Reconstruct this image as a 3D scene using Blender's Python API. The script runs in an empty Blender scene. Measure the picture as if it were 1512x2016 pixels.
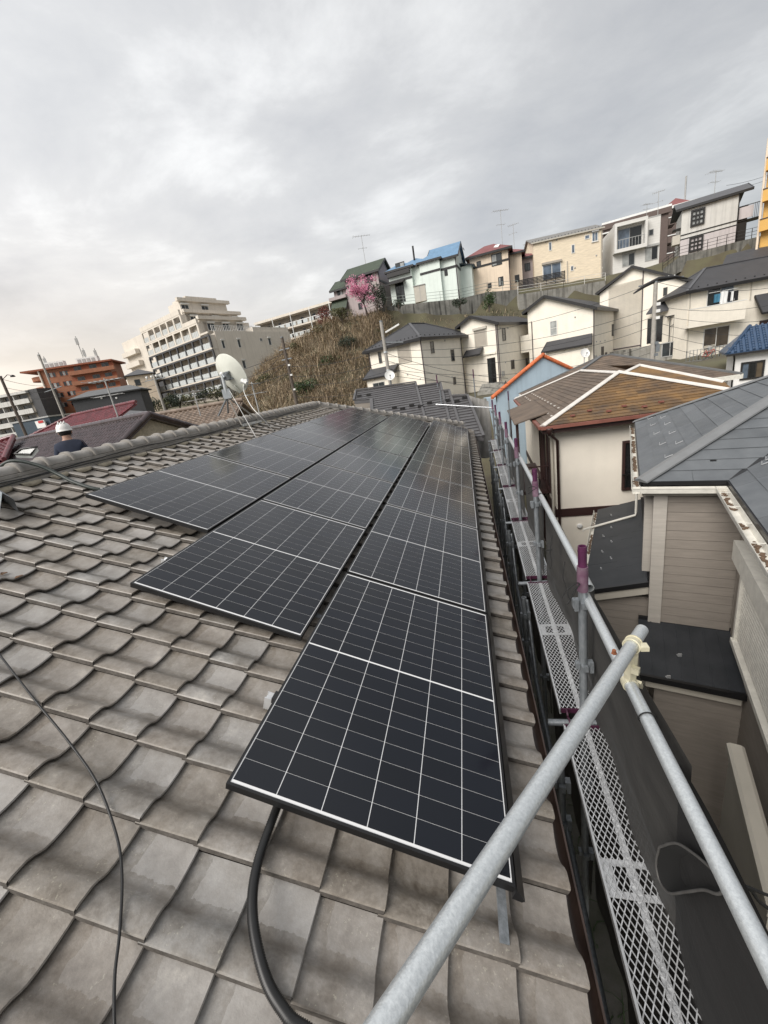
import bpy, math, random
from mathutils import Vector, Matrix
R_ = random.Random(7)
sc = bpy.context.scene
COL = sc.collection

# ---------------------------------------------------------------- camera
F = 774.67; CX, CY = 756.0, 1008.0
RW = Matrix(((0.9698567, 0.1820433, -0.1619825), (-0.0945169, -0.3316638, -0.938651), (-0.2245988, 0.925667, -0.3044602)))
CAM = Vector((-0.014, -0.951, 1.781))
SLOPE = 0.38873670217768286
CS, SN = math.cos(SLOPE), math.sin(SLOPE)
cam_d = bpy.data.cameras.new('camera'); cam = bpy.data.objects.new('camera', cam_d); COL.objects.link(cam)
m3 = Matrix((RW[0], -RW[1], -RW[2])).transposed()
cam.matrix_world = Matrix.Translation(CAM) @ m3.to_4x4()
cam_d.sensor_fit = 'HORIZONTAL'; cam_d.sensor_width = 36.0; cam_d.lens = 36.0 * F / 1512.0
cam_d.clip_start = 0.02; cam_d.clip_end = 3000
sc.camera = cam
sc.render.resolution_x, sc.render.resolution_y = 768, 1024

# ---------------------------------------------------------------- sky, sun, exposure
SUN_DIR = Vector((-0.45, -0.60, 0.68)).normalized()
w = bpy.data.worlds.new('World'); sc.world = w; w.use_nodes = True
nt = w.node_tree; nt.nodes.clear(); N = nt.nodes.new; Lk = nt.links.new
out = N('ShaderNodeOutputWorld'); bg = N('ShaderNodeBackground'); bg.inputs['Strength'].default_value = 0.10
Lk(bg.outputs[0], out.inputs[0])
sky = N('ShaderNodeTexSky'); sky.sky_type = 'NISHITA'; sky.sun_disc = False
sky.sun_elevation = math.asin(SUN_DIR.z); sky.sun_rotation = math.atan2(SUN_DIR.x, SUN_DIR.y)
sky.air_density = 1.3; sky.dust_density = 2.0
geo = N('ShaderNodeTexCoord')
sep = N('ShaderNodeSeparateXYZ'); Lk(geo.outputs['Generated'], sep.inputs[0])
def mth(op, a, b=None, c=None, tree=None):
    t = tree or nt
    n = t.nodes.new('ShaderNodeMath'); n.operation = op
    for i, v in enumerate((a, b, c)):
        if v is None: continue
        if isinstance(v, (int, float)): n.inputs[i].default_value = v
        else: t.links.new(v, n.inputs[i])
    return n.outputs[0]
zz = mth('MAXIMUM', mth('ADD', sep.outputs[2], 0.16), 0.05)
cmb = N('ShaderNodeCombineXYZ')   # cloud deck: direction projected on a flat layer
Lk(mth('DIVIDE', sep.outputs[0], zz), cmb.inputs[0]); Lk(mth('DIVIDE', sep.outputs[1], zz), cmb.inputs[1])
mp = N('ShaderNodeMapping'); Lk(cmb.outputs[0], mp.inputs[0])
mp.inputs['Rotation'].default_value = (0, 0, math.radians(-24)); mp.inputs['Scale'].default_value = (0.6, 0.7, 1); mp.inputs['Location'].default_value = (5.3, 0.4, 0)
def noise(sca, det, rough, dist=0.0):
    n = N('ShaderNodeTexNoise'); n.inputs['Scale'].default_value = sca; n.inputs['Detail'].default_value = det
    n.inputs['Roughness'].default_value = rough; n.inputs['Distortion'].default_value = dist; Lk(mp.outputs[0], n.inputs['Vector']); return n.outputs[0]
big = noise(0.62, 3, 0.45, 0.3); fine = noise(2.3, 8, 0.6, 0.25)
cl = mth('ADD', mth('MULTIPLY', big, 0.66), mth('MULTIPLY', fine, 0.34))
ramp = N('ShaderNodeValToRGB'); Lk(cl, ramp.inputs[0])
cr = ramp.color_ramp
cr.elements[0].position = 0.40; cr.elements[0].color = (0.385, 0.395, 0.415, 1)
cr.elements[1].position = 0.61; cr.elements[1].color = (0.86, 0.86, 0.85, 1)
e = cr.elements.new(0.46); e.color = (0.485, 0.49, 0.505, 1)
e = cr.elements.new(0.54); e.color = (0.61, 0.61, 0.61, 1)
# brighter and warmer toward the sunken sun behind the left horizon
dotv = N('ShaderNodeVectorMath'); dotv.operation = 'DOT_PRODUCT'; Lk(geo.outputs['Generated'], dotv.inputs[0])
dotv.inputs[1].default_value = (-0.80, 0.60, 0.02)
warm = mth('MULTIPLY', mth('POWER', mth('MAXIMUM', dotv.outputs['Value'], 0.0), 5.0), mth('POWER', mth('SUBTRACT', 1.0, mth('MINIMUM', mth('ABSOLUTE', sep.outputs[2]), 1.0)), 5.0))
mixw = N('ShaderNodeMixRGB'); mixw.blend_type = 'MIX'; Lk(warm, mixw.inputs[0]); Lk(ramp.outputs[0], mixw.inputs[1]); mixw.inputs[2].default_value = (0.96, 0.80, 0.62, 1)
# left half of the sky a little lighter than the right
lr = mth('MULTIPLY_ADD', sep.outputs[0], -0.36, 1.0)
mul = N('ShaderNodeMixRGB'); mul.blend_type = 'MULTIPLY'; mul.inputs[0].default_value = 1.0; Lk(mixw.outputs[0], mul.inputs[1])
cc = N('ShaderNodeCombineXYZ')
for i in range(3): Lk(lr, cc.inputs[i])
Lk(cc.outputs[0], mul.inputs[2])
gain = N('ShaderNodeMixRGB'); gain.blend_type = 'MULTIPLY'; gain.inputs[0].default_value = 1.0; Lk(mul.outputs[0], gain.inputs[1]); gain.inputs[2].default_value = (4.3, 4.3, 4.3, 1)
fin = N('ShaderNodeMixRGB'); fin.inputs[0].default_value = 0.93; Lk(sky.outputs[0], fin.inputs[1]); Lk(gain.outputs[0], fin.inputs[2])
Lk(fin.outputs[0], bg.inputs[0])
sun_d = bpy.data.lights.new('sun', 'SUN'); sun = bpy.data.objects.new('sun', sun_d); COL.objects.link(sun)
sun_d.energy = 1.5; sun_d.angle = math.radians(40); sun_d.color = (1.0, 0.955, 0.90)
sun.rotation_euler = SUN_DIR.to_track_quat('Z', 'Y').to_euler(); sun.location = (0, 0, 60)
sc.view_settings.view_transform = 'Standard'; sc.view_settings.look = 'None'; sc.view_settings.exposure = 1.40; sc.view_settings.gamma = 1.0
sc.view_settings.use_curve_mapping = False

# ---------------------------------------------------------------- measuring helpers (photo pixel -> place)
def ray(x, y): return RW.transposed() @ Vector(((x - CX) / F, (y - CY) / F, 1.0))
def at(x, y, d): return CAM + ray(x, y) * d
def hz(x, y, z):
    r = ray(x, y); return CAM + r * ((z - CAM.z) / r.z)
def onp(x, y, P, n):
    r = ray(x, y); return CAM + r * ((P - CAM).dot(n) / r.dot(n))
def onroof(x, y, n):
    nn = Vector((SN, 0, CS)); return onp(x, y, nn * n, nn)
RM = Matrix(((0, -CS, SN, 0), (1, 0, 0, 0), (0, SN, CS, 0), (0, 0, 0, 1)))   # roof frame: u along eave, v up slope, n out
def rp(u, v, n): return RM @ Vector((u, v, n))

# ---------------------------------------------------------------- mesh helpers
class MB:
    def __init__(s): s.v = []; s.f = []; s.sm = []
    def add(s, vs, fs, smooth=False):
        b = len(s.v); s.v += [tuple(p) for p in vs]; s.f += [tuple(i + b for i in q) for q in fs]; s.sm += [smooth] * len(fs); return s
    def quad(s, a, b, c, d): return s.add([a, b, c, d], [(0, 1, 2, 3)])
    def poly(s, pts): return s.add(pts, [tuple(range(len(pts)))])
    def box(s, c, d, m=None):
        x, y, z = d[0] / 2, d[1] / 2, d[2] / 2; c = Vector(c)
        vs = [Vector((i * x, j * y, k * z)) for k in (-1, 1) for j in (-1, 1) for i in (-1, 1)]
        if m is not None: vs = [m @ q for q in vs]
        return s.add([q + c for q in vs], [(0, 2, 3, 1), (4, 5, 7, 6), (0, 1, 5, 4), (2, 6, 7, 3), (0, 4, 6, 2), (1, 3, 7, 5)])
    def bar(s, a, b, wd, h, up=Vector((0, 0, 1))):     # box beam from a to b, width wd, height h
        a = Vector(a); b = Vector(b); d = (b - a).normalized(); sd = d.cross(up)
        if sd.length < 1e-4: sd = d.cross(Vector((1, 0, 0)))
        sd.normalize(); u2 = sd.cross(d).normalized()
        vs = [p + sd * (i * wd / 2) + u2 * (k * h / 2) for p in (a, b) for k in (-1, 1) for i in (-1, 1)]
        return s.add(vs, [(0, 1, 3, 2), (4, 6, 7, 5), (0, 4, 5, 1), (2, 3, 7, 6), (0, 2, 6, 4), (1, 5, 7, 3)])
    def prism(s, pts, vec, cap=True):      # polygon extruded by vec
        n = len(pts); vec = Vector(vec); pts = [Vector(p) for p in pts]
        nn = Vector((0, 0, 0))
        for i in range(n): nn += pts[i].cross(pts[(i + 1) % n])
        if nn.dot(vec) > 0: pts = pts[::-1]
        vs = pts + [p + vec for p in pts]
        fs = [(i, (i + n), (i + 1) % n + n, (i + 1) % n) for i in range(n)]
        if cap: fs += [tuple(range(n)), tuple(range(2 * n - 1, n - 1, -1))]
        return s.add(vs, fs)
    def tube(s, pts, r, n=10, cap=True, closed=False):
        pts = [Vector(p) for p in pts]; rs = r if isinstance(r, (list, tuple)) else [r] * len(pts)
        rings = []; prev = None
        for i, p in enumerate(pts):
            a = pts[i - 1] if i > 0 else pts[i]; b = pts[i + 1] if i < len(pts) - 1 else pts[i]
            t = (b - a).normalized()
            if prev is None:
                q = Vector((0, 0, 1)) if abs(t.z) < 0.9 else Vector((1, 0, 0)); x = t.cross(q).normalized()
            else: x = (prev - t * prev.dot(t)).normalized()
            prev = x; y = t.cross(x)
            rings.append([p + (x * math.cos(k * 2 * math.pi / n) + y * math.sin(k * 2 * math.pi / n)) * rs[i] for k in range(n)])
        vs = [q for g in rings for q in g]
        fs = [(i * n + k, i * n + (k + 1) % n, (i + 1) * n + (k + 1) % n, (i + 1) * n + k) for i in range(len(pts) - 1) for k in range(n)]
        s.add(vs, fs, True)
        if cap:
            s.add(rings[0], [tuple(range(n))[::-1]]); s.add(rings[-1], [tuple(range(n))])
        return s
    def pipe(s, a, b, ro, ri, n=14):       # hollow pipe with open ends
        a = Vector(a); b = Vector(b); t = (b - a).normalized(); q = Vector((0, 0, 1)) if abs(t.z) < 0.9 else Vector((1, 0, 0))
        x = t.cross(q).normalized(); y = t.cross(x)
        ring = lambda p, r: [p + (x * math.cos(k * 2 * math.pi / n) + y * math.sin(k * 2 * math.pi / n)) * r for k in range(n)]
        vs = ring(a, ro) + ring(b, ro) + ring(b, ri) + ring(a, ri)
        for j in range(4):
            k2 = (j + 1) % 4
            s.add([vs[j * n + k] for k in range(n)] + [vs[k2 * n + k] for k in range(n)], [(k, (k + 1) % n, n + (k + 1) % n, n + k) for k in range(n)], j in (0, 2))
        return s
    def lathe(s, prof, c=(0, 0, 0), m=None, n=20, smooth=True):     # prof: (r, z)
        c = Vector(c); vs = []
        for r, z in prof:
            for k in range(n):
                p = Vector((r * math.cos(k * 2 * math.pi / n), r * math.sin(k * 2 * math.pi / n), z)); vs.append((m @ p if m is not None else p) + c)
        return s.add(vs, [(i * n + k, i * n + (k + 1) % n, (i + 1) * n + (k + 1) % n, (i + 1) * n + k) for i in range(len(prof) - 1) for k in range(n)], smooth)
    def mesh(s, name):
        me = bpy.data.meshes.new(name); me.from_pydata(s.v, [], s.f)
        me.polygons.foreach_set('use_smooth', s.sm); me.update(); return me

def wm(o):
    b = o.matrix_basis
    return b if o.parent is None else wm(o.parent) @ o.matrix_parent_inverse @ b
def setp(o, p):
    o.parent = p; o.matrix_parent_inverse = wm(p).inverted()
def tag(o, label=None, cat=None, group=None, kind=None):
    if label: o['label'] = label
    if cat: o['category'] = cat
    if group: o['group'] = group
    if kind: o['kind'] = kind
    return o
def O(name, mb, mat, parent=None, kind=None, label=None):
    me = mb if isinstance(mb, bpy.types.Mesh) else mb.mesh(name)
    if mat is not None and not me.materials: me.materials.append(mat)
    o = bpy.data.objects.new(name, me); COL.objects.link(o)
    if parent is not None: setp(o, parent)
    if kind: o['kind'] = kind
    if label: o['label'] = label
    return o
def empty(name, loc, label, cat, group=None):
    o = bpy.data.objects.new(name, None); COL.objects.link(o); o.location = loc; o.empty_display_size = 0.2
    return tag(o, label, cat, group)
def thing(name, mb, mat, label, cat, group=None): return tag(O(name, mb, mat), label, cat, group)
def struct(name, mb, mat): return O(name, mb, mat, kind='structure')
def kids(o): return [c for c in KIDS.get(o.name, [])]
def copy_tree(o, parent=None):
    c = o.copy(); COL.objects.link(c)
    if parent is not None: c.parent = parent
    for ch in list(o.children): copy_tree(ch, c)
    return c

# ---------------------------------------------------------------- materials
def mat(name, col, rough=0.6, var=0.12, scale=2.0, bump=0.0, bscale=None, metal=0.0, spec=0.5, col2=None, detail=5, coord='Object', alpha=None, coat=0.0, stretch=(1, 1, 1), rnd=0.0, streak=0.0):
    m = bpy.data.materials.new(name); m.use_nodes = True; t = m.node_tree; b = t.nodes['Principled BSDF']
    b.inputs['Roughness'].default_value = rough; b.inputs['Metallic'].default_value = metal; b.inputs['Specular IOR Level'].default_value = spec
    if coat: b.inputs['Coat Weight'].default_value = coat; b.inputs['Coat Roughness'].default_value = 0.06
    if alpha is not None: b.inputs['Alpha'].default_value = alpha
    tc = t.nodes.new('ShaderNodeTexCoord'); mpn = t.nodes.new('ShaderNodeMapping'); mpn.inputs['Scale'].default_value = stretch
    t.links.new(tc.outputs[coord], mpn.inputs[0])
    n = t.nodes.new('ShaderNodeTexNoise'); n.inputs['Scale'].default_value = scale; n.inputs['Detail'].default_value = detail; n.inputs['Roughness'].default_value = 0.62
    t.links.new(mpn.outputs[0], n.inputs['Vector'])
    rp_ = t.nodes.new('ShaderNodeValToRGB'); t.links.new(n.outputs[0], rp_.inputs[0])
    c = Vector(col[:3]); c2 = Vector(col2[:3]) if col2 else None
    lo, hi = (c * (1 - var), c * (1 + var)) if c2 is None else (c, c2)
    rp_.color_ramp.elements[0].position = 0.32; rp_.color_ramp.elements[1].position = 0.68
    rp_.color_ramp.elements[0].color = (*lo, 1); rp_.color_ramp.elements[1].color = (*hi, 1)
    last = rp_.outputs[0]
    if rnd:
        oi = t.nodes.new('ShaderNodeObjectInfo'); at_ = t.nodes.new('ShaderNodeAttribute'); at_.attribute_name = 'rnd'
        r = mth('FRACT', mth('ADD', oi.outputs['Random'], at_.outputs['Fac'], tree=t), tree=t)
        sc_ = mth('MULTIPLY_ADD', r, 2 * rnd, 1 - rnd, tree=t)
        mx = t.nodes.new('ShaderNodeVectorMath'); mx.operation = 'SCALE'; t.links.new(last, mx.inputs[0]); t.links.new(sc_, mx.inputs['Scale']); last = mx.outputs[0]
    if streak:      # rain streaks running down walls
        mp2 = t.nodes.new('ShaderNodeMapping'); mp2.inputs['Scale'].default_value = (2.2, 2.2, 0.12); t.links.new(tc.outputs['Object'], mp2.inputs[0])
        n2 = t.nodes.new('ShaderNodeTexNoise'); n2.inputs['Scale'].default_value = 1.4; n2.inputs['Detail'].default_value = 4; t.links.new(mp2.outputs[0], n2.inputs['Vector'])
        s2 = mth('SUBTRACT', 1.0, mth('MULTIPLY', mth('SMOOTH_MIN', mth('MAXIMUM', mth('SUBTRACT', n2.outputs[0], 0.5, tree=t), 0.0, tree=t), 0.25, 0.1, tree=t), streak * 4, tree=t), tree=t)
        mx = t.nodes.new('ShaderNodeVectorMath'); mx.operation = 'SCALE'; t.links.new(last, mx.inputs[0]); t.links.new(s2, mx.inputs['Scale']); last = mx.outputs[0]
    t.links.new(last, b.inputs['Base Color'])
    if bump:
        n3 = t.nodes.new('ShaderNodeTexNoise'); n3.inputs['Scale'].default_value = bscale or scale * 6; n3.inputs['Detail'].default_value = 4; t.links.new(mpn.outputs[0], n3.inputs['Vector'])
        bp = t.nodes.new('ShaderNodeBump'); bp.inputs['Strength'].default_value = bump; bp.inputs['Distance'].default_value = 0.01; t.links.new(n3.outputs[0], bp.inputs['Height']); t.links.new(bp.outputs[0], b.inputs['Normal'])
    return m
def bsdf(m): return m.node_tree.nodes['Principled BSDF']
def stripes(m, axis, pitch, width, dark, depth=0.004, shift=0.0, edge=0.25):   # fine horizontal or vertical joints too small to model: relief + line
    t = m.node_tree; b = bsdf(m); tc = t.nodes.new('ShaderNodeTexCoord'); sp = t.nodes.new('ShaderNodeSeparateXYZ'); t.links.new(tc.outputs['Object'], sp.inputs[0])
    fr = mth('FRACT', mth('MULTIPLY', mth('ADD', sp.outputs[axis], shift + 100 * pitch, tree=t), 1.0 / pitch, tree=t), tree=t)
    line = mth('LESS_THAN', fr, width / pitch, tree=t)
    old = b.inputs['Base Color'].links[0].from_socket
    k = mth('SUBTRACT', 1.0, mth('MULTIPLY', line, 1 - dark, tree=t), tree=t)
    mx = t.nodes.new('ShaderNodeVectorMath'); mx.operation = 'SCALE'; t.links.new(old, mx.inputs[0]); t.links.new(k, mx.inputs['Scale']); t.links.new(mx.outputs[0], b.inputs['Base Color'])
    return m

M = {}
M['black_metal'] = mat('black_metal', (0.012, 0.012, 0.013), 0.35, 0.1)
M['white_back'] = mat('white_backsheet', (0.80, 0.80, 0.80), 0.3, 0.03)
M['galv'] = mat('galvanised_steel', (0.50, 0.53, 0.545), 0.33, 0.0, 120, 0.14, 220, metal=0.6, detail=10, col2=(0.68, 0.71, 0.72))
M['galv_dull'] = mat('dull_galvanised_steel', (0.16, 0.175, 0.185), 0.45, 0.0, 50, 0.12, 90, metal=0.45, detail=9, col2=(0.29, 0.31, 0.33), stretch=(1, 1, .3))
M['alu'] = mat('bright_aluminium', (0.64, 0.65, 0.66), 0.33, 0.12, 12, metal=0.6); M['maroon'] = mat('maroon_steel', (0.050, 0.012, 0.030), 0.45, 0.2, 16)
M['purple'] = mat('purple_paint', (0.070, 0.014, 0.048), 0.42, 0.25, 16, 0.1, 40)
M['purple_worn'] = mat('worn_purple_paint', (0.105, 0.042, 0.078), 0.5, 0.3, 18, 0.1, 50, col2=(0.17, 0.115, 0.145))
M['cream_paint'] = mat('cream_zinc_plating', (0.62, 0.58, 0.43), 0.4, 0.15, 30, metal=0.25)
M['rust'] = mat('rust', (0.20, 0.07, 0.03), 0.8, 0.3, 40)
M['rubber'] = mat('black_rubber', (0.012, 0.012, 0.012), 0.42, 0.2, 20)
M['green_hose'] = mat('dark_green_hose', (0.022, 0.030, 0.026), 0.5, 0.2, 20)
M['rope'] = mat('black_cord', (0.010, 0.010, 0.010), 0.8, 0.2)
M['white_paint'] = mat('white_paint', (0.74, 0.74, 0.72), 0.4, 0.08, 3)
M['offwhite'] = mat('off_white_enamel', (0.66, 0.67, 0.60), 0.35, 0.06, 6)
M['gutter_white'] = mat('white_gutter', (0.66, 0.64, 0.58), 0.42, 0.12, 9, detail=7)
M['brown_metal'] = mat('dark_brown_metal', (0.045, 0.024, 0.020), 0.4, 0.15, 5)
M['dark_frame'] = mat('dark_window_frame', (0.012, 0.011, 0.011), 0.4, 0.1)
M['bronze_frame'] = mat('bronze_window_frame', (0.13, 0.115, 0.10), 0.4, 0.1)
M['white_frame'] = mat('white_window_frame', (0.66, 0.65, 0.62), 0.4, 0.06)
M['grey_frame'] = mat('grey_window_frame', (0.36, 0.36, 0.35), 0.4, 0.08)
M['shutter'] = mat('grey_beige_shutter', (0.36, 0.325, 0.275), 0.5, 0.06)
M['mortar'] = mat('cream_mortar', (0.44, 0.39, 0.30), 0.9, 0.25, 12, 0.4, 40)
M['wood_pole'] = mat('dark_wood_pole', (0.10, 0.08, 0.065), 0.8, 0.25, 6)
M['concrete_pole'] = mat('concrete_pole', (0.33, 0.31, 0.28), 0.85, 0.15, 4)
M['wire'] = mat('overhead_cable', (0.025, 0.025, 0.028), 0.6, 0.1)
M['concrete'] = mat('weathered_concrete', (0.21, 0.20, 0.175), 0.9, 0.0, 1.2, 0.3, 9, col2=(0.33, 0.32, 0.29), streak=0.8)
M['concrete_dark'] = mat('dark_stained_concrete', (0.10, 0.10, 0.09), 0.9, 0.0, 0.9, 0.3, 8, col2=(0.21, 0.205, 0.185), streak=1.0)
def glass_mat(name, col, rough=0.08, spec=0.6):
    m = mat(name, col, rough, 0.35, 1.1, spec=spec, detail=2); return m
M['glass'] = glass_mat('window_glass', (0.035, 0.040, 0.042))
M['glass_dark'] = glass_mat('dark_window_glass', (0.012, 0.013, 0.014))
M['glass_blue'] = glass_mat('sky_blue_window_glass', (0.10, 0.13, 0.17))
M['glass_pale'] = glass_mat('curtained_window_glass', (0.30, 0.31, 0.30), 0.15)
M['glass_brown'] = glass_mat('amber_window_glass', (0.075, 0.058, 0.040))

def rnd_attr(me, vals):      # one random number per vertex of a joined piece mesh
    a = me.attributes.new('rnd', 'FLOAT', 'POINT'); a.data.foreach_set('value', vals)
# ================================================================ our roof with tiles
PU, PV = 0.2637, 0.2346          # tile pitch along the eave / up the slope
U0, V0, N0 = -0.413, 0.675, -0.172
T = (0.0, 0.05, 0.22, 0.30, 0.37, 0.44, 0.54, 0.66, 0.78, 0.90, 1.0)
HH = (0.050, 0.0525, 0.0485, 0.038, 0.020, 0.008, 0.0015, 0.0, 0.001, 0.005, 0.011)
TL, TILT, TH = PV + 0.018, 0.025, 0.017
def tile_data(jit=0.0, rr=None):
    f = lambda: (rr.uniform(-jit, jit) if rr else 0.0)
    a, b, c = f(), f(), f()
    bot = [(t * PU * 1.0, 0.0 + a, h + TILT + b * 0.5) for t, h in zip(T, HH)]
    top = [(t * PU * 1.0, TL, h + c * 0.3) for t, h in zip(T, HH)]
    n = len(T)
    vs = bot + top; fs = [(i, i + 1, n + i + 1, n + i) for i in range(n - 1)]; sm = [True] * len(fs)
    k = len(vs)      # rounded nose of the butt: small bevel then butt face
    nose = [(x, y - 0.004, z - 0.005) for x, y, z in bot]; low = [(x, y - 0.002, z - TH) for x, y, z in bot]
    vs += bot + nose + low
    for r in (0, 1):
        for i in range(n - 1): fs.append((k + (r + 1) * n + i, k + (r + 1) * n + i + 1, k + r * n + i + 1, k + r * n + i)); sm.append(False)
    k = len(vs)      # side step towards -u with a little bevel
    b0, t0 = Vector(bot[0]), Vector(top[0])
    vs += [b0, t0, b0 + Vector((-0.004, 0, -0.005)), t0 + Vector((-0.004, 0, -0.005)), b0 + Vector((-0.004, 0, -0.030)), t0 + Vector((-0.004, 0, -0.030))]
    fs += [(k, k + 1, k + 3, k + 2), (k + 2, k + 3, k + 5, k + 4), (k, k + 2, k + 4)]; sm += [False, False, False]
    return [tuple(v) for v in vs], fs, sm
NTOP = len(T) - 1
M['tile_edge'] = mat('shaded_grimy_tile_edge', (0.060, 0.052, 0.045), 0.9, 0.0, 30, 0.3, 80, col2=(0.125, 0.112, 0.098))
def edge_slots(me, per):      # grimy unglazed butt and step faces, darkened in colour to stand in for shade
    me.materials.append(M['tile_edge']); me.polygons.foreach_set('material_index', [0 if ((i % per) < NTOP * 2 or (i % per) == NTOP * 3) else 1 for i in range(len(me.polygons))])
def tile_mat():
    m = bpy.data.materials.new('weathered_grey_roof_tile'); m.use_nodes = True; t = m.node_tree; b = bsdf(m); nn = t.nodes.new; lk = t.links.new
    g = nn('ShaderNodeNewGeometry'); oi = nn('ShaderNodeObjectInfo'); a = nn('ShaderNodeAttribute'); a.attribute_name = 'rnd'
    r = mth('FRACT', mth('ADD', oi.outputs['Random'], a.outputs['Fac'], tree=t), tree=t)
    off = nn('ShaderNodeCombineXYZ'); lk(mth('MULTIPLY', r, 7.3, tree=t), off.inputs[0]); lk(mth('MULTIPLY', r, 3.1, tree=t), off.inputs[1])
    pos = nn('ShaderNodeVectorMath'); pos.operation = 'ADD'; lk(g.outputs['Position'], pos.inputs[0]); lk(off.outputs[0], pos.inputs[1])
    def nz(s_, d, ro=0.6, src=pos.outputs[0]):
        n = nn('ShaderNodeTexNoise'); n.inputs['Scale'].default_value = s_; n.inputs['Detail'].default_value = d; n.inputs['Roughness'].default_value = ro; lk(src, n.inputs['Vector']); return n.outputs[0]
    n1 = nz(7, 5); n2 = nz(26, 6, 0.7); n3 = nz(140, 3); n4 = nz(0.5, 3, 0.5, g.outputs['Position'])
    rp1 = nn('ShaderNodeValToRGB'); lk(mth('ADD', mth('MULTIPLY', n1, 0.65, tree=t), mth('MULTIPLY', n2, 0.35, tree=t), tree=t), rp1.inputs[0])
    es = rp1.color_ramp.elements; es[0].position = 0.34; es[0].color = (0.135, 0.118, 0.100, 1); es[1].position = 0.68; es[1].color = (0.38, 0.358, 0.325, 1)
    x = es.new(0.47); x.color = (0.222, 0.203, 0.180, 1); x = es.new(0.58); x.color = (0.280, 0.264, 0.245, 1)
    grit = mth('MULTIPLY_ADD', nz(55, 6, 0.75), 0.75, 0.62, tree=t)
    gm = nn('ShaderNodeVectorMath'); gm.operation = 'SCALE'; lk(rp1.outputs[0], gm.inputs[0]); lk(grit, gm.inputs['Scale'])
    # bluish and brownish tiles
    rp2 = nn('ShaderNodeValToRGB'); lk(r, rp2.inputs[0]); es = rp2.color_ramp.elements
    es[0].position = 0.0; es[0].color = (0.88, 0.85, 0.80, 1); es[1].position = 1.0; es[1].color = (1.14, 1.13, 1.12, 1)
    x = es.new(0.35); x.color = (1.03, 0.99, 0.95, 1); x = es.new(0.65); x.color = (0.95, 0.97, 0.985, 1)
    mu = nn('ShaderNodeMixRGB'); mu.blend_type = 'MULTIPLY'; mu.inputs[0].default_value = 1; lk(gm.outputs[0], mu.inputs[1]); lk(rp2.outputs[0], mu.inputs[2])
    # pale lichen specks
    sp = mth('MULTIPLY', mth('GREATER_THAN', nz(95, 2, 0.5), 0.66, tree=t), mth('GREATER_THAN', nz(5, 2), 0.56, tree=t), tree=t)
    mx = nn('ShaderNodeMixRGB'); lk(mth('MULTIPLY', sp, 0.28, tree=t), mx.inputs[0]); lk(mu.outputs[0], mx.inputs[1]); mx.inputs[2].default_value = (0.52, 0.50, 0.40, 1)
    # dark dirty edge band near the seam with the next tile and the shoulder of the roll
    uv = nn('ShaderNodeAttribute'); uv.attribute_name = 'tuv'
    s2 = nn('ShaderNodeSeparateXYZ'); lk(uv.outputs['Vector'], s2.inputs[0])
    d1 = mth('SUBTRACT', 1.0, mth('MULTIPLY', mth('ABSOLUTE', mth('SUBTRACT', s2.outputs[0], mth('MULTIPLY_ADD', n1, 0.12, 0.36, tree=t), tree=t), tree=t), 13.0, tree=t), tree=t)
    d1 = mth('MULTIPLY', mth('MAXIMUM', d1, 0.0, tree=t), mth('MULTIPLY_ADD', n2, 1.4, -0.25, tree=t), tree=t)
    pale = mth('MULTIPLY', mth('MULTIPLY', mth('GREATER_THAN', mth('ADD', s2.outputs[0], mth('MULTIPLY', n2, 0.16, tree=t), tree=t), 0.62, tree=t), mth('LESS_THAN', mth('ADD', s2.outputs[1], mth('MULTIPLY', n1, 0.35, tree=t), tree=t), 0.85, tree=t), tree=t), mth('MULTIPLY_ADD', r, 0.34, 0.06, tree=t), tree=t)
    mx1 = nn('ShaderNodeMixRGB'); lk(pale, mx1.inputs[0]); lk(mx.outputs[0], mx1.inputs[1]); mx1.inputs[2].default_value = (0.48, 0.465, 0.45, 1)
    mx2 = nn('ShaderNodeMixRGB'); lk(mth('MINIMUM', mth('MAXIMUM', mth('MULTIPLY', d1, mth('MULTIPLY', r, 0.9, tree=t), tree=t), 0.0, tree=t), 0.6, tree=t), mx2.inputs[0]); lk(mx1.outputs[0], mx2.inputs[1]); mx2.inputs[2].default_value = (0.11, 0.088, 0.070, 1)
    lk(mx2.outputs[0], b.inputs['Base Color'])
    lk(mth('MULTIPLY_ADD', n2, 0.45, 0.22, tree=t), b.inputs['Roughness']); b.inputs['Specular IOR Level'].default_value = 0.45
    bp = nn('ShaderNodeBump'); bp.inputs['Strength'].default_value = 0.35; bp.inputs['Distance'].default_value = 0.004
    lk(mth('ADD', mth('MULTIPLY', n3, 0.5, tree=t), n2, tree=t), bp.inputs['Height']); lk(bp.outputs[0], b.inputs['Normal'])
    return m
M['tile'] = tile_mat()
def tile_uv(vs, me):
    a = me.attributes.new('tuv', 'FLOAT_VECTOR', 'POINT')
    fl = []
    for i, v in enumerate(vs): fl += [min(max(v[0] / PU, 0), 1), min(max(v[1] / PV, 0), 1), 0]
    a.data.foreach_set('vector', fl)
house = empty('tiled_house', (-4.1, 6, -5.8), 'grey tiled house whose roof carries the solar panels', 'house')
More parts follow.
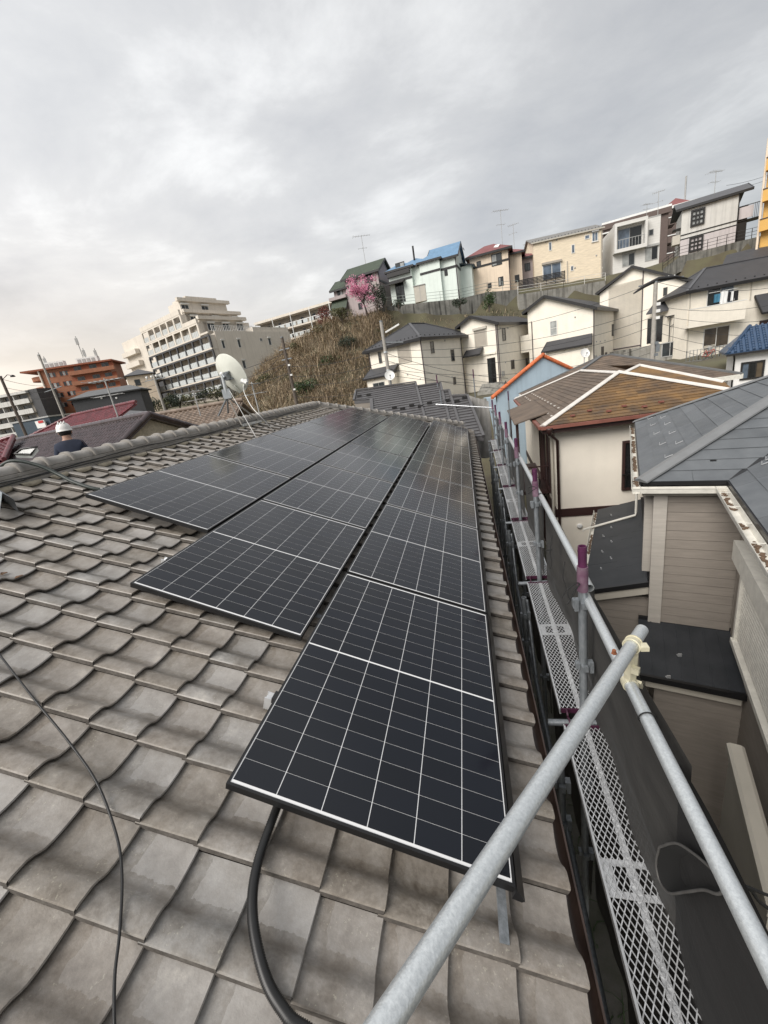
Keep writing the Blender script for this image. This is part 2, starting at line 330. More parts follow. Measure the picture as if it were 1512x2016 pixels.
# roof deck, far slope, hip and walls under the tiles
VR = 4.35; RX, RZ = rp(0, VR, N0).x, rp(0, VR, N0).z
RY0, RY1 = 0.9, 9.95; EY1 = 13.95; EX = rp(0, -0.27, N0).x; EZ = rp(0, -0.27, N0).z; WX = 2 * RX - EX
b = MB(); dk = 0.012; RY00 = -2.6
A0, A1 = Vector((EX, RY00, EZ - dk)), Vector((EX, EY1, EZ - dk)); B0, B1 = Vector((RX, RY00, RZ - dk)), Vector((RX, RY1, RZ - dk)); C0, C1 = Vector((WX, RY00, EZ - dk)), Vector((WX, EY1, EZ - dk))
b.quad(A0, A1, B1, B0); b.quad(B0, B1, C1, C0); b.poly([A1, C1, B1]); b.poly([A0, B0, C0])
dn = Vector((0, 0, -0.14)); b.poly([A0 + dn, C0 + dn, C1 + dn, A1 + dn])
for p, q in ((A1, A0), (C1, A1), (C0, C1), (A0, C0)): b.quad(p, q, q + dn, p + dn)
M['deck'] = mat('roof_underlay', (0.06, 0.052, 0.045), 0.9, 0.2)
roof = O('roof', b, M['deck'], house)
b = MB(); b.box(((EX - 0.55 + WX + 0.55) / 2, (RY00 + EY1) / 2, (-5.8 + EZ - 0.14) / 2), (EX - WX - 1.1, EY1 - RY00 - 1.1, EZ - 0.16 + 5.8))
M['house_wall'] = mat('beige_render', (0.42, 0.38, 0.32), 0.85, 0.1, 1.5, 0.2, 40, streak=0.4)
O('wall', b, M['house_wall'], house)
# tiles
tiles = []
for j in range(-4, 15):
    v = V0 + PV * j
    ulim = RY1 + (VR - v) * CS * (EY1 - RY1) / (RX - EX) * -1
    for k in range(-4, 56):
        u = U0 + PU * k
        if u + PU * 0.6 > ulim: continue
        if v > 4.12: continue
        tiles.append((u, v))
def panel_cover(u, v):       # hidden well under the panels
    for (a, c, v0) in ((0.0, 7 * 1.742, 0.0), (0.884, 0.884 + 6 * 1.742, 1.178), (1.737, 1.737 + 5 * 1.742, 2.342)):
        if a + 0.5 < u < c - 0.3 and v0 + 0.06 < v + PV * 0.5 < v0 + 1.134 - (0.12 if v0 > 2 else -0.05): return True
    return False
def px_of(p):
    c = RW @ (p - CAM); return (CX + F * c.x / c.z, CY + F * c.y / c.z, c.z) if c.z > 0.05 else (-9999, 0, 0.05)
def vis(u, v):
    x, y, d = px_of(rp(u + PU / 2, v + PV / 2, N0)); return -60 < x < 1560 and y < 2090
near = [t_ for t_ in tiles if vis(*t_) and not panel_cover(*t_)]
near.sort(key=lambda t_: (rp(t_[0], t_[1], N0) - CAM).length)
single = set(near[:300])
protos = []
for q in range(5):
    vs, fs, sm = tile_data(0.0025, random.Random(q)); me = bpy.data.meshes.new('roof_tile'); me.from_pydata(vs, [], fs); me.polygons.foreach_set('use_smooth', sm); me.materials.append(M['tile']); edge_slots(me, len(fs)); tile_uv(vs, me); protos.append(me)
for (u, v) in near[:300]:
    o = O('roof_tile', R_.choice(protos), None, roof)
    o.matrix_basis = RM @ Matrix.Translation((u + R_.uniform(-.0015, .0015), v + R_.uniform(-.002, .002), N0 + R_.uniform(0, .002))) @ Matrix.Rotation(R_.uniform(-.006, .006), 4, 'Z')
    o.matrix_parent_inverse = wm(roof).inverted()
b = MB(); rv = []; tv = []
vs0, fs0, sm0 = tile_data()
for (u, v) in tiles:
    if (u, v) in single: continue
    mm = RM @ Matrix.Translation((u, v, N0 + R_.uniform(0, .0025))); base = len(b.v)
    b.v += [tuple(mm @ Vector(p)) for p in vs0]; b.f += [tuple(i + base for i in q) for q in fs0]; b.sm += sm0; rv += [R_.random()] * len(vs0); tv += vs0
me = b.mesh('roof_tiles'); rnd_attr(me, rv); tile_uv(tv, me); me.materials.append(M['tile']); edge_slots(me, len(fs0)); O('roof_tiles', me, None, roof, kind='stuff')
# ridge: layered flat noshi tiles and round caps, and the far hip built the same way
M['ridge'] = mat('weathered_ridge_tile', (0.20, 0.185, 0.165), 0.55, 0.0, 6, 0.25, 45, col2=(0.33, 0.31, 0.285), rnd=0.10, detail=7)
def cap_mesh(L=0.275, r=0.082):
    b = MB(); n = 12
    def ring(y, rr, z0=0.0): return [Vector((math.cos(math.pi * k / n) * rr * 1.12, y, math.sin(math.pi * k / n) * rr + z0)) for k in range(n + 1)]
    rings = [ring(0, r + 0.013), ring(0.006, r + 0.017), ring(0.040, r + 0.016), ring(0.05, r - 0.003), ring(L * 0.6, r - 0.003), ring(L + 0.02, r - 0.006)]
    vs = [p for g in rings for p in g]; m = n + 1
    b.add(vs, [(i * m + k + 1, i * m + k, (i + 1) * m + k, (i + 1) * m + k + 1) for i in range(len(rings) - 1) for k in range(n)], True)
    b.add(rings[0] + [Vector((0, 0, 0))], [(k, k + 1, n + 1) for k in range(n)])
    return b.mesh('ridge_cap')
capm = cap_mesh(); capm.materials.append(M['ridge'])
def ridge_line(A, B, parent, nlay, w0):
    A = Vector(A); B = Vector(B); d = (B - A).normalized(); L = (B - A).length; x = d.cross(Vector((0, 0, 1))).normalized(); z = x.cross(d)
    rot = Matrix((x, d, z)).transposed().to_4x4()
    for i in range(nlay):
        wd = w0 - i * 0.05
        k = int(L / 0.31); b = MB(); vals = []
        for sgn in (-1, 1):
            for q in range(k):
                a0 = A + d * (L * q / k + 0.0015); a1 = A + d * (L * (q + 1) / k - 0.0015); c = x * (sgn * wd / 4) + z * (i * 0.031 + R_.uniform(-.001, .001))
                n0_ = len(b.v); b.bar(a0 + c, a1 + c, wd / 2 - 0.001, 0.027, z); vals += [R_.random()] * (len(b.v) - n0_)
        me = b.mesh('flat_ridge_course'); rnd_attr(me, vals); O('flat_ridge_course', me, M['ridge'], parent)
    n = int(L / 0.262)
    for q in range(n):
        o = O('ridge_cap', capm, None, parent); o.matrix_basis = Matrix.Translation(A + d * (q * L / n) + z * (nlay * 0.031 - 0.014)) @ rot @ Matrix.Rotation(R_.uniform(-.02, .02), 4, 'Y'); o.matrix_parent_inverse = wm(parent).inverted()
b = MB(); b.bar((RX, RY0 - 3, RZ - 0.02), (RX, RY1, RZ - 0.02), 0.16, 0.05); ridge = O('ridge', b, M['mortar'], house)
ridge_line((RX, RY00, RZ - 0.004), (RX, RY1 + 0.1, RZ - 0.004), ridge, 3, 0.36)
hipA = Vector((RX + 0.05, RY1 + 0.05, RZ - 0.015)); hipB = Vector((EX - 0.02, EY1 - 0.02, EZ + 0.050))
b = MB(); b.bar(hipA, hipB, 0.12, 0.03); hip = O('hip_ridge', b, M['mortar'], house)
ridge_line(hipA + Vector((0, 0, .03)), hipB + Vector((0, 0, .03)), hip, 2, 0.30)
# cream mortar crescents under the lowest ridge course
for k in range(0, 41):
    u = U0 + PU * k
    if u > RY1 - 0.1: continue
    b = MB(); pts = []
    for t_, h in zip(T[3:], HH[3:]): pts.append(Vector((u + t_ * PU, VR - 0.195, N0 + h + 0.016)))
    top = [Vector((p.x, VR - 0.175, N0 + 0.060 + 0.004 * math.sin(9 * p.x))) for p in pts]; mid = [(p + q) / 2 + Vector((0, -0.014 - .004 * R_.random(), 0.004)) for p, q in zip(pts, top)]
    n = len(pts); allp = [RM @ p for p in pts + mid + top]
    b.add(allp, [(r * n + i, r * n + i + 1, (r + 1) * n + i + 1, (r + 1) * n + i) for r in (0, 1) for i in range(n - 1)], True); O('mortar_fill', b, M['mortar'], ridge)
# cables clipped along the ridge
for q, (dx, dz, sd) in enumerate(((0.170, 0.040, 1), (0.185, 0.005, 2))):
    rr = random.Random(sd); pts = []
    for i in range(60):
        y = 0.6 + i * 0.155; pts.append(Vector((RX + dx + 0.012 * math.sin(i * 0.9 + sd), y, RZ + dz + 0.014 * math.sin(i * 0.35 + sd * 2) + rr.uniform(-.004, .004))))
    thing('black_cable', MB().tube(pts, 0.006, 6), M['rubber'], ('black cable lying along the upper course of the roof ridge', 'black cable sagging along the lower course of the roof ridge')[q], 'cable', 'cables along the ridge')
# eave gutter
b = MB(); g0 = Vector((EX + 0.022, RY00, EZ - 0.075)); n = 10; vs = []
for yy in (RY00, EY1 - 0.2):
    vs += [Vector((g0.x + math.cos(math.pi * (1 + k / n)) * 0.040, yy, g0.z + math.sin(math.pi * (1 + k / n)) * 0.040)) for k in range(n + 1)]
b.add(vs, [(k, k + 1, n + 2 + k, n + 1 + k) for k in range(n)], True); b.bar((g0.x + .040, RY00, g0.z), (g0.x + .040, EY1 - .2, g0.z), 0.008, 0.008)
M['gutter_brown'] = mat('brown_gutter', (0.075, 0.048, 0.038), 0.45, 0.2, 8)
O('gutter', b, M['gutter_brown'], house)
# grey metal flashing sheet at the near left end of the ridge
b = MB(); q = []
for i in range(6):
    v = 4.16 - i * 0.085
    q.append([rp(1.36 - 0.02 * i, v, -0.09), rp(1.46 - 0.03 * i + .012 * math.sin(i * 2.3), v, 0.06 + .012 * math.sin(i * 4)), rp(1.53 - 0.035 * i + .012 * math.sin(i * 1.7), v - .01, 0.0), rp(1.54 - 0.03 * i, v - .01, -0.12)])
b.add([p for r in q for p in r], [(i * 4 + k, i * 4 + k + 1, (i + 1) * 4 + k + 1, (i + 1) * 4 + k) for i in range(5) for k in range(3)]); b.poly([q[0][0], q[0][1], q[0][2], q[0][3]])
M['flashing'] = mat('crumpled_grey_flashing', (0.26, 0.28, 0.30), 0.45, 0.3, 9, 0.4, 30, metal=0.3)
thing('flashing_sheet', b, M['flashing'], 'crumpled grey metal flashing on the tiles at the left picture edge', 'flashing')
# ================================================================ solar panels
def cell_mat():
    m = mat('black_solar_cell', (0.0055, 0.0075, 0.0125), 0.30, 0.10, 1.0, coat=0.85, spec=0.05, rnd=0.18)
    b = bsdf(m); b.inputs['Coat Roughness'].default_value = 0.13; b.inputs['Coat IOR'].default_value = 1.45; return m
M['cell'] = cell_mat()
M['panel_frame'] = mat('black_anodised_frame', (0.010, 0.010, 0.0105), 0.38, 0.1)
PL, PW, PT = 1.722, 1.134, 0.032
def frame_mesh():
    b = MB(); w_ = 0.011
    b.box((PL / 2, w_ / 2, -PT / 2), (PL, w_, PT)); b.box((PL / 2, PW - w_ / 2, -PT / 2), (PL, w_, PT))
    b.box((w_ / 2, PW / 2, -PT / 2), (w_, PW - 2 * w_, PT)); b.box((PL - w_ / 2, PW / 2, -PT / 2), (w_, PW - 2 * w_, PT)); return b.mesh('frame')
MX, MY, MIDG, GC, GR = 0.013, 0.005, 0.011, 0.0036, 0.0016
fi = 0.011
CWd = (PW - 2 * fi - 2 * MY - 5 * GC) / 6; CHt = (PL - 2 * fi - 2 * MX - MIDG - 16 * GR) / 18
def cell_spots():
    for h in (0, 1):
        for r in range(9):
            x = fi + MX + (h * (9 * CHt + 8 * GR + MIDG)) + r * (CHt + GR)
            for c in range(6): yield x, fi + MY + c * (CWd + GC)
def cell_poly(b, x, y, z=-0.0015): b.quad((x, y, z), (x + CHt, y, z), (x + CHt, y + CWd, z), (x, y + CWd, z))
frm = frame_mesh(); frm.materials.append(M['panel_frame'])
bk = MB().box((PL / 2, PW / 2, -0.0045), (PL - 2 * fi, PW - 2 * fi, 0.004)).mesh('white_backsheet'); bk.materials.append(M['white_back'])
b = MB(); vals = []
for x, y in cell_spots(): cell_poly(b, x, y); vals += [R_.random()] * 4
allc = b.mesh('cell_grid'); rnd_attr(allc, vals); allc.materials.append(M['cell'])
b = MB(); cell_poly(b, 0, 0); onec = b.mesh('solar_cell'); onec.materials.append(M['cell'])
rows = (('eave row', 7, 0.0, 0.0), ('middle row', 6, 0.884, 1.178), ('top row', 5, 1.737, 2.342))
ords = ('nearest', 'second', 'third', 'fourth', 'fifth', 'sixth', 'seventh')
for rn, cnt, u0, v0 in rows:
    for i in range(cnt):
        lab = '%s black solar panel in the %s on the tiled roof' % (ords[i] if i < cnt - 1 else 'farthest', rn)
        root = empty('solar_panel', (0, 0, 0), lab, 'solar panel', 'solar panels on the tiled roof')
        root.matrix_basis = RM @ Matrix.Translation((u0 + i * 1.742, v0, R_.uniform(-.001, .001)))
        for nm, me in (('frame', frm), ('white_backsheet', bk)):
            o = bpy.data.objects.new(nm, me); COL.objects.link(o); o.parent = root
        if i == 0 or (i == 1 and v0 == 0):
            for x, y in cell_spots():
                if i == 0 and v0 > 2: break
                o = bpy.data.objects.new('solar_cell', onec); COL.objects.link(o); o.parent = root; o.location = (x, y, 0)
        if not (i == 0 or (i == 1 and v0 == 0)) or (i == 0 and v0 > 2):
            o = bpy.data.objects.new('cell_grid', allc); COL.objects.link(o); o.parent = root; o['kind'] = 'stuff'
# black triangular eave cover along the lowest panel row
for i in range(7):
    b = MB(); u = i * 1.742; pr = [(-0.006, -0.002), (-0.052, -0.052), (-0.044, -0.062), (-0.006, -0.060)]
    b.prism([Vector((u - 0.004, y, z)) for y, z in pr], (1.735, 0, 0)); b.v = [tuple(RM @ Vector(p)) for p in b.v]
    thing('eave_cover', b, M['black_metal'], '%s black wedge shaped cover strip below the eave row of panels' % (ords[i] if i < 6 else 'farthest'), 'cover strip', 'cover strips along the lowest panel row')
# mounting rails under each row, running up the slope, with bright clamps on the open ends
M['rail'] = mat('raw_aluminium_rail', (0.60, 0.60, 0.61), 0.35, 0.1, 10, metal=0.6)
def rail(u, v1, v2, lab, clampv):
    root = empty('mounting_rail', rp(u, v1, -0.05), lab, 'mounting rail', 'rails under the panels')
    b = MB(); b.bar(rp(u, v1, -0.055), rp(u, v2, -0.055), 0.036, 0.040, Vector((SN, 0, CS))); O('rail', b, M['black_metal'], root)
    b = MB()
    for du, wd, z0, z1 in ((-0.018, 0.004, -0.09, -0.018), (0.018, 0.004, -0.09, -0.018)):
        b.bar(rp(u + du, clampv - .002, (z0 + z1) / 2), rp(u + du, clampv + 0.045, (z0 + z1) / 2), wd, z1 - z0, Vector((SN, 0, CS)))
    b.bar(rp(u, clampv, -0.090), rp(u, clampv + 0.045, -0.090), 0.04, 0.005, Vector((SN, 0, CS))); b.bar(rp(u, clampv + .002, -0.034), rp(u, clampv + 0.043, -0.034), 0.033, 0.004, Vector((SN, 0, CS)))
    O('end_clamp', b, M['alu'], root)
    b = MB().bar(rp(u + .001, clampv - .012, -0.02), rp(u + .001, clampv + 0.008, -0.02), 0.05, 0.03, Vector((SN, 0, CS))); O('clamp_block', b, M['black_metal'], root)
    b = MB(); b.bar(rp(u, v2 + .02, -0.092), rp(u, v2 - 0.1, -0.106), 0.04, 0.006, Vector((SN, 0, CS))); O('foot', b, M['galv_dull'], root)
k = 0
for (rn, cnt, u0, v0), us in zip(rows, ((0.45, 6.6, 11.6), (1.24, 6.9), (1.96, 2.9, 3.86, 4.75, 5.6, 6.5, 7.4, 8.3, 9.3))):
    for q, u in enumerate(us):
        top = v0 + PW + 0.006
        pos = ('near end', 'second place', 'third place', 'fourth place', 'fifth place', 'sixth place', 'seventh place', 'eighth place', 'far end')[q if q < len(us) - 1 else 8]
        rail(u, top + 0.03, v0 + 0.05, 'bright clamped mounting rail at the %s of the panel %s' % (pos, rn), top)
# rail foot below the nearest eave panel
b = MB(); b.bar(rp(0.10, 0.03, -0.070), rp(-0.12, 0.02, -0.098), 0.034, 0.006, Vector((SN, 0, CS))); thing('rail_foot', b, M['galv_dull'], 'flat grey metal foot strip on the tiles below the nearest panel corner', 'bracket')
# corrugated black conduit leaving from under the nearest panel
def spline(ps, n):
    out = []; ps = [Vector(p) for p in ps]; P = [ps[0] * 2 - ps[1]] + ps + [ps[-1] * 2 - ps[-2]]
    for i in range(1, len(P) - 2):
        for k in range(n):
            t_ = k / n; a, b_, c, d = P[i - 1:i + 3]
            out.append(0.5 * ((2 * b_) + (c - a) * t_ + (2 * a - 5 * b_ + 4 * c - d) * t_ * t_ + (3 * b_ - a - 3 * c + d) * t_ ** 3))
    return out + [ps[-1]]
pts = spline([rp(0.30, 0.93, -0.085), rp(0.16, 0.93, -0.083), onroof(545, 1590, -.083), onroof(507, 1700, -.085), onroof(497, 1800, -.085), onroof(521, 1920, -.082), onroof(566, 2000, -.08), onroof(640, 2090, -.08), rp(-0.75, 0.52, -.08), rp(-1.1, 0.60, -.083), rp(-1.6, 0.55, -.08)], 44)
thing('corrugated_conduit', MB().tube(pts, [0.0150 if i % 2 else 0.0178 for i in range(len(pts))], 12), M['rubber'], 'thick corrugated black conduit curving out from under the nearest panel', 'conduit')
pts = spline([rp(0.9, 3.9, -.09), rp(0.62, 3.3, -.095), onroof(-40, 1235, -.1), onroof(0, 1290, -.098), onroof(70, 1380, -.095), onroof(135, 1460, -.098), onroof(190, 1540, -.095), onroof(228, 1640, -.1), onroof(240, 1720, -.098), onroof(236, 1830, -.097), onroof(226, 1920, -.1), onroof(225, 2016, -.097), onroof(228, 2090, -.1), rp(-0.9, 1.0, -.097), rp(-1.3, 1.05, -.1), rp(-1.8, 0.9, -.097)], 8)
thing('thin_cable', MB().tube(pts, 0.0045, 8), M['rubber'], 'thin black cable winding over the tiles at the lower left', 'cable')
def ridge_pt(x, y, X): r = ray(x, y); return CAM + r * ((X - CAM.x) / r.x)
pts = spline([Vector((RX - 0.5, 1.75, RZ + 0.02)), Vector((RX - 0.2, 1.85, RZ + 0.11)), Vector((RX - 0.02, 1.93, RZ + 0.185)), Vector((RX + 0.16, 2.0, RZ + 0.11)), rp(2.03, 4.05, -0.06), rp(2.0, 3.85, -0.075), rp(2.03, 3.62, -0.088), rp(2.2, 3.45, -0.09)], 10)
thing('garden_hose', MB().tube(pts, 0.0165, 10), M['green_hose'], 'dark green hose lying over the ridge down to the top panel row', 'hose')
# two fallen leaf scraps in a tile pan
M['leaf_dry'] = mat('dry_brown_leaf', (0.16, 0.09, 0.05), 0.8, 0.4, 30)
for q, (x, y, sz) in enumerate(((38, 1137, 0.035), (8, 1131, 0.03))):
    c = onroof(x, y, N0 + 0.022); b = MB(); rr = random.Random(q + 3); vs = []
    for i in range(7): vs.append(c + (RM.to_3x3() @ Vector((math.cos(i * .9) * sz * rr.uniform(.5, 1), math.sin(i * .9) * sz * .5 * rr.uniform(.6, 1), rr.uniform(.002, .016)))))
    b.add(vs + [v + Vector((0, 0, .002)) for v in vs], [tuple(range(7)), tuple(range(13, 6, -1))]); thing('dry_leaf', b, M['leaf_dry'], ('larger curled brown leaf scrap in a tile pan at left', 'small brown leaf scrap on the tiles at the left picture edge')[q], 'leaf')
# ================================================================ scaffold along the right eave
GZ = -5.8
def atx(x, y, X):
    r = ray(x, y); return CAM + r * ((X - CAM.x) / r.x)
def sx(Y): return 0.512 + 0.0255 * Y
PY = [-0.62] + [1.2 + 1.82 * k for k in range(7)]
near_w = ('outside the lower picture edge', 'nearest', 'second', 'third', 'fourth', 'fifth', 'sixth', 'farthest')
PR = 0.0243
def coupler(b, c, sgn=-1, d=0.05):     # wedge pocket on a post
    b.box(c + Vector((sgn * (PR + 0.014), 0, 0)), (0.034, 0.04, d)); b.box(c + Vector((-sgn * (PR + 0.010), 0.0, 0)), (0.022, 0.036, d * .8))
    b.box(c + Vector((0, -PR - 0.010, 0)), (0.036, 0.022, d * .8)); b.box(c + Vector((sgn * (PR + 0.016), -0.026, 0.0)), (0.022, 0.012, d * 1.5))
for k, Y in enumerate(PY):
    if k == 0: continue
    c = Vector((sx(Y), Y, 0)); topz = 0.76 + 0.004 * k
    root = empty('scaffold_post', (c.x, c.y, GZ), '%s grey scaffold post with purple tip beside the walkway' % near_w[k], 'scaffold post', 'outer scaffold posts along the walkway')
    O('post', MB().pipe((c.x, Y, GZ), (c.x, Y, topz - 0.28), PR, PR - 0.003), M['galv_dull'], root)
    O('purple_sleeve', MB().pipe((c.x, Y, topz - 0.28), (c.x, Y, topz - 0.125), PR + 0.0055, PR - 0.004), M['purple_worn'], root)
    b = MB().pipe((c.x, Y, topz - 0.125), (c.x, Y, topz), PR - 0.001, PR - 0.006); b.pipe((c.x, Y, topz - 0.03), (c.x, Y, topz - 0.022), PR + .001, PR - 0.006)
    O('purple_tip', b, M['purple'], root)
    for z in (topz - 0.36, topz - 0.80, topz - 1.30, topz - 1.8, topz - 2.5):
        b = MB(); coupler(b, Vector((c.x, Y, z)), -1 if z > topz - .5 else 1); O('coupler', b, M['galv_dull'], root)
# expanded metal walkway planks
DW, DL, DZ = 0.25, 1.70, -0.45
def strip_mesh():
    b = MB(); nx, ny = 9, 36; px_, py_ = (DW - 0.012) / nx, (DL - 0.03) / ny; wv = 0.0042
    def strand(a, c, z0, z1):
        a = Vector((*a, z0)); c = Vector((*c, z1)); b.bar(a, c, wv, 0.0022)
    for i in range(nx):
        for j in range(ny):
            x0 = 0.006 + i * px_; y0 = 0.015 + j * py_; xm = x0 + px_ / 2; ym = y0 + py_ / 2
            strand((x0, ym), (xm, y0), 0.002, -0.001); strand((xm, y0), (x0 + px_, ym), -0.001, 0.002); strand((x0, ym), (xm, y0 + py_), 0.002, -0.001); strand((xm, y0 + py_), (x0 + px_, ym), -0.001, 0.002)
    return b.mesh('expanded_mesh')
meshm = strip_mesh(); meshm.materials.append(M['alu'])
b = MB()
side_me = MB().box((0, DL / 2, -0.018), (0.010, DL, 0.042)).mesh('side_rail'); side_me.materials.append(M['alu'])
b = MB(); b.box((DW / 2, DL / 2, -0.010), (0.030, DL - 0.02, 0.012))
for q in range(60): b.box((DW / 2 + (0.006 if q % 2 else -0.006), 0.03 + q * (DL - 0.06) / 59, -0.002), (0.016, 0.012, 0.006))
cen_me = b.mesh('centre_rib'); cen_me.materials.append(M['alu'])
b = MB(); yc = DL * 0.52
for x0, x1, y0, y1 in ((0.006, DW - .006, yc - 0.075, yc - 0.048), (0.006, DW - .006, yc + 0.048, yc + 0.075), (0.006, 0.05, yc - .048, yc + .048), (DW / 2 - 0.02, DW / 2 + .02, yc - .048, yc + .048), (DW - 0.05, DW - .006, yc - .048, yc + .048)):
    b.box(((x0 + x1) / 2, (y0 + y1) / 2, -0.0075), (x1 - x0, y1 - y0, 0.004))
plate_me = b.mesh('stiffener_plate'); plate_me.materials.append(M['alu'])
b = MB()
b.box((DW / 2, 0.004, -0.012), (DW, 0.008, 0.034)); end_me = b.mesh('end_bar'); end_me.materials.append(M['maroon'])
b = MB()
for i in range(5):
    a0 = math.pi * i / 5; a1 = math.pi * (i + 1) / 5
    b.bar((0, -0.028 - 0.030 * math.cos(a0) + 0.0, 0.030 * math.sin(a0) - 0.014), (0, -0.028 - 0.030 * math.cos(a1), 0.030 * math.sin(a1) - 0.014), 0.010, 0.006)
hook_me = b.mesh('hook'); hook_me.materials.append(M['maroon'])
for k in range(7):
    Y0, Y1 = PY[k] + 0.06, PY[k + 1] - 0.06
    ang = -math.atan(0.0255)
    root = empty('walkway_plank', (0, 0, 0), '%s perforated metal walkway plank on the scaffold' % ('nearest', 'second', 'third', 'fourth', 'fifth', 'sixth', 'farthest')[k], 'scaffold plank', 'walkway planks along the eave')
    root.matrix_basis = Matrix.Translation((sx(Y0) - DW / 2 - 0.006, Y0, DZ + 0.002 * k)) @ Matrix.Rotation(ang, 4, 'Z')
    def put(nm, me, loc=(0, 0, 0), rot=0, kind=None):
        o = bpy.data.objects.new(nm, me); COL.objects.link(o); o.parent = root; o.location = loc; o.rotation_euler = (0, 0, rot)
        if kind: o['kind'] = kind
    put('expanded_mesh', meshm, kind='stuff'); put('side_rail', side_me, (0.0, 0, 0)); put('side_rail', side_me, (DW, 0, 0)); put('centre_rib', cen_me); put('stiffener_plate', plate_me)
    put('end_bar', end_me); put('end_bar', end_me, (DW, DL, 0), math.pi)
    for x in (0.035, DW - 0.035): put('hook', hook_me, (x, 0, 0)); put('hook', hook_me, (x, DL, 0), math.pi)
# cross bars carrying the planks and the inner standards down in the gap
for k, Y in enumerate(PY):
    if k == 0: continue
    X = sx(Y)
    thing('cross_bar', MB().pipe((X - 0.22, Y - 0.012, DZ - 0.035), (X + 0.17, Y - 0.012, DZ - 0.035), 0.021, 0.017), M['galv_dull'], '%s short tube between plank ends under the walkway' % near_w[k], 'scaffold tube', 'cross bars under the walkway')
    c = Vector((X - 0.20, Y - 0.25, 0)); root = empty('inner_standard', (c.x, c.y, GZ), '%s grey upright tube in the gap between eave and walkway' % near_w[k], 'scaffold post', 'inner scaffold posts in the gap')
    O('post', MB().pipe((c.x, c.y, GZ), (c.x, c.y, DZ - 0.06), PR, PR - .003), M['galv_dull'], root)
    for z in (-0.72, -1.05, -1.8, -2.3):
        b = MB(); coupler(b, Vector((c.x, c.y, z)), 1, 0.06); O('coupler', b, M['galv_dull'], root)
for q, (z, dx) in enumerate(((-1.2, -0.16), (-2.9, -0.16))):
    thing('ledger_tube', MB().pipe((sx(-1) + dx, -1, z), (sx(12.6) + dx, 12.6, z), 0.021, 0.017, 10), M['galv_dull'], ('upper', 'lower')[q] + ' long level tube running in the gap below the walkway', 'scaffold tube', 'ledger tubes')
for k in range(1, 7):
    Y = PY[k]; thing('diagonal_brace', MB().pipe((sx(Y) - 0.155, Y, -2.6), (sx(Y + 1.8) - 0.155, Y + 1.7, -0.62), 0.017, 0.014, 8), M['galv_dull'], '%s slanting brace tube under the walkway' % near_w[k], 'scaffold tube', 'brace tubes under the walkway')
# hand rails
RZ2 = 0.48
nrA, nrB = atx(1153, 1172, 0.572), atx(1511, 1893, 0.512)
thing('hand_rail', MB().pipe(nrA, nrB + (nrB - nrA) * 0.22, PR, PR - .003, 20), M['galv'], 'nearest hand rail tube with scuffed paint at the right', 'scaffold tube', 'hand rail tubes of the scaffold')
b = MB(); b.tube([nrA + (nrB - nrA) * t_ for t_ in (0.55, 0.565)], PR + 0.0008, 12, False); 
for k in range(1, 7):
    a = Vector((sx(PY[k]) + 0.046, PY[k] + 0.03, RZ2)); c = Vector((sx(PY[k + 1]) + 0.046, PY[k + 1] - 0.02, RZ2 + 0.004))
    thing('hand_rail', MB().pipe(a, c, PR, PR - .003, 16), M['galv'], 'hand rail tube between the %s and the %s purple tipped post' % (near_w[k], near_w[k + 1]), 'scaffold tube', 'hand rail tubes of the scaffold')
# diagonal tube crossing the foreground with its swivel clamp
dA = at(1264, 1240, 1.69); dB = at(757, 2016, 0.63); dd = (dB - dA).normalized()
root = empty('diagonal_tube', dA, 'thick galvanised tube slanting across the foreground with cream swivel clamp', 'scaffold tube')
O('tube', MB().pipe(dA, dB + dd * 0.9, PR, PR - .0032, 28), M['galv'], root)
M['seam'] = mat('weld_seam', (0.36, 0.38, 0.39), 0.4, 0.2, 30, metal=0.5)
sd = dd.cross(Vector((0, 0, 1))).normalized(); up_ = sd.cross(dd)
if up_.z < 0: up_ = -up_
cc_ = dA + dd * 0.145
def ringband(b, c, ax, r0, r1, wd, n=20, a0=0.0, a1=2 * math.pi):
    ax = ax.normalized(); q = Vector((0, 0, 1)) if abs(ax.z) < .9 else Vector((1, 0, 0)); x = ax.cross(q).normalized(); y = ax.cross(x); vs = []
    for s_, r in ((-1, r1), (1, r1), (1, r0), (-1, r0)):
        vs += [c + ax * (s_ * wd / 2) + (x * math.cos(a0 + (a1 - a0) * k / n) + y * math.sin(a0 + (a1 - a0) * k / n)) * r for k in range(n + 1)]
    m = n + 1
    for j in range(4):
        for k in range(n): b.add([vs[j * m + k], vs[j * m + k + 1], vs[((j + 1) % 4) * m + k + 1], vs[((j + 1) % 4) * m + k]], [(0, 1, 2, 3)])
b = MB(); ringband(b, cc_, dd, PR + .0005, PR + 0.0055, 0.030); ringband(b, cc_ + dd * 0.016, dd, PR + .005, PR + 0.0085, 0.006); ringband(b, cc_ - dd * 0.016, dd, PR + .005, PR + 0.0085, 0.006)
b.box(cc_ - sd * (PR + 0.014) + up_ * 0.002, (0.030, 0.030, 0.020)); O('clamp_ring', b, M['cream_paint'], root)
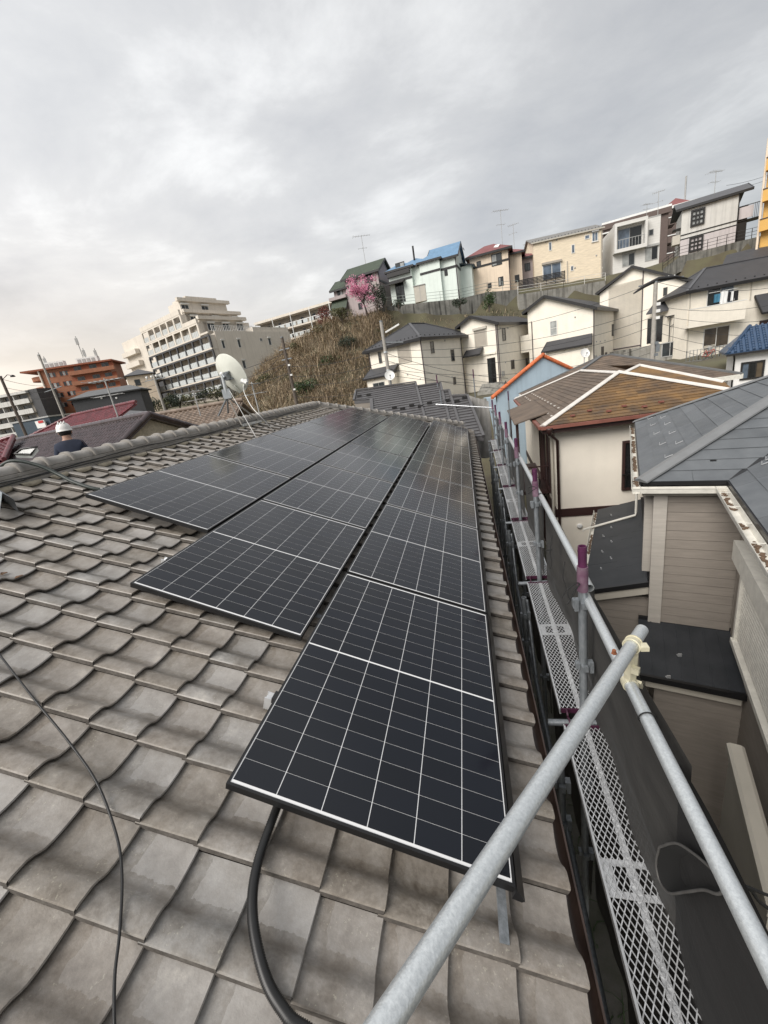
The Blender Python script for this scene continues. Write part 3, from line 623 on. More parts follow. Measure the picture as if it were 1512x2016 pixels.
# lower half ring on the hand rail
rd = (nrB - nrA).normalized(); tpar = (cc_ - nrA).dot(rd); rc = nrA + rd * tpar
b = MB(); ringband(b, rc, rd, PR + .0005, PR + .0055, 0.034); mid = (cc_ + rc) / 2; b.bar(cc_ + (rc - cc_).normalized() * PR, rc - (rc - cc_).normalized() * PR, 0.032, 0.032)
b.bar(rc + Vector((.03, .0, .01)), rc + Vector((.045, .02, -.035)), 0.03, 0.012); O('clamp_ring', b, M['cream_paint'], root)
fl = cc_ - sd * (PR + .008) * (-1 if (cc_ - sd * 0.05 - CAM).length > (cc_ + sd * 0.05 - CAM).length else 1)
b = MB(); lft = at(1222, 1293, (RW @ (cc_ - CAM)).z - 0.01); b.bar(lft, cc_ + (lft - cc_) * 0.55, 0.022, 0.010, dd); O('clamp_flap', b, M['cream_paint'], root)
rt = at(1250, 1308, (RW @ (cc_ - CAM)).z); b = MB().bar(rt + dd * .014 + (rt - cc_) * .3, rt - dd * .014 + (rt - cc_) * .3, 0.026, 0.024); O('clamp_hinge', b, M['cream_paint'], root)
b = MB(); q = at(1209, 1285, (RW @ (cc_ - CAM)).z - 0.012); b.lathe([(0.0, 0.014), (0.007, 0.014), (0.008, 0.012), (0.008, 0.0), (0.011, -0.001), (0.011, -0.004), (0, -0.004)], q, n=6, smooth=False); O('nut', b, M['rust'], root)
# black netting on the outside of the walkway
def net_mat(name, a):
    m = mat(name, (0.022, 0.021, 0.020), 0.75, 0.0, 1.6, 0.25, 14, col2=(0.050, 0.048, 0.045), stretch=(1, 0.5, 3), detail=6); t = m.node_tree; b_ = bsdf(m); b_.inputs['Alpha'].default_value = a; return m
M['net'] = net_mat('black_netting', 0.97); M['net_black'] = mat('jet_black_netting', (0.007, 0.007, 0.007), 0.8, 0.0, 1.6, 0.25, 14, col2=(0.018, 0.017, 0.017), stretch=(1, .5, 3)); M['net_thin'] = net_mat('thin_black_netting', 0.93)
def net_sheet(Ya, Yb, zt, zb, dx, name, lab, seed, mt, fold=1.0, nx=40, nz=20, droop=None):
    rr = random.Random(seed); ph = [rr.uniform(0, 6) for _ in range(6)]; vs = []
    for j in range(nz + 1):
        t_ = j / nz
        for i in range(nx + 1):
            s_ = i / nx; Y = Ya + (Yb - Ya) * s_
            x = sx(Y) + dx + fold * (0.018 * math.sin(s_ * 9 + ph[0] + t_ * 2) + 0.010 * math.sin(s_ * 23 + ph[1]) * t_ + 0.02 * math.sin(t_ * 4 + ph[2] + s_ * 3)) * min(1, t_ * 3 + .15)
            zz_ = (zt(Y) if callable(zt) else zt)
            vs.append((x, Y, zz_ + (zb - zz_) * t_))
    b = MB().add(vs, [(j * (nx + 1) + i, j * (nx + 1) + i + 1, (j + 1) * (nx + 1) + i + 1, (j + 1) * (nx + 1) + i) for j in range(nz) for i in range(nx)], True)
    return thing(name, b, mt, lab, 'netting', 'netting sheets outside the walkway')
def rail_z(Y): return nrA.z + (nrB.z - nrA.z) * (Y - nrA.y) / (nrB.y - nrA.y)
net_sheet(0.16, 1.28, lambda Y: rail_z(Y) - 0.02, -2.2, 0.082, 'netting_sheet', 'dull dark netting sheet behind the crossing tubes', 3, M['net'], 0.8)
net_sheet(-0.9, 0.20, lambda Y: rail_z(Y) - 0.06 + 0.03 * math.cos(Y * 7), -2.2, 0.066, 'netting_sheet', 'black netting sheet at the lower right tied to the hand rail', 5, M['net_black'], 1.0)
for k in range(1, 7):
    net_sheet(PY[k] + 0.08, PY[k + 1] + 0.02, RZ2 - 0.03, -2.4, 0.085, 'netting_sheet', 'dark netting sheet hanging between the %s and %s scaffold posts' % (near_w[k], near_w[k + 1]), 10 + k, M['net_thin'], 1.0, 24, 12)
# rolled open corner of the near sheet: a hanging flap with thick hem
def zc(p, d): return at(p[0], p[1], d)
loop = [(1298, 1668), (1330, 1660), (1365, 1680), (1400, 1710), (1428, 1742), (1415, 1760), (1385, 1752), (1350, 1756), (1318, 1758), (1299, 1735), (1292, 1700)]
dl = [1.36, 1.36, 1.34, 1.30, 1.27, 1.26, 1.29, 1.32, 1.34, 1.36, 1.37]
M['hem'] = mat('dark_grey_hem', (0.075, 0.072, 0.068), 0.7, 0.2, 12)
M['net_back'] = mat('black_net_pocket', (0.005, 0.005, 0.005), 0.9, 0.3, 6)
P3 = [atx(p[0], p[1], 0.548) for p in loop]; cen = sum(P3, Vector()) / len(P3)
root = empty('net_pocket', cen, 'black folded net pocket with pale hem hanging beside the walkway', 'netting')
b = MB(); n = len(P3); inner = [p + (cen - p) * 0.45 + Vector((0.05, 0.02, -0.03)) for p in P3]; dpt = cen + Vector((0.07, 0.03, -0.05))
b.add(P3 + inner + [dpt], [(i, (i + 1) % n, n + (i + 1) % n, n + i) for i in range(n)] + [(n + i, n + (i + 1) % n, 2 * n) for i in range(n)], True); O('pocket_cloth', b, M['net_back'], root)
lp = spline(P3 + [P3[0]], 5); O('hem', MB().tube(lp, 0.0045, 6, False), M['hem'], root)
# black tie cords
def cord(pts, r, lab):
    thing('tie_cord', MB().tube(spline(pts, 6), r, 6), M['rope'], lab, 'cord', 'cords tying the netting')
def wrap(c, ax, r, n=14):
    ax = ax.normalized(); x = ax.cross(Vector((0, 0, 1))).normalized(); y = ax.cross(x)
    return [c + (x * math.cos(k * 2 * math.pi / n) + y * math.sin(k * 2 * math.pi / n)) * r + ax * (0.0006 * k) for k in range(n + 1)]
c1 = nrA + rd * (nrB - nrA).length * 0.955
p0 = onp(1435, 1755, c1, RW[2]); 
cord(wrap(p0 + (c1 - p0) * 0.0 + rd * 0.0, rd, PR + .004)[:0] + [at(1425, 1790, 1.19), at(1408, 1745, 1.23), at(1428, 1742, 1.19), at(1450, 1738, 1.16), at(1478, 1752, 1.16), at(1495, 1775, 1.2), at(1530, 1800, 1.22)], 0.0055, 'black cord knotted round the hand rail at the lower right')
cord([at(1405, 1805, 1.22), at(1418, 1775, 1.22), at(1430, 1748, 1.19), at(1462, 1744, 1.15), at(1500, 1758, 1.17), at(1530, 1770, 1.2)], 0.0045, 'second loose black cord end at the lower right hand rail')
# ring round the rail with hanging loop
c2 = nrA + rd * ((onp(1270, 1412, nrA, (nrA - CAM).cross(rd).cross(rd)) - nrA).dot(rd)); w2 = wrap(c2, rd, PR + 0.003)
cord(w2 + [c2 + Vector((0.035, 0.0, -0.02)), at(1300, 1462, 1.72), at(1332, 1470, 1.72), at(1318, 1440, 1.72), at(1292, 1412, 1.72), c2 + Vector((.03, 0, 0))], 0.0028, 'thin black cord ring on the hand rail with a hanging loop')
cord([at(1195, 1330, 1.98), at(1185, 1355, 1.98), at(1204, 1310, 1.96), at(1225, 1270, 1.94), at(1232, 1265, 1.94), at(1228, 1272, 1.94), at(1207, 1318, 1.96)], 0.0035, 'black cord bundle beside the cream swivel clamp')
for q, (ps, d) in enumerate((([(1142, 1150), (1128, 1165), (1122, 1180), (1118, 1160), (1140, 1148), (1122, 1182), (1115, 1190)], 2.20), ([(1112, 1105), (1108, 1135), (1114, 1158), (1106, 1178)], 2.25), ([(1087, 1055), (1083, 1085), (1086, 1105), (1083, 1120)], 2.6), ([(1041, 960), (1050, 958), (1056, 961), (1048, 966), (1040, 972)], 3.6), ([(1074, 1084), (1085, 1082), (1087, 1083)], 2.55))):
    cord([at(x, y, d) for x, y in ps], 0.0035, 'black cord end %s' % ('tied at the nearest purple tipped post', 'hanging in two strands just beyond the nearest post', 'hanging long on the netting before the second post', 'bow tied at the second purple tipped post', 'sticking out level from the netting')[q])
# far end scaffold of our own house
FY = 14.7
fa = at(866, 797, 15.5); 
for q, (x, yt, yb, d) in enumerate(((866, 768, 836, 15.4), (1000, 770, 800, 15.2), (931, 727, 800, 16.4), (859, 738, 768, 17.0))):
    p0 = at(x, yt, d); root = empty('far_scaffold_post', (p0.x, p0.y, GZ), ('grey post holding the black net at the far roof corner', 'purple tipped post at the far end of the walkway', 'tall purple post beyond the far end of the roof', 'purple post tip above the dark grey roof')[q], 'scaffold post', 'posts of the far scaffold')
    O('post', MB().pipe((p0.x, p0.y, GZ), (p0.x, p0.y, p0.z - 0.35), PR, PR - .004, 8), M['galv_dull'], root); O('tip', MB().pipe((p0.x, p0.y, p0.z - 0.35), p0, PR, PR - .004, 8), M['galv_dull' if q == 0 else 'purple'], root)
thing('guard_tube', MB().pipe(at(858, 796, 15.3), at(972, 803, 14.6), PR, PR - .003, 10), M['alu'], 'bright level guard tube at the far end of the roof', 'scaffold tube')
thing('guard_tube', MB().pipe(at(868, 806, 15.4), at(905, 803, 15.3), PR, PR - .003, 10), M['galv'], 'grey level tube above the black net at the far roof corner', 'scaffold tube')
P = [at(868, 806, 15.5), at(922, 802, 15.4), at(920, 840, 15.6), at(872, 836, 15.6)]; vs = []; nx = 16; nz = 8
for j in range(nz + 1):
    for i in range(nx + 1):
        s_, t_ = i / nx, j / nz; p = (P[0] * (1 - s_) + P[1] * s_) * (1 - t_) + (P[3] * (1 - s_) + P[2] * s_) * t_
        vs.append(p + Vector((0, 0.06 * math.sin(s_ * 14 + t_ * 3), -0.10 * math.sin(s_ * math.pi * 2) ** 2 * (1 - t_))))
thing('netting_sheet', MB().add(vs, [(j * (nx + 1) + i, j * (nx + 1) + i + 1, (j + 1) * (nx + 1) + i + 1, (j + 1) * (nx + 1) + i) for j in range(nz) for i in range(nx)], True), M['net_thin'], 'small black net hung below the guard tube at the far roof corner', 'netting')
# grey sheeting closing the far end of the scaffold
M['grey_sheet'] = mat('grey_weathered_sheeting', (0.16, 0.155, 0.145), 0.85, 0.0, 2.0, 0.3, 10, col2=(0.26, 0.25, 0.235), stretch=(3, 3, .4))
P = [at(921, 778, 16.4), at(962, 790, 15.8), at(972, 900, 15.6), at(928, 905, 16.2)]; vs = []
for j in range(9):
    for i in range(15):
        s_, t_ = i / 14, j / 8; p = (P[0] * (1 - s_) + P[1] * s_) * (1 - t_) + (P[3] * (1 - s_) + P[2] * s_) * t_; vs.append(p + Vector((0, .07 * math.sin(s_ * 15 + t_), 0)))
thing('grey_sheeting', MB().add(vs, [(j * 15 + i, j * 15 + i + 1, (j + 1) * 15 + i + 1, (j + 1) * 15 + i) for j in range(8) for i in range(14)], True), M['grey_sheet'], 'grey weathered sheeting closing the far end of the scaffold', 'sheeting')
# ================================================================ ground and hillside
def sstep(a, b, x):
    t_ = min(max((x - a) / (b - a), 0.0), 1.0); return t_ * t_ * (3 - 2 * t_)
def lerp(a, b, t_): return a + (b - a) * t_
TERR1 = [(722, 619, 57), (760, 603, 56.5), (905, 588, 54), (960, 575, 54.5), (1020, 570, 55)]; TERR2 = [(1020, 580, 54.5), (1110, 566, 55.5), (1192, 552, 56)]; TERR3 = [(1305, 530, 54), (1338, 505, 50.5), (1450, 476, 49), (1512, 462, 47)]
EDGE = [(-60, 66, 9.0), (-16, 60, 11.2)] + [tuple(at(*q)) for q in TERR1 + TERR2[1:] + TERR3] + [(80, 50, 11.5), (200, 40, 11.5)]
def edge(x):
    for (a, ya, za), (c, yc_, zc_) in zip(EDGE, EDGE[1:]):
        if x <= c: t_ = (x - a) / (c - a); return ya + (yc_ - ya) * t_, za + (zc_ - za) * t_
    return 40, 11.5
def edge_y(x): return edge(x)[0]
def ground_z(x, y):
    base = lerp(-5.8, 4.6, sstep(14, 88, y)) if y < 88 else 4.6 + min((y - 88) * 0.10, 9)
    ey = edge_y(x)
    s_ = 11.6 - 0.47 * (ey - y) if y < ey else 11.6 + min((y - ey) * 0.05, 4)
    if x < -14: s_ -= 0.014 * (-14 - x) ** 2
    hl = max(s_, base)
    plat = lerp(-5.8, -0.6, sstep(30.5, 33.5, y))
    ez = edge(x)[1]
    hr = max(plat, ez - 2.1 - 0.80 * (ey - y)) if y < ey + .15 else lerp(ez - .12, 11.4, sstep(0, 3, y - ey)) + min((y - ey) * 0.04, 4)
    t_ = sstep(-11, -7, x); h = lerp(hl, hr, t_)
    return h
b = MB(); xs = []; x = -330.0
while x < 200: xs.append(x); x += 1.6 if -40 < x < 50 else 9
ys = []; y = -60.0
while y < 700: ys.append(y); y += .8 if 50 < y < 72 else (1.5 if 10 < y < 110 else (6 if y < 140 else 40))
vs = [(x, y, ground_z(x, y) + (0.18 * math.sin(x * 1.3 + y) * math.sin(y * .9) if (y > 34) else 0)) for y in ys for x in xs]; nx = len(xs)
b.add(vs, [(j * nx + i, j * nx + i + 1, (j + 1) * nx + i + 1, (j + 1) * nx + i) for j in range(len(ys) - 1) for i in range(nx - 1)], True)
def ground_mat():
    m = mat('earth_and_scrub', (0.075, 0.062, 0.042), 0.95, 0.0, 0.35, 0.6, 6, col2=(0.11, 0.105, 0.06), detail=9); return m
M['ground'] = ground_mat(); struct('ground', b, M['ground'])
# narrow dark yard with concrete between the two houses
M['yard'] = mat('mossy_yard', (0.05, 0.052, 0.035), 0.95, 0.0, 2.5, 0.5, 20, col2=(0.10, 0.095, 0.085), detail=8)
struct('yard', MB().box((1.2, 6, -5.78), (3.0, 26, 0.02)), M['yard'])

# ---------------------------------------------------------------- building helpers
def azv(a): a = math.radians(a); return Vector((math.sin(a), math.cos(a), 0))
class Fac:      # a vertical wall plane: origin at wall top, direction along it, outward normal
    def __init__(s, o, t, n): s.o, s.t, s.n = Vector(o), t.normalized(), n.normalized()
    def uv(s, x, y):
        p = onp(x, y, s.o, s.n); return (p - s.o).dot(s.t), p.z
    def rect(s, a, c):
        (u0, z0), (u1, z1) = s.uv(*a), s.uv(*c); return min(u0, u1), max(u0, u1), min(z0, z1), max(z0, z1)
    def P(s, u, z, d=0.0): q = s.o + s.t * u + s.n * d; return Vector((q.x, q.y, z))
    def off(s, d): return Fac(s.o + s.n * d, s.t, s.n)
def fbox(b, f, u0, u1, z0, z1, d0, d1):
    vs = [f.P(u, z, d) for d in (d0, d1) for z in (z0, z1) for u in (u0, u1)]
    return b.add(vs, [(0, 2, 3, 1), (4, 5, 7, 6), (0, 1, 5, 4), (2, 6, 7, 3), (0, 4, 6, 2), (1, 3, 7, 5)])
def fslab(name, par, f, r, d0, d1, m): return O(name, fbox(MB(), f, *r, d0, d1), m, par)
def window(par, f, r, fm='bronze_frame', gm='glass', cols=1, rows=1, fw=0.05, hood=None, sill=None, proud=0.05, bars=False):
    u0, u1, z0, z1 = r; b = MB()
    fbox(b, f, u0 - fw, u1 + fw, z1, z1 + fw, 0.0, proud); fbox(b, f, u0 - fw, u1 + fw, z0 - fw, z0, 0.0, proud); fbox(b, f, u0 - fw, u0, z0, z1, 0.0, proud - .002); fbox(b, f, u1, u1 + fw, z0, z1, 0.0, proud - .002)
    mw = fw * 0.7
    for c in range(1, cols): u = lerp(u0, u1, c / cols); fbox(b, f, u - mw / 2, u + mw / 2, z0, z1, 0.003, proud * .8)
    for c in range(1, rows): z = lerp(z0, z1, c / rows); fbox(b, f, u0, u1, z - mw / 2, z + mw / 2, 0.003, proud * .75)
    wo = O('window', b, M[fm], par)
    for c in range(cols):
        g = gm[c % len(gm)] if isinstance(gm, (list, tuple)) else gm
        O('pane', fbox(MB(), f, lerp(u0, u1, c / cols) + 0.002, lerp(u0, u1, (c + 1) / cols) - .002, z0 + .002, z1 - .002, 0.004, 0.016 + 0.008 * (c % 2)), M[g], wo)
    if hood: O('shutter_box', fbox(MB(), f, u0 - fw * 1.6, u1 + fw * 1.6, z1 + fw + .003, z1 + fw + hood[0], 0.0, hood[1]), M[hood[2] if len(hood) > 2 else fm], wo)
    if sill: O('sill', fbox(MB(), f, u0 - fw * 1.5, u1 + fw * 1.5, z0 - fw - 0.05, z0 - fw - .003, 0.0, sill), M[fm], wo)
    if bars:
        b = MB(); n = max(3, int((u1 - u0) / 0.11))
        for i in range(n): u = lerp(u0, u1, (i + .5) / n); fbox(b, f, u - .012, u + .012, z0, z1, proud, proud + .02)
        O('window_bars', b, M[fm], wo)
    return wo
class Blk:      # rectangular block of walls: corner nearest to us at wall top, az of the right hand wall
    def __init__(s, C, az, lL=None, lR=None, pL=None, pR=None):
        s.C = Vector(C); s.tR = azv(az); s.tL = azv(az - 90); s.fL = Fac(s.C, s.tL, -s.tR); s.fR = Fac(s.C, s.tR, -s.tL)
        s.lL = lL if lL is not None else s.ln(s.tL, pL); s.lR = lR if lR is not None else s.ln(s.tR, pR)
    def ln(s, t_, p):
        r = ray(*p); a = Vector((s.C.x - CAM.x, s.C.y - CAM.y)); det = r.x * (-t_.y) - (-t_.x) * r.y
        return abs((r.x * a.y - r.y * a.x) / det)
    def foot(s, o=0.0): 
        c = s.C; return [c - s.tL * o - s.tR * o, c + s.tL * (s.lL + o) - s.tR * o, c + s.tL * (s.lL + o) + s.tR * (s.lR + o), c - s.tL * o + s.tR * (s.lR + o)]
    def walls(s, par, zb, m, name='wall', top=None):
        p = [Vector((q.x, q.y, zb)) for q in s.foot()]; return O(name, MB().prism(p, (0, 0, (s.C.z if top is None else top) - zb)), m, par)
    def root(s, name, zb, lab, cat, group=None): return empty(name, (s.C.x, s.C.y, zb), lab, cat, group)
def slab(b, pts, th): b.prism([Vector(p) for p in pts], (0, 0, -th))
def edge_board(b, p, q, h, wd=0.03): b.bar(p, q, wd, h)
def roof_hip(par, k, z, oh, pitch, m, fm, th=0.07, fh=0.20, cap=None, rax=None, name='roof'):
    F4 = [Vector((p.x, p.y, z)) for p in k.foot(oh)]; lx, ly = (F4[1] - F4[0]).length, (F4[3] - F4[0]).length
    along = rax or ('L' if lx > ly else 'R'); tx, ty = k.tL, k.tR
    if along == 'L':
        hw = min(ly, lx) / 2; r0 = F4[0] + tx * hw + ty * ly / 2; r1 = F4[1] - tx * hw + ty * ly / 2; zt = z + pitch * ly / 2 * (1 if ly <= lx else lx / ly)
        polys = [[F4[0], F4[1], r1, r0], [F4[1], F4[2], r1], [F4[2], F4[3], r0, r1], [F4[3], F4[0], r0]]
    else:
        hw = min(ly, lx) / 2; r0 = F4[0] + ty * hw + tx * lx / 2; r1 = F4[3] - ty * hw + tx * lx / 2; zt = z + pitch * lx / 2
        polys = [[F4[0], F4[1], r0], [F4[1], F4[2], r1, r0], [F4[2], F4[3], r1], [F4[3], F4[0], r0, r1]]
    r0.z = r1.z = zt; b = MB()
    for p in polys: b.poly(p)
    b.prism([p + Vector((0, 0, -th)) for p in F4], (0, 0, th - .004)); ro = O(name, b, m, par)
    b = MB()
    for i in range(4): edge_board(b, F4[i] + Vector((0, 0, -fh / 2 + .01)), F4[(i + 1) % 4] + Vector((0, 0, -fh / 2 + .01)), fh, 0.10)
    O('fascia', b, M[fm], ro)
    if cap:
        b = MB(); cw, chh, cm = cap
        for p, q in ((F4[0], r0), (F4[1], r1 if along == 'L' else r0), (F4[2], r1), (F4[3], r0 if along == 'L' else r1), (r0, r1)):
            if (q - p).length > 0.2: b.bar(p + Vector((0, 0, .02)), q + Vector((0, 0, .02)), cw, chh)
        O('ridge_cap', b, M[cm], ro)
    return ro, F4, r0, r1
def roof_gable(par, k, z, oh, pitch, m, fm, wallm, ridge='R', frac=0.5, th=0.10, fh=0.20, ohg=None, z2=None, name='roof', cap=None):
    """ridge parallel to tR or tL; frac: where the ridge sits across the span measured from the corner side"""
    t_, s_, lt, ls = (k.tR, k.tL, k.lR, k.lL) if ridge == 'R' else (k.tL, k.tR, k.lL, k.lR)
    og = oh if ohg is None else ohg; c = Vector((k.C.x, k.C.y, z)); zt = z + pitch * ls * frac; zb2 = zt - pitch * ls * (1 - frac) if z2 is None else z2
    A = [c - t_ * og - s_ * oh, c + t_ * (lt + og) - s_ * oh]; B = [c - t_ * og + s_ * ls * frac, c + t_ * (lt + og) + s_ * ls * frac]; C2 = [c - t_ * og + s_ * (ls + oh), c + t_ * (lt + og) + s_ * (ls + oh)]
    for p in A: p.z = z - pitch * oh
    for p in B: p.z = zt
    pz2 = (zt - zb2) / (ls * (1 - frac))
    for p in C2: p.z = zb2 - pz2 * oh
    up = Vector((0, 0, th)); b = MB(); slab(b, [A[0] + up, A[1] + up, B[1] + up, B[0] + up], th); slab(b, [B[0] + up, B[1] + up, C2[1] + up, C2[0] + up], th); ro = O(name, b, m, par)
    b = MB()
    for P_, Q_ in ((A[0], A[1]), (C2[0], C2[1])): edge_board(b, P_ + up - Vector((0, 0, fh / 2)), Q_ + up - Vector((0, 0, fh / 2)), fh, 0.10)
    for i in (0, 1):
        for P_, Q_ in ((A[i], B[i]), (B[i], C2[i])): b.bar(P_ + up * .8 - Vector((0, 0, fh * .4)), Q_ + up * .8 - Vector((0, 0, fh * .4)), 0.06, fh, Vector((0, 0, 1)))
    O('fascia', b, M[fm], ro)
    for e_ in (c, c + t_ * lt - t_ * 0.12):
        b = MB(); b.prism([e_, e_ + s_ * ls, Vector((*(e_ + s_ * ls).xy, zb2)), Vector((*(e_ + s_ * ls * frac).xy, zt))] if zb2 != z else [e_, e_ + s_ * ls, Vector((*(e_ + s_ * ls * frac).xy, zt))], t_ * 0.12); O('gable', b, wallm, par)
    if cap: O('ridge_cap', MB().bar(B[0] + up, B[1] + up, cap[0], cap[1]), M[cap[2]], ro)
    return ro, A, B, C2
def lean_roof(par, f, r, zt, zb, out, m, fm, th=0.09, name='canopy_roof', ends=0.0):   # lean-to roof on wall f between r=(u0,u1)
    u0, u1 = r; b = MB(); p = [f.P(u0 + ends, zt, 0.0), f.P(u1 - ends, zt, 0.0), f.P(u1, zb, out), f.P(u0, zb, out)]; slab(b, p, th); ro = O(name, b, m, par)
    b = MB(); b.bar(p[2] - Vector((0, 0, th * .5)), p[3] - Vector((0, 0, th * .5)), 0.08, th * 1.4); b.bar(p[0] - Vector((0, 0, th * .5)), p[3] - Vector((0, 0, th * .5)), 0.05, th * 1.3); b.bar(p[1] - Vector((0, 0, th * .5)), p[2] - Vector((0, 0, th * .5)), 0.05, th * 1.3); O('fascia', b, M[fm], ro); return ro
def downpipe(par, f, u, z0, z1, m='brown_metal', r=0.04): return O('downpipe', MB().tube([f.P(u, z1, 0.16), f.P(u, z1 - .18, 0.06), f.P(u, z0, 0.06)], r, 7), M[m], par)
def vent(par, f, u, z, r=0.07, m='grey_frame'):
    q = f.P(u, z, 0.0); x = f.t; n = f.n; mm = Matrix((x, Vector((0, 0, 1)), n)).transposed(); return O('vent_cap', MB().lathe([(r, 0), (r, 0.05), (r * .7, .07), (0, .06)], q, mm, 10), M[m], par)
def guards(par, A, B, up, n, inset=0.35, m='dark_frame'):      # little snow guards along an eave
    b = MB()
    for i in range(n):
        p = A.lerp(B, (i + .5) / n) + up * inset; b.box(p + Vector((0, 0, .05)), (0.10, 0.05, 0.08))
    O('snow_guards', b, M[m], par, kind='stuff')
# shingles as single pieces: clip a roof polygon into courses and lengths
def clip(poly, n, d):      # keep p.n >= d
    out = []
    for i, p in enumerate(poly):
        q = poly[(i + 1) % len(poly)]; a, c = p.dot(n) - d, q.dot(n) - d
        if a >= 0: out.append(p)
        if (a > 0 and c < 0) or (a < 0 and c > 0): out.append(p + (q - p) * (a / (a - c)))
    return out
def shingles(par, poly, ud, pitch, seg, th, m, nm='shingle', gap=0.006, seed=0, limit=300, jit=0.0):
    poly = [Vector(p) for p in poly]; ud = Vector(ud).normalized(); n = Vector((0, 0, 0))
    for i in range(len(poly)): n += poly[i].cross(poly[(i + 1) % len(poly)])
    n.normalize()
    if n.z < 0: n = -n
    vd = n.cross(ud).normalized()
    if vd.z < 0: vd = -vd
    v0 = min(p.dot(vd) for p in poly); v1 = max(p.dot(vd) for p in poly); rr = random.Random(seed); out = []
    j = 0; v = v0
    while v < v1 - 0.01:
        strip = clip(clip(poly, vd, v), -vd, -(v + pitch))
        if len(strip) >= 3:
            u0 = min(p.dot(ud) for p in strip); u1 = max(p.dot(ud) for p in strip)
            u = u0 - (rr.random() if seg else 0) * (seg or 0)
            while u < u1 - 0.01:
                e_ = u + (seg or 1e9)
                pc = clip(clip(strip, ud, u + (gap / 2 if seg else 0)), -ud, -(e_ - (gap / 2 if seg else 0)))
                if len(pc) >= 3:
                    jt = rr.uniform(-jit, jit); tops = [p + n * (th * (1 - (p.dot(vd) - v) / pitch) + 0.004 + jt) for p in pc]; out.append(tops)
                u = e_
        v += pitch; j += 1
    for k_, tops in enumerate(out):
        b = MB(); b.prism(tops, -n * (th * 0.9)); O(nm, b, m, par)
    return out
# ================================================================ grey house close on the right
M['grey_shingle'] = mat('grey_slate_shingle', (0.090, 0.098, 0.106), 0.62, 0.0, 3.0, 0.3, 120, col2=(0.125, 0.134, 0.142), rnd=0.10, detail=8)
M['grey_cap'] = mat('grey_metal_cap', (0.17, 0.175, 0.178), 0.45, 0.08, 4)
M['dark_low_roof'] = mat('dark_metal_low_roof', (0.020, 0.023, 0.027), 0.5, 0.0, 3, 0.1, 60, col2=(0.034, 0.037, 0.042))
M['siding_brown'] = mat('brown_grey_siding', (0.245, 0.217, 0.188), 0.75, 0.10, 3.0, 0.25, 30, stretch=(1, 1, 9), detail=7)
M['siding_pale'] = mat('pale_grey_siding', (0.42, 0.39, 0.35), 0.7, 0.08, 3.0, 0.2, 30, stretch=(1, 1, 9))
M['fascia_cream'] = mat('cream_fascia', (0.46, 0.43, 0.37), 0.6, 0.06)
M['dirt'] = mat('gutter_leaf_litter', (0.13, 0.085, 0.055), 0.95, 0.4, 25, 0.6, 60)
TH = math.radians(19.4); E1 = Vector((math.sin(TH), math.cos(TH), 0)); E2 = Vector((math.cos(TH), -math.sin(TH), 0)); GZ0 = -0.30
GP = hz(1265, 956, GZ0)
def g(a, bb, z): q = GP + E2 * a + E1 * bb; return Vector((q.x, q.y, GZ0 + z))
gh = empty('grey_house', g(1.5, 2.5, 0) * 1.0, 'grey slate roofed house with brown siding close on the right', 'house'); gh.location.z = -5.8
PIT = 0.47; RZo = 0.06
def gblock(a0, a1, b0, b1, z0, z1): return MB().prism([g(a0, b0, z0), g(a1, b0, z0), g(a1, b1, z0), g(a0, b1, z0)], (0, 0, z1 - z0))
BZ = -5.8 - GZ0
core = O('wall', gblock(0.20, 5.2, 0.15, 5.35, BZ, -0.06), M['siding_brown'], gh); O('wall', gblock(1.25, 5.2, -5.0, 0.149, BZ, -0.06), M['siding_brown'], gh)
# siding boards as real planks on the visible faces
def boards(f, u0, u1, z0, z1, h, m, par, nm='siding_board', slope=0.006):
    z = z0; n = 0
    while z < z1 - 0.02:
        ze = min(z + h, z1); b = MB(); b.prism([f.P(u0, z + .003, 0.001), f.P(u0, z + .003, 0.012 + slope), f.P(u0, ze - .003, 0.012), f.P(u0, ze - .003, 0.001)], f.t * (u1 - u0)); O(nm, b, m, par); z = ze; n += 1
fnear = Fac(g(0.20, 0.15, 0), E2, -E1); fwest = Fac(g(0.20, 0.15, 0), E1, -E2); fwest2 = Fac(g(1.25, 0.15, 0), -E1, -E2)
boards(fnear, 0.13, 1.02, GZ0 - 2.75, GZ0 - 0.16, 0.152, M['siding_brown'], core)
boards(fwest2, 0.03, 4.4, GZ0 - 5.4, GZ0 - 0.16, 0.152, M['siding_brown'], core)
boards(fwest, 0.05, 3.6, GZ0 - 2.9, GZ0 - 0.16, 0.152, M['siding_pale'], core)
O('corner_trim', gblock(0.155, 0.33, 0.105, 0.22, BZ, -0.10), M['siding_pale'], gh)
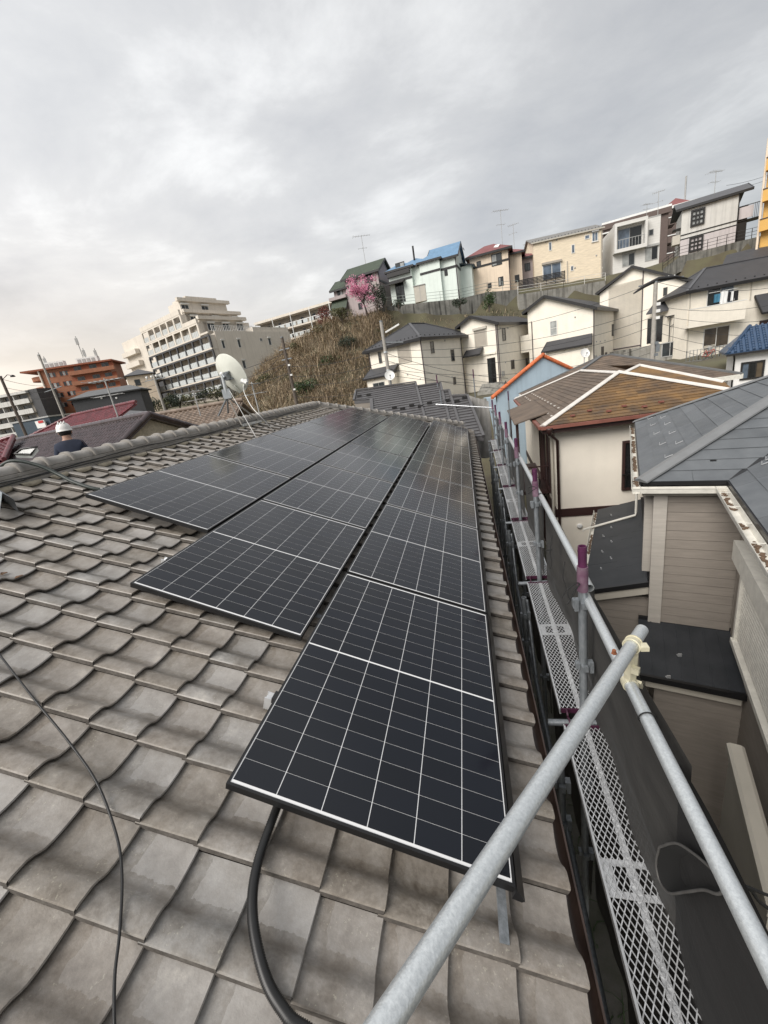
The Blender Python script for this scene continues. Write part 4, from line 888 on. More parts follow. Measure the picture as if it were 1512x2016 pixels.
# roof slopes
apx = g(2.8, 2.8, RZo + PIT * 2.8); ev = lambda a, bb: g(a, bb, RZo)
westP = [ev(-0.02, 0.0), ev(-0.02, 5.6), apx]; nearA = [ev(0.0, -0.02), ev(1.02, -0.02), g(2.8 - 0.0, 1.78, RZo + PIT * 1.78), apx]
vall = g(2.82, 1.80, RZo + PIT * 1.80); nearP = [ev(0.0, -0.02), ev(1.0, -0.02), vall, apx]; west2 = [ev(1.0, -0.02), vall, g(2.82, -5.2, RZo + PIT * 1.80), ev(1.0, -5.2)]
b = MB()
for p in (westP, nearP, west2): b.poly(p)
b.poly([ev(-0.02, 5.6), ev(5.6, 5.6), apx]); b.poly([apx, ev(5.6, 5.6), g(5.6, -5.2, RZo), g(2.82, -5.2, RZo + PIT * 1.8), vall])
groof = O('roof', b, M['grey_shingle'], gh)
shingles(groof, westP, E1, 0.235, 1.15, 0.011, M['grey_shingle'], seed=4, jit=.0012); shingles(groof, nearP, E2, 0.235, 1.6, 0.011, M['grey_shingle'], seed=5, jit=.0012); shingles(groof, west2, E1, 0.235, 1.15, 0.011, M['grey_shingle'], seed=6, jit=.0012)
b = MB()
def hipcap(A, B, wd, h, m, par, nm='hip_cap'):
    d = (B - A).normalized(); x = d.cross(Vector((0, 0, 1))).normalized(); up = x.cross(d); b = MB(); pr = [-x * wd / 2 - up * .01, -x * wd / 2 * .95 + up * h * .25, up * h, x * wd / 2 * .95 + up * h * .25, x * wd / 2 - up * .01]
    b.prism([A + q for q in pr], B - A); return O(nm, b, m, par)
hipcap(ev(-0.03, -0.03) + Vector((0, 0, .015)), apx + Vector((0, 0, .015)), 0.23, 0.05, M['grey_cap'], groof); hipcap(ev(-0.02, 5.62) + Vector((0, 0, .01)), apx + Vector((0, 0, .01)), 0.18, 0.04, M['grey_cap'], groof)
b = MB(); b.bar(ev(1.0, -.02) + Vector((0, 0, .012)), vall + Vector((0, 0, .012)), 0.07, 0.012); O('valley', b, M['black_metal'], groof)
b = MB(); b.bar(ev(0.0, -0.03) - Vector((0, 0, .02)), ev(1.02, -0.03) - Vector((0, 0, .02)), 0.03, 0.055); b.bar(ev(-0.03, -.02) - Vector((0, 0, .02)), ev(-.03, 5.6) - Vector((0, 0, .02)), 0.03, 0.05); b.bar(ev(0.99, -.04) - Vector((0, 0, .02)), ev(.99, -5.2) - Vector((0, 0, .02)), 0.03, 0.05); O('drip_edge', b, M['black_metal'], groof)
# snow guards: small bright hooks
def hook(p, d):
    b = MB(); b.bar(p, p + d * 0.10, 0.022, 0.006); b.bar(p + d * 0.0, p + Vector((0, 0, 0.05)), 0.03, 0.005, d); O('snow_guard', b, M['alu'], groof)
nW = (westP[1] - westP[0]).cross(westP[2] - westP[0]).normalized(); nW = nW if nW.z > 0 else -nW
for x, y in ((1276, 827), (1301, 825), (1281, 840), (1309, 838), (1288, 857), (1318, 856), (1299, 878), (1331, 876), (1310, 903)): hook(onp(x, y, westP[0], nW) + nW * .018, E2 + Vector((0, 0, PIT)))
nW2 = nW
for x, y in ((1500, 917), (1508, 908)): hook(onp(x, y, west2[0], nW2) + nW * .018, E2 + Vector((0, 0, PIT)))
nN = (nearP[1] - nearP[0]).cross(nearP[3] - nearP[0]).normalized(); nN = nN if nN.z > 0 else -nN
q = onp(1404, 908, nearP[0], nN); O('snow_guard', MB().bar(q - E2 * .035, q + E2 * .035, 0.03, 0.04), M['black_metal'], groof)
# white gutters with leaf litter
def gutter(A, B, side, par, m='gutter_white', wd=0.105, h=0.075, dirt=True, seed=1):
    d = (B - A).normalized(); b = MB(); pr = [Vector((0, 0, 0)), side * 0.01 - Vector((0, 0, h)), side * (wd - .012) - Vector((0, 0, h)), side * wd, side * (wd + .010) + Vector((0, 0, 0.006)), side * (wd + .010) - Vector((0, 0, 0.008)), side * (wd + 0.004) - Vector((0, 0, .01)), side * (wd - 0.006) - Vector((0, 0, h + .006)), side * 0.004 - Vector((0, 0, h + .006)), -side * .006]
    b.prism([A + p for p in pr], B - A); go = O('gutter', b, M[m], par)
    if dirt:
        rr = random.Random(seed); L = (B - A).length; b = MB(); n = int(L / 0.035)
        for i in range(n):
            if math.sin(i * 0.31 + seed) + math.sin(i * .13) + rr.uniform(-.6, .6) < -0.4: continue
            c = A + d * (i * L / n) + side * rr.uniform(0.03, wd - .035) - Vector((0, 0, h - 0.004 - rr.uniform(0, .012))); b.box(c, (rr.uniform(.02, .05), rr.uniform(.02, .05), rr.uniform(.006, .02)), Matrix.Rotation(rr.uniform(0, 3), 3, 'Z'))
        O('leaf_litter', b, M['dirt'], go, kind='stuff')
    return go
gutter(g(-0.03, 5.55, -0.01), g(-0.03, -0.12, -0.01), -E2, gh, seed=2); gutter(g(-0.13, -0.03, -0.012), g(0.98, -0.03, -0.012), -E1, gh, seed=5, wd=0.085); gutter(g(0.97, -0.05, -0.01), g(0.97, -5.2, -0.01), -E2, gh, seed=9, wd=0.115)
for i in range(8): q = g(0.97, -0.35 - i * .55, -0.004); O('gutter_bracket', MB().bar(q, q - E2 * 0.115, 0.014, 0.004), M['gutter_white'], gh)
b = MB(); fbox(b, Fac(g(0.2, 0.0, 0), E2, -E1), -0.2, 0.84, GZ0 - 0.17, GZ0 - 0.075, -0.12, -0.03); O('eave_board', b, M['fascia_cream'], gh)
b = MB().prism([g(-0.05, -.02, -.10), g(5, -.02, -.10), g(5, 5.5, -.10), g(-.05, 5.5, -.10)], (0, 0, .02)); O('soffit', b, M['fascia_cream'], gh); O('soffit', MB().prism([g(0.98, -5.1, -.10), g(5, -5.1, -.10), g(5, -.03, -.10), g(.98, -.03, -.10)], (0, 0, .02)), M['fascia_cream'], gh)
# window trim at the far part of the west wall, seen edge on, and downpipe
O('window_trim', MB().prism([g(0.05, .34, -1.62), g(0.20, .34, -1.62), g(.20, .50, -1.62), g(.05, .50, -1.62)], (0, 0, 1.35)), M['siding_pale'], gh)
window(core, fwest, (0.6, 1.7, GZ0 - 1.5, GZ0 - 0.35), 'gutter_white', 'glass_dark', 2, 1, .06)
# low roof in the notch
def lowroof(pts, th, name, m, ribs, par):
    b = MB(); slab(b, pts, th); r = O(name, b, M[m], par)
    for i in range(1, ribs):
        a = pts[0].lerp(pts[1], i / ribs); c = pts[3].lerp(pts[2], i / ribs); O('seam', MB().bar(a + Vector((0, 0, .004)), c + Vector((0, 0, .004)), 0.018, 0.010), M[m], r)
    return r
LZ = -2.45
lr1 = [g(0.02, 0.16, LZ), g(1.25, 0.16, LZ), g(1.25, -1.06, LZ - 0.20), g(0.02, -1.06, LZ - 0.20)]
l1 = lowroof(lr1, 0.05, 'low_roof', 'dark_low_roof', 7, gh)
O('black_edge', MB().bar(lr1[3] - Vector((0, 0, .03)), lr1[2] - Vector((0, 0, .03)), 0.05, 0.09), M['black_metal'], l1); b = MB(); b.bar(lr1[0] + Vector((0, -.0, .02)), lr1[1] + Vector((0, 0, .02)), 0.05, 0.06); O('black_edge', b, M['black_metal'], l1)
O('eave_board', MB().bar(lr1[3] + E1 * .05 + E2 * .08 - Vector((0, 0, .15)), lr1[2] + E1 * .05 - E2 * .05 - Vector((0, 0, .15)), 0.03, 0.14), M['fascia_cream'], l1)
for x, y in ((1338, 1293), (1316, 1336)):
    nn_ = (lr1[1] - lr1[0]).cross(lr1[3] - lr1[0]).normalized(); q = onp(x, y, lr1[0], nn_); b = MB(); b.box(q + Vector((0, 0, .03)), (.05, .014, .05)); b.box(q + Vector((0, 0.02, .008)), (.05, .05, .006)); O('snow_guard', b, M['alu'], l1)
O('wall', gblock(0.22, 1.249, -0.92, 0.149, BZ, LZ - 0.22), M['siding_brown'], gh)
boards(Fac(g(0.22, -0.92, 0), E2, -E1), 0.02, 1.02, -5.75, GZ0 + LZ - 0.30, 0.152, M['siding_brown'], core)
# long low roof on the west side
KZ = -1.78
lr2 = [g(0.20, 4.7, KZ), g(0.20, 0.30, KZ), g(-0.84, 0.30, KZ - 0.33), g(-0.84, 4.7, KZ - 0.33)]
b = MB(); slab(b, lr2, 0.05); l2 = O('low_roof', b, M['dark_low_roof'], gh)
shingles(l2, lr2, E1, 0.27, 1.3, 0.006, M['dark_low_roof'], 'roof_sheet', 0.005, 8)
O('black_edge', MB().bar(lr2[1] - Vector((0, 0, .03)) - E1 * .02, lr2[2] - Vector((0, 0, .03)) - E1 * .02, 0.05, 0.085), M['black_metal'], l2); b = MB(); b.bar(lr2[0] - E2 * .03 + Vector((0, 0, .02)), lr2[1] - E2 * .03 + Vector((0, 0, .02)), 0.07, 0.05); O('black_edge', b, M['black_metal'], l2)
O('eave_board', MB().bar(lr2[1] - Vector((0, 0, .155)), lr2[2] - Vector((0, 0, .155)), 0.03, 0.15), M['fascia_cream'], l2)
n2 = (lr2[1] - lr2[0]).cross(lr2[3] - lr2[0]).normalized(); n2 = n2 if n2.z > 0 else -n2
for x, y in ((1203, 1016), (1188, 1034), (1203, 1040), (1187, 1057), (1203, 1068), (1185, 1088), (1202, 1101), (1183, 1122)):
    q = onp(x, y, lr2[0], n2); b = MB(); b.box(q + Vector((0, 0, .03)), (.014, .045, .04)); b.box(q + Vector((.02, 0, .012)), (.05, .045, .006)); O('snow_guard', b, M['alu'], l2)
gutter(g(-0.84, 4.7, KZ - .34), g(-0.84, 0.30, KZ - .34), -E2, l2, seed=11, wd=0.09)
O('wall', gblock(-0.68, 0.199, 0.42, 4.5, BZ, KZ - 0.4), M['siding_brown'], gh)
boards(Fac(g(-0.68, 0.42, 0), E2, -E1), 0.02, 0.86, -5.7, GZ0 + KZ - 0.42, 0.152, M['siding_brown'], core)
pA = onp(1150, 1046, lr2[0], n2) + n2 * .05; pB = onp(1252, 1018, lr2[0], n2) + n2 * .05
O('downpipe', MB().tube([pA - Vector((0, 0, .05)), pA, pB, pB + Vector((.02, .02, .08)), Vector((pB.x + .02, pB.y + .02, GZ0 - .05))], 0.028, 8), M['gutter_white'], gh)
# ribbed shutter with its box on the near west wall
f2 = fwest2.off(0.02)
sh = O('shutter_box', fbox(MB(), f2, 0.46, 2.6, GZ0 - 0.98, GZ0 - 0.70, 0.0, 0.17), M['gutter_white'], gh)
z = GZ0 - 2.15
while z < GZ0 - 1.0:
    fbb = MB(); fbb.prism([f2.P(0.62, z, 0.0), f2.P(0.62, z, 0.045), f2.P(.62, z + .030, 0.040), f2.P(.62, z + .046, 0.0)], f2.t * 1.9); O('shutter_slat', fbb, M['gutter_white'], sh); z += 0.060
b = MB(); fbox(b, f2, 0.55, 0.62, GZ0 - 2.20, GZ0 - .98, 0, .08); fbox(b, f2, .55, 2.6, GZ0 - 2.28, GZ0 - 2.2, 0, .10); O('shutter_frame', b, M['gutter_white'], sh)
# cream low wall with capping beside it
fw_ = Fac(g(0.86, 0, 0), -E1, -E2); u0_, zt_ = fw_.uv(1437, 1462)
lw = empty('low_wall', g(0.86, -1.2, BZ), 'cream low wall with rounded capping beside the brown siding', 'wall')
O('wall_body', fbox(MB(), fw_, u0_ + .05, u0_ + 1.62, -5.8, zt_ - .06, -0.11, 0.0), M['fascia_cream'], lw)
b = MB(); b.prism([fw_.P(u0_, zt_ - .09, .03), fw_.P(u0_, zt_ - .02, .03), fw_.P(u0_, zt_, 0.0), fw_.P(u0_, zt_, -.10), fw_.P(u0_, zt_ - .02, -.13), fw_.P(u0_, zt_ - .09, -.13)], fw_.t * 1.68); O('capping', b, M['fascia_cream'], lw)
# small cream bollard-like post at the corner below
fp = g(0.12, -0.02, 0); O('corner_post', MB().prism([g(0.02, -.12, BZ), g(.14, -.12, BZ), g(.14, .0, BZ), g(.02, .0, BZ)], (0, 0, 2.75)), M['fascia_cream'], gh)

# ================================================================ cream house with mossy brown slate roof
M['slate_moss'] = mat('mossy_brown_slate', (0.075, 0.052, 0.036), 0.85, 0.0, 1.6, 0.4, 40, col2=(0.21, 0.118, 0.042), rnd=0.22, detail=8)
M['slate_brown'] = mat('brown_slate', (0.085, 0.066, 0.052), 0.85, 0.0, 1.4, 0.3, 40, col2=(0.155, 0.115, 0.085), rnd=0.14, detail=8)
M['cream_wall'] = mat('cream_stucco', (0.80, 0.745, 0.65), 0.9, 0.05, 0.8, 0.35, 60, streak=0.04)
M['band'] = mat('dark_maroon_band', (0.040, 0.018, 0.016), 0.5, 0.1)
M['cap_white'] = mat('chalky_white_ridge_cap', (0.60, 0.57, 0.53), 0.6, 0.12, 6)
M['red_gutter'] = mat('red_brown_gutter', (0.20, 0.075, 0.055), 0.5, 0.15)
NZ = -0.20; NP = hz(1068, 840, NZ); nk = Blk(NP + azv(3) * 0.45 + azv(93) * 0.40, 93, lL=10.2, lR=8.6)
nh = nk.root('cream_house', -5.8, 'cream house with moss stained brown slate roof and white ridge caps', 'house')
# for this block tL points away along the eave, tR to the right
T1, T2 = nk.tL, nk.tR
def nn(a, bb, z): q = NP + T2 * a + T1 * bb; return Vector((q.x, q.y, NZ + z))
nap = onp(1218, 734, NP, (T1 - T2).normalized()); hh = (nap - NP).dot(T1); hz_ = nap.z - NZ
W_, D_ = 2 * hh, 11.3
nk.lR = W_ - .85; nk.walls(nh, -5.8, M['cream_wall'], top=NZ - 0.06)
r_near = nn(hh, hh, hz_); r_far = nn(hh, D_ - hh, hz_)
wP = [nn(0, 0, 0), nn(0, D_, 0), r_far, r_near]; nP = [nn(0, 0, 0), nn(W_, 0, 0), r_near]
b = MB(); b.poly(wP); b.poly(nP); b.poly([nn(W_, 0, 0), nn(W_, D_, 0), r_far, r_near]); b.poly([nn(0, D_, 0), nn(W_, D_, 0), r_far]); b.prism([nn(0, 0, -.1), nn(W_, 0, -.1), nn(W_, D_, -.1), nn(0, D_, -.1)], (0, 0, .09))
nroof = O('roof', b, M['slate_brown'], nh)
shingles(nroof, nP, T2, 0.182, 0.91, 0.017, M['slate_moss'], 'slate', 0.005, 21, jit=.001); shingles(nroof, wP, T1, 0.182, 0.91, 0.017, M['slate_brown'], 'slate', 0.005, 22, jit=.001)
for A, B in ((nn(0, 0, .02), r_near), (nn(W_, 0, .02), r_near), (nn(0, D_, .02), r_far), (r_near, r_far)): hipcap(A, B + Vector((0, 0, .03)), 0.20, 0.06, M['cap_white'], nroof, 'ridge_cap')
# second golden face of the wing behind on the right
s0 = r_near + T1 * 0.9 + T2 * 0.9 + Vector((0, 0, .10)); s1 = onp(1424, 751, nn(W_, 1.0, 0), T1); s2 = s1 - Vector((0, 0, .30)); 
WNN = (nP[1] - nP[0]).cross(nP[2] - nP[0]).normalized()
wing = [r_near + T2 * .05 - Vector((0, 0, .06)), s0, Vector(onp(1426, 752, s0, WNN)), Vector(onp(1440, 764, s0, WNN))]
b = MB(); b.poly(wing); b.poly([wing[1], wing[2], wing[2] + T1 * 4, wing[1] + T1 * 4]); wr = O('wing_roof', b, M['slate_moss'], nh); hipcap(wing[1], wing[2], 0.18, 0.05, M['cap_white'], wr, 'ridge_cap'); hipcap(wing[0], wing[1], .18, .05, M['cap_white'], wr, 'ridge_cap')
nnN = (nP[1] - nP[0]).cross(nP[2] - nP[0]).normalized(); nnN = nnN if nnN.z > 0 else -nnN
for x, y in ((1127, 820), (1160, 810), (1198, 811), (1228, 801), (1268, 802), (1301, 793)):
    q = onp(x, y, nP[0], nnN) + nnN * .03; b = MB(); b.box(q, (.13, .05, .06)); b.box(q - T1 * .05, (.10, .10, .02)); O('snow_guard', b, M['red_gutter'], nroof)
nW3 = (wP[1] - wP[0]).cross(wP[3] - wP[0]).normalized(); nW3 = nW3 if nW3.z > 0 else -nW3
for i in range(12):
    for j in range(2): q = nn(0, 0.9 + i * .8, 0) + (r_near - nn(0, hh, 0)) * (0.14 + j * .12) + nW3 * .02; O('snow_guard', MB().box(q, (.05, .10, .03)), M['cap_white'], nroof)
b = MB(); b.bar(nn(-.05, -.06, -.05), nn(W_, -.06, -.05), 0.11, 0.09); O('gutter', b, M['red_gutter'], nh); b = MB(); b.bar(nn(-.06, 0, -.05), nn(-.06, D_, -.05), 0.11, 0.09); O('gutter', b, M['red_gutter'], nh)
b = MB(); b.bar(nn(0.05, .02, -.15), nn(W_, .02, -.15), 0.04, 0.16); b.bar(nn(.02, 0.05, -.15), nn(.02, D_, -.15), .04, .16); O('eave_board', b, M['band'], nh)
O('soffit', MB().prism([nn(.03, .03, -.20), nn(W_, .03, -.20), nn(W_, D_, -.20), nn(.03, D_, -.20)], (0, 0, .03)), M['band'], nh)
fN = nk.fR; fW = nk.fL     # near wall, west wall
u_, z_ = fN.uv(1090, 1003); z1_ = fN.uv(1090, 1018)[1]
O('storey_band', fbox(MB(), fN, -0.05, W_ - .85, z1_, z_, 0.0, 0.035), M['band'], nh); O('storey_band', fbox(MB(), fW, -0.035, 10.2, z1_, z_, 0.0, 0.035), M['band'], nh)
u, _ = fN.uv(1087, 900); O('downpipe', MB().tube([nn(.18, -.08, -.10), nn(.18, -.08, -.22), fN.P(0.06, NZ - .55, .08), fN.P(0.06, -5.8, .08)], 0.045, 8), M['band'], nh); O('gutter_outlet', MB().lathe([(.0, -.1), (.05, -.1), (.10, .08), (.10, .12), (0, .12)], nn(.18, -.10, -.18), n=8), M['band'], nh)
O('downpipe', MB().tube([fW.P(0.25, NZ - .15, .3), fW.P(.25, NZ - .5, .07), fW.P(.25, -5.8, .07)], 0.045, 8), M['fascia_cream'], nh)
r = fN.rect((1230, 872), (1252, 958)); window(nh, fN, (r[0], r[1] + .35, r[2], r[3]), 'band', ('glass_dark', 'glass'), 2, 1, 0.07, proud=.08); zb_ = fN.uv(1240, 932)[1]
b = MB(); fbox(b, fN, r[0] - .1, r[1] + .4, zb_, zb_ + .03, .12, .15); 
for i in range(7): fbox(b, fN, r[0] + i * .12, r[0] + i * .12 + .012, r[2], zb_, .125, .14)
O('window_guard', b, M['dark_frame'], nh)
vent(nh, fN, *fN.uv(1141, 1035), 0.085, 'white_paint')
for q, (u0, u1) in enumerate(((0.9, 2.4), (2.9, 3.5))):
    window(nh, fW, (u0, u1, NZ - 2.5, NZ - .45), 'band', 'glass', 2, 1, .06, proud=.07)
    window(nh, fW, (u0, u1, NZ - 5.2, NZ - 3.2), 'band', 'glass_dark', 2, 1, .06, proud=.07)
# small brown canopy, balcony and air conditioner on the west side
cb = O('canopy', MB().prism([fW.P(1.2, NZ - .05, 1.1), fW.P(6.0, NZ - .05, 1.1), fW.P(6.0, NZ + .22, .0), fW.P(1.2, NZ + .22, .0)], (0, 0, -.04)), M['slate_brown'], nh)
bal = O('balcony', MB().prism([fW.P(1.5, NZ - 2.75, 0), fW.P(6, NZ - 2.75, 0), fW.P(6, NZ - 2.75, 1.05), fW.P(1.5, NZ - 2.75, 1.05)], (0, 0, .12)), M['band'], nh)
b = MB()
for i in range(30): u = 1.5 + i * .155; b.bar(fW.P(u, NZ - 2.6, 1.02), fW.P(u, NZ - 1.75, 1.02), .018, .018)
b.bar(fW.P(1.5, NZ - 1.72, 1.02), fW.P(6, NZ - 1.72, 1.02), .05, .04); b.bar(fW.P(1.52, NZ - 1.72, 0), fW.P(1.52, NZ - 1.72, 1.02), .05, .04)
for i in range(6): b.bar(fW.P(1.52, NZ - 2.6, .1 + i * .16), fW.P(1.52, NZ - 1.72, .1 + i * .16), .018, .018)
O('balcony_rail', b, M['band'], bal)
for u in (1.55, 5.9): O('balcony_post', MB().bar(fW.P(u, -5.8, 1.0), fW.P(u, NZ - .06, 1.0), .09, .09), M['band'], bal)
ac = empty('air_conditioner', fW.P(2.1, NZ - 2.62, .5), 'beige air conditioner on the maroon balcony of the cream house', 'air conditioner'); q = fW.P(2.1, NZ - 2.33, .5)
O('casing', MB().box(q, (.30, .80, .56), Matrix.Rotation(-math.radians(3), 3, 'Z')), M['fascia_cream'], ac); O('grille', MB().lathe([(0, 0), (.20, 0), (.22, .02), (.22, -.02)], q - T1 * .405, Matrix(((0, 0, 0), (0, 0, 0), (0, 0, 0))) if False else Matrix.Rotation(math.pi / 2, 3, 'X'), 16), M['dark_frame'], ac)

# ================================================================ pale blue house with orange verge tiles
M['blue_wall'] = mat('pale_blue_stucco', (0.36, 0.45, 0.52), 0.9, 0.06, 1.2, 0.4, 60, streak=0.2)
M['orange_tile'] = mat('orange_clay_tile', (0.50, 0.13, 0.045), 0.7, 0.2, 8, 0.3, 30, rnd=0.15)
bd = 27.0; bf0 = at(1068, 704, bd); bt = (azv(78)).normalized(); bfac = Fac(bf0, bt, azv(168)); 
bh = empty('blue_house', (bf0.x, bf0.y, -5.8), 'pale blue house with orange tiled verges behind the netting', 'house')
LPt = bfac.P(*bfac.uv(976, 780)); RPt = bfac.P(*bfac.uv(1150, 727)); zL = LPt.z
slL = (bf0.z - LPt.z) / (bfac.uv(976, 780)[0] - 0)
uL = bfac.uv(976, 780)[0] - .25; uR = -uL; zlow = bf0.z - (bf0.z - zL) * (uL / bfac.uv(976, 780)[0])
O('wall', MB().prism([bfac.P(uL + .35, -5.8), bfac.P(uR - .35, -5.8), bfac.P(uR - .35, zlow + .25), bfac.P(0, bf0.z), bfac.P(uL + .35, zlow + .25)], -bfac.n * .40), M['blue_wall'], bh); O('rear_wall', MB().prism([bfac.P(uL + .8, -5.8, -.42), bfac.P(uR - .8, -5.8, -.42), bfac.P(uR - .8, zlow - .2, -.42), bfac.P(uL + .8, zlow - .2, -.42)], -bfac.n * 6.5), M['blue_wall'], bh)
b = MB(); up = Vector((0, 0, .06))
for sgn in (uL, uR): slab(b, [bfac.P(0, bf0.z + .10, .02), bfac.P(sgn, zlow + .06, .02), bfac.P(sgn, zlow + .06, -.42), bfac.P(0, bf0.z + .10, -.42)], .08)
br = O('roof', b, M['orange_tile'], bh)
for sgn in (uL, uR):
    for i in range(18):
        a, c = bfac.P(0, bf0.z + .14, .10).lerp(bfac.P(sgn, zlow + .10, .10), i / 18), bfac.P(0, bf0.z + .14, .10).lerp(bfac.P(sgn, zlow + .10, .10), (i + 1.08) / 18)
        O('verge_tile', MB().tube([a + Vector((0, 0, .012)), c], [.10, .115], 8), M['orange_tile'], br)
    for d in (.22,):
        O('roof_tile_row', MB().tube([bfac.P(0, bf0.z + .15, -d), bfac.P(sgn, zlow + .11, -d)], .09, 8), M['orange_tile'], br)
O('verge_end', MB().lathe([(0, .16), (.12, .1), (.14, 0), (.10, -.1), (0, -.12)], bfac.P(0, bf0.z + .16, .1), n=10), M['orange_tile'], br)

# ================================================================ brown slate house behind, with grey ridge caps
M['cap_grey'] = mat('slate_grey_cap', (0.115, 0.118, 0.12), 0.6, 0.1)
kc = hz(1062, 792, -0.35); kk = Blk(kc, 93, lL=7.5, lR=8.0)
kh = kk.root('slate_house', -5.8, 'low brown slate roofed house between the blue and the mossy roofs', 'house'); kk.walls(kh, -5.8, M['cream_wall'], top=kc.z - .08)
kr, F4, r0, r1 = roof_hip(kh, kk, kc.z, 0.35, 0.40, M['slate_brown'], 'gutter_white', cap=(.20, .07, 'cap_grey'))
for poly, ud in (([F4[0], F4[1], r1 if False else r0], F4[1] - F4[0]),):
    pass
shingles(kr, [F4[0], F4[3], r1, r0] if (r1 - r0).length > .2 and abs((r1 - r0).normalized().dot(kk.tR)) > .5 else [F4[0], F4[3], r0], kk.tR, 0.25, 1.2, 0.012, M['slate_brown'], 'slate', .006, 31)
shingles(kr, [F4[0], F4[1], r0] if abs((r1 - r0).normalized().dot(kk.tR)) > .5 else [F4[0], F4[1], r1, r0], kk.tL, 0.25, 1.2, 0.012, M['slate_brown'], 'slate', .006, 32)
b = MB()
q = kk.foot(.35)[0]; b.bar(Vector((q.x - .1, q.y, kc.z - .05)), Vector((q.x + 1.2, q.y - .05, kc.z - .05)), .1, .08); b.bar(Vector((q.x, q.y, kc.z - .4)), Vector((q.x, q.y, kc.z)), .08, .08); O('white_canopy_frame', b, M['white_paint'], kh)

# ================================================================ dark grey metal roof just beyond our house
M['metal_strip'] = mat('dark_grey_metal_strip', (0.085, 0.082, 0.084), 0.5, 0.12, 2.0, rnd=0.06)
lp0 = at(745, 770, 18.0); lu = azv(84); lv = Vector((-lu.y * 0 + azv(-6).x, azv(-6).y, 0)); lnm = (Vector((0, 0, 1)) - azv(-6) * 0.36).normalized()
def lpl(x, y): return onp(x, y, lp0, lnm)
lh = empty('dark_roof_house', (lp0.x, lp0.y + 1, -5.8), 'house with dark grey stepped metal roof just beyond our ridge', 'house')
poly = [lpl(*p) for p in ((703, 769), (818, 753.5), (822, 761), (867, 755), (871, 770), (884, 769.5), (888, 781), (921, 779), (930, 850), (760, 880), (692, 812), (697, 789))]
parts_ = [[lpl(*p) for p in q] for q in (((701, 769.5), (818, 753.5), (846, 860), (735, 840), (731, 786), (697, 789)), ((818.5, 762), (867, 755), (892, 860), (846.5, 860)), ((867.5, 771), (884, 769.5), (912, 860), (892.5, 860)), ((884.5, 781), (920, 779), (952, 860), (912.5, 860)))]
b = MB()
for p in parts_: slab(b, [q - lnm * .02 for q in p], .12)
lr = O('roof', b, M['metal_strip'], lh)
for i, p in enumerate(parts_):
    o_ = shingles(lr, p, lu, 0.235, None, 0.030, M['metal_strip'], 'roof_strip', 0.0, 41 + i)
    a, c = p[0], p[1]; O('ridge_cap', MB().bar(a + lnm * .05, c + lnm * .05, .16, .06), M['metal_strip'], lr); d = p[2]; O('verge_trim', MB().bar(p[1] + lnm * .02, p[2] + lnm * .02, .09, .10), M['metal_strip'], lr)
O('verge_trim', MB().bar(parts_[0][0] + lnm * .03, parts_[0][5] + lnm * .03, .09, .08), M['metal_strip'], lr); O('verge_trim', MB().bar(parts_[0][4] + lnm * .03, parts_[0][3] + lnm * .03, .14, .08), M['metal_strip'], lr)
for i, (x, y) in enumerate(((708, 782), (726, 779.5), (777, 805), (793, 807), (811, 801), (828, 803), (846, 796), (881, 791), (900, 792.5), (915, 786))): O('snow_guard', MB().box(lpl(x, y) + lnm * .07, (.20, .06, .09)), M['dark_frame'], lr)
b = MB(); x0 = min(p.x for p in poly) + .4; x1 = max(p.x for p in poly) - .5; O('wall', MB().box(((x0 + x1) / 2, lp0.y + 2.2, (-5.8 + lp0.z - .9) / 2), (x1 - x0, 3.6, lp0.z - .9 + 5.8)), M['siding_brown'], lh)
O('side_wall', MB().prism([lpl(697, 790) - lnm * .14, lpl(731, 787) - lnm * .14, lpl(731, 787) + Vector((0, .3, -4)), lpl(697, 790) + Vector((0, .3, -4))], (0, .2, 0)), M['siding_brown'], lh)
# ================================================================ row of cream houses on the platform above
M['beige_wall'] = mat('cream_block_siding', (0.81, 0.755, 0.655), 0.85, 0.05, 1.5, 0.2, 30, streak=0.06)
stripes(M['beige_wall'], 2, 0.15, 0.012, 0.90)
M['roof_char'] = mat('charcoal_slate', (0.052, 0.052, 0.056), 0.6, 0.12, 1.2, detail=8); stripes(M['roof_char'], 2, 0.075, 0.02, 0.72)
M['cap_char'] = mat('charcoal_cap', (0.085, 0.085, 0.09), 0.5, 0.1)
M['pipe_dark'] = mat('dark_plum_pipe', (0.055, 0.040, 0.050), 0.5, 0.1)
def kA(x, y): return (690 + x * .17196, 600 + y * .17196)
def kB(x, y): return (890 + x * .2447, 560 + y * .2447)
def kC(x, y): return (1160 + x * .2328, 500 + y * .2328)
def rr4(f, k, a, c): return f.rect(k(*a), k(*c))
GRP = 'cream houses on the platform'
AZR = 30
# --- first house (hip roof)
k1 = Blk(at(*kA(790, 392), 35), AZR, pL=kA(205, 545), pR=kA(1250, 310)); h1 = k1.root('row_house', -0.7, 'cream house with charcoal hip roof beside the scrub slope', 'house', GRP)
k1.walls(h1, -0.7, M['beige_wall'], top=k1.C.z - .02); z1 = k1.C.z
k1b = Blk(k1.C + k1.tR * k1.lR + k1.tL * 0.9, AZR, lL=k1.lL - .9, lR=1.6); k1b.walls(h1, -0.7, M['beige_wall'], 'wall', top=z1 - .02)
kk1 = Blk(k1.C, AZR, lL=k1.lL, lR=k1.lR + 1.7); ro, F4, r0, r1 = roof_hip(h1, kk1, z1 + .08, 0.42, 0.52, M['roof_char'], 'dark_frame', fh=.24, cap=(.22, .06, 'cap_char'))
guards(ro, F4[0], F4[1], (k1.tR + Vector((0, 0, .5))), 16); guards(ro, F4[0], F4[3], (k1.tL + Vector((0, 0, .5))), 12)
fL, fR = k1.fL, k1.fR
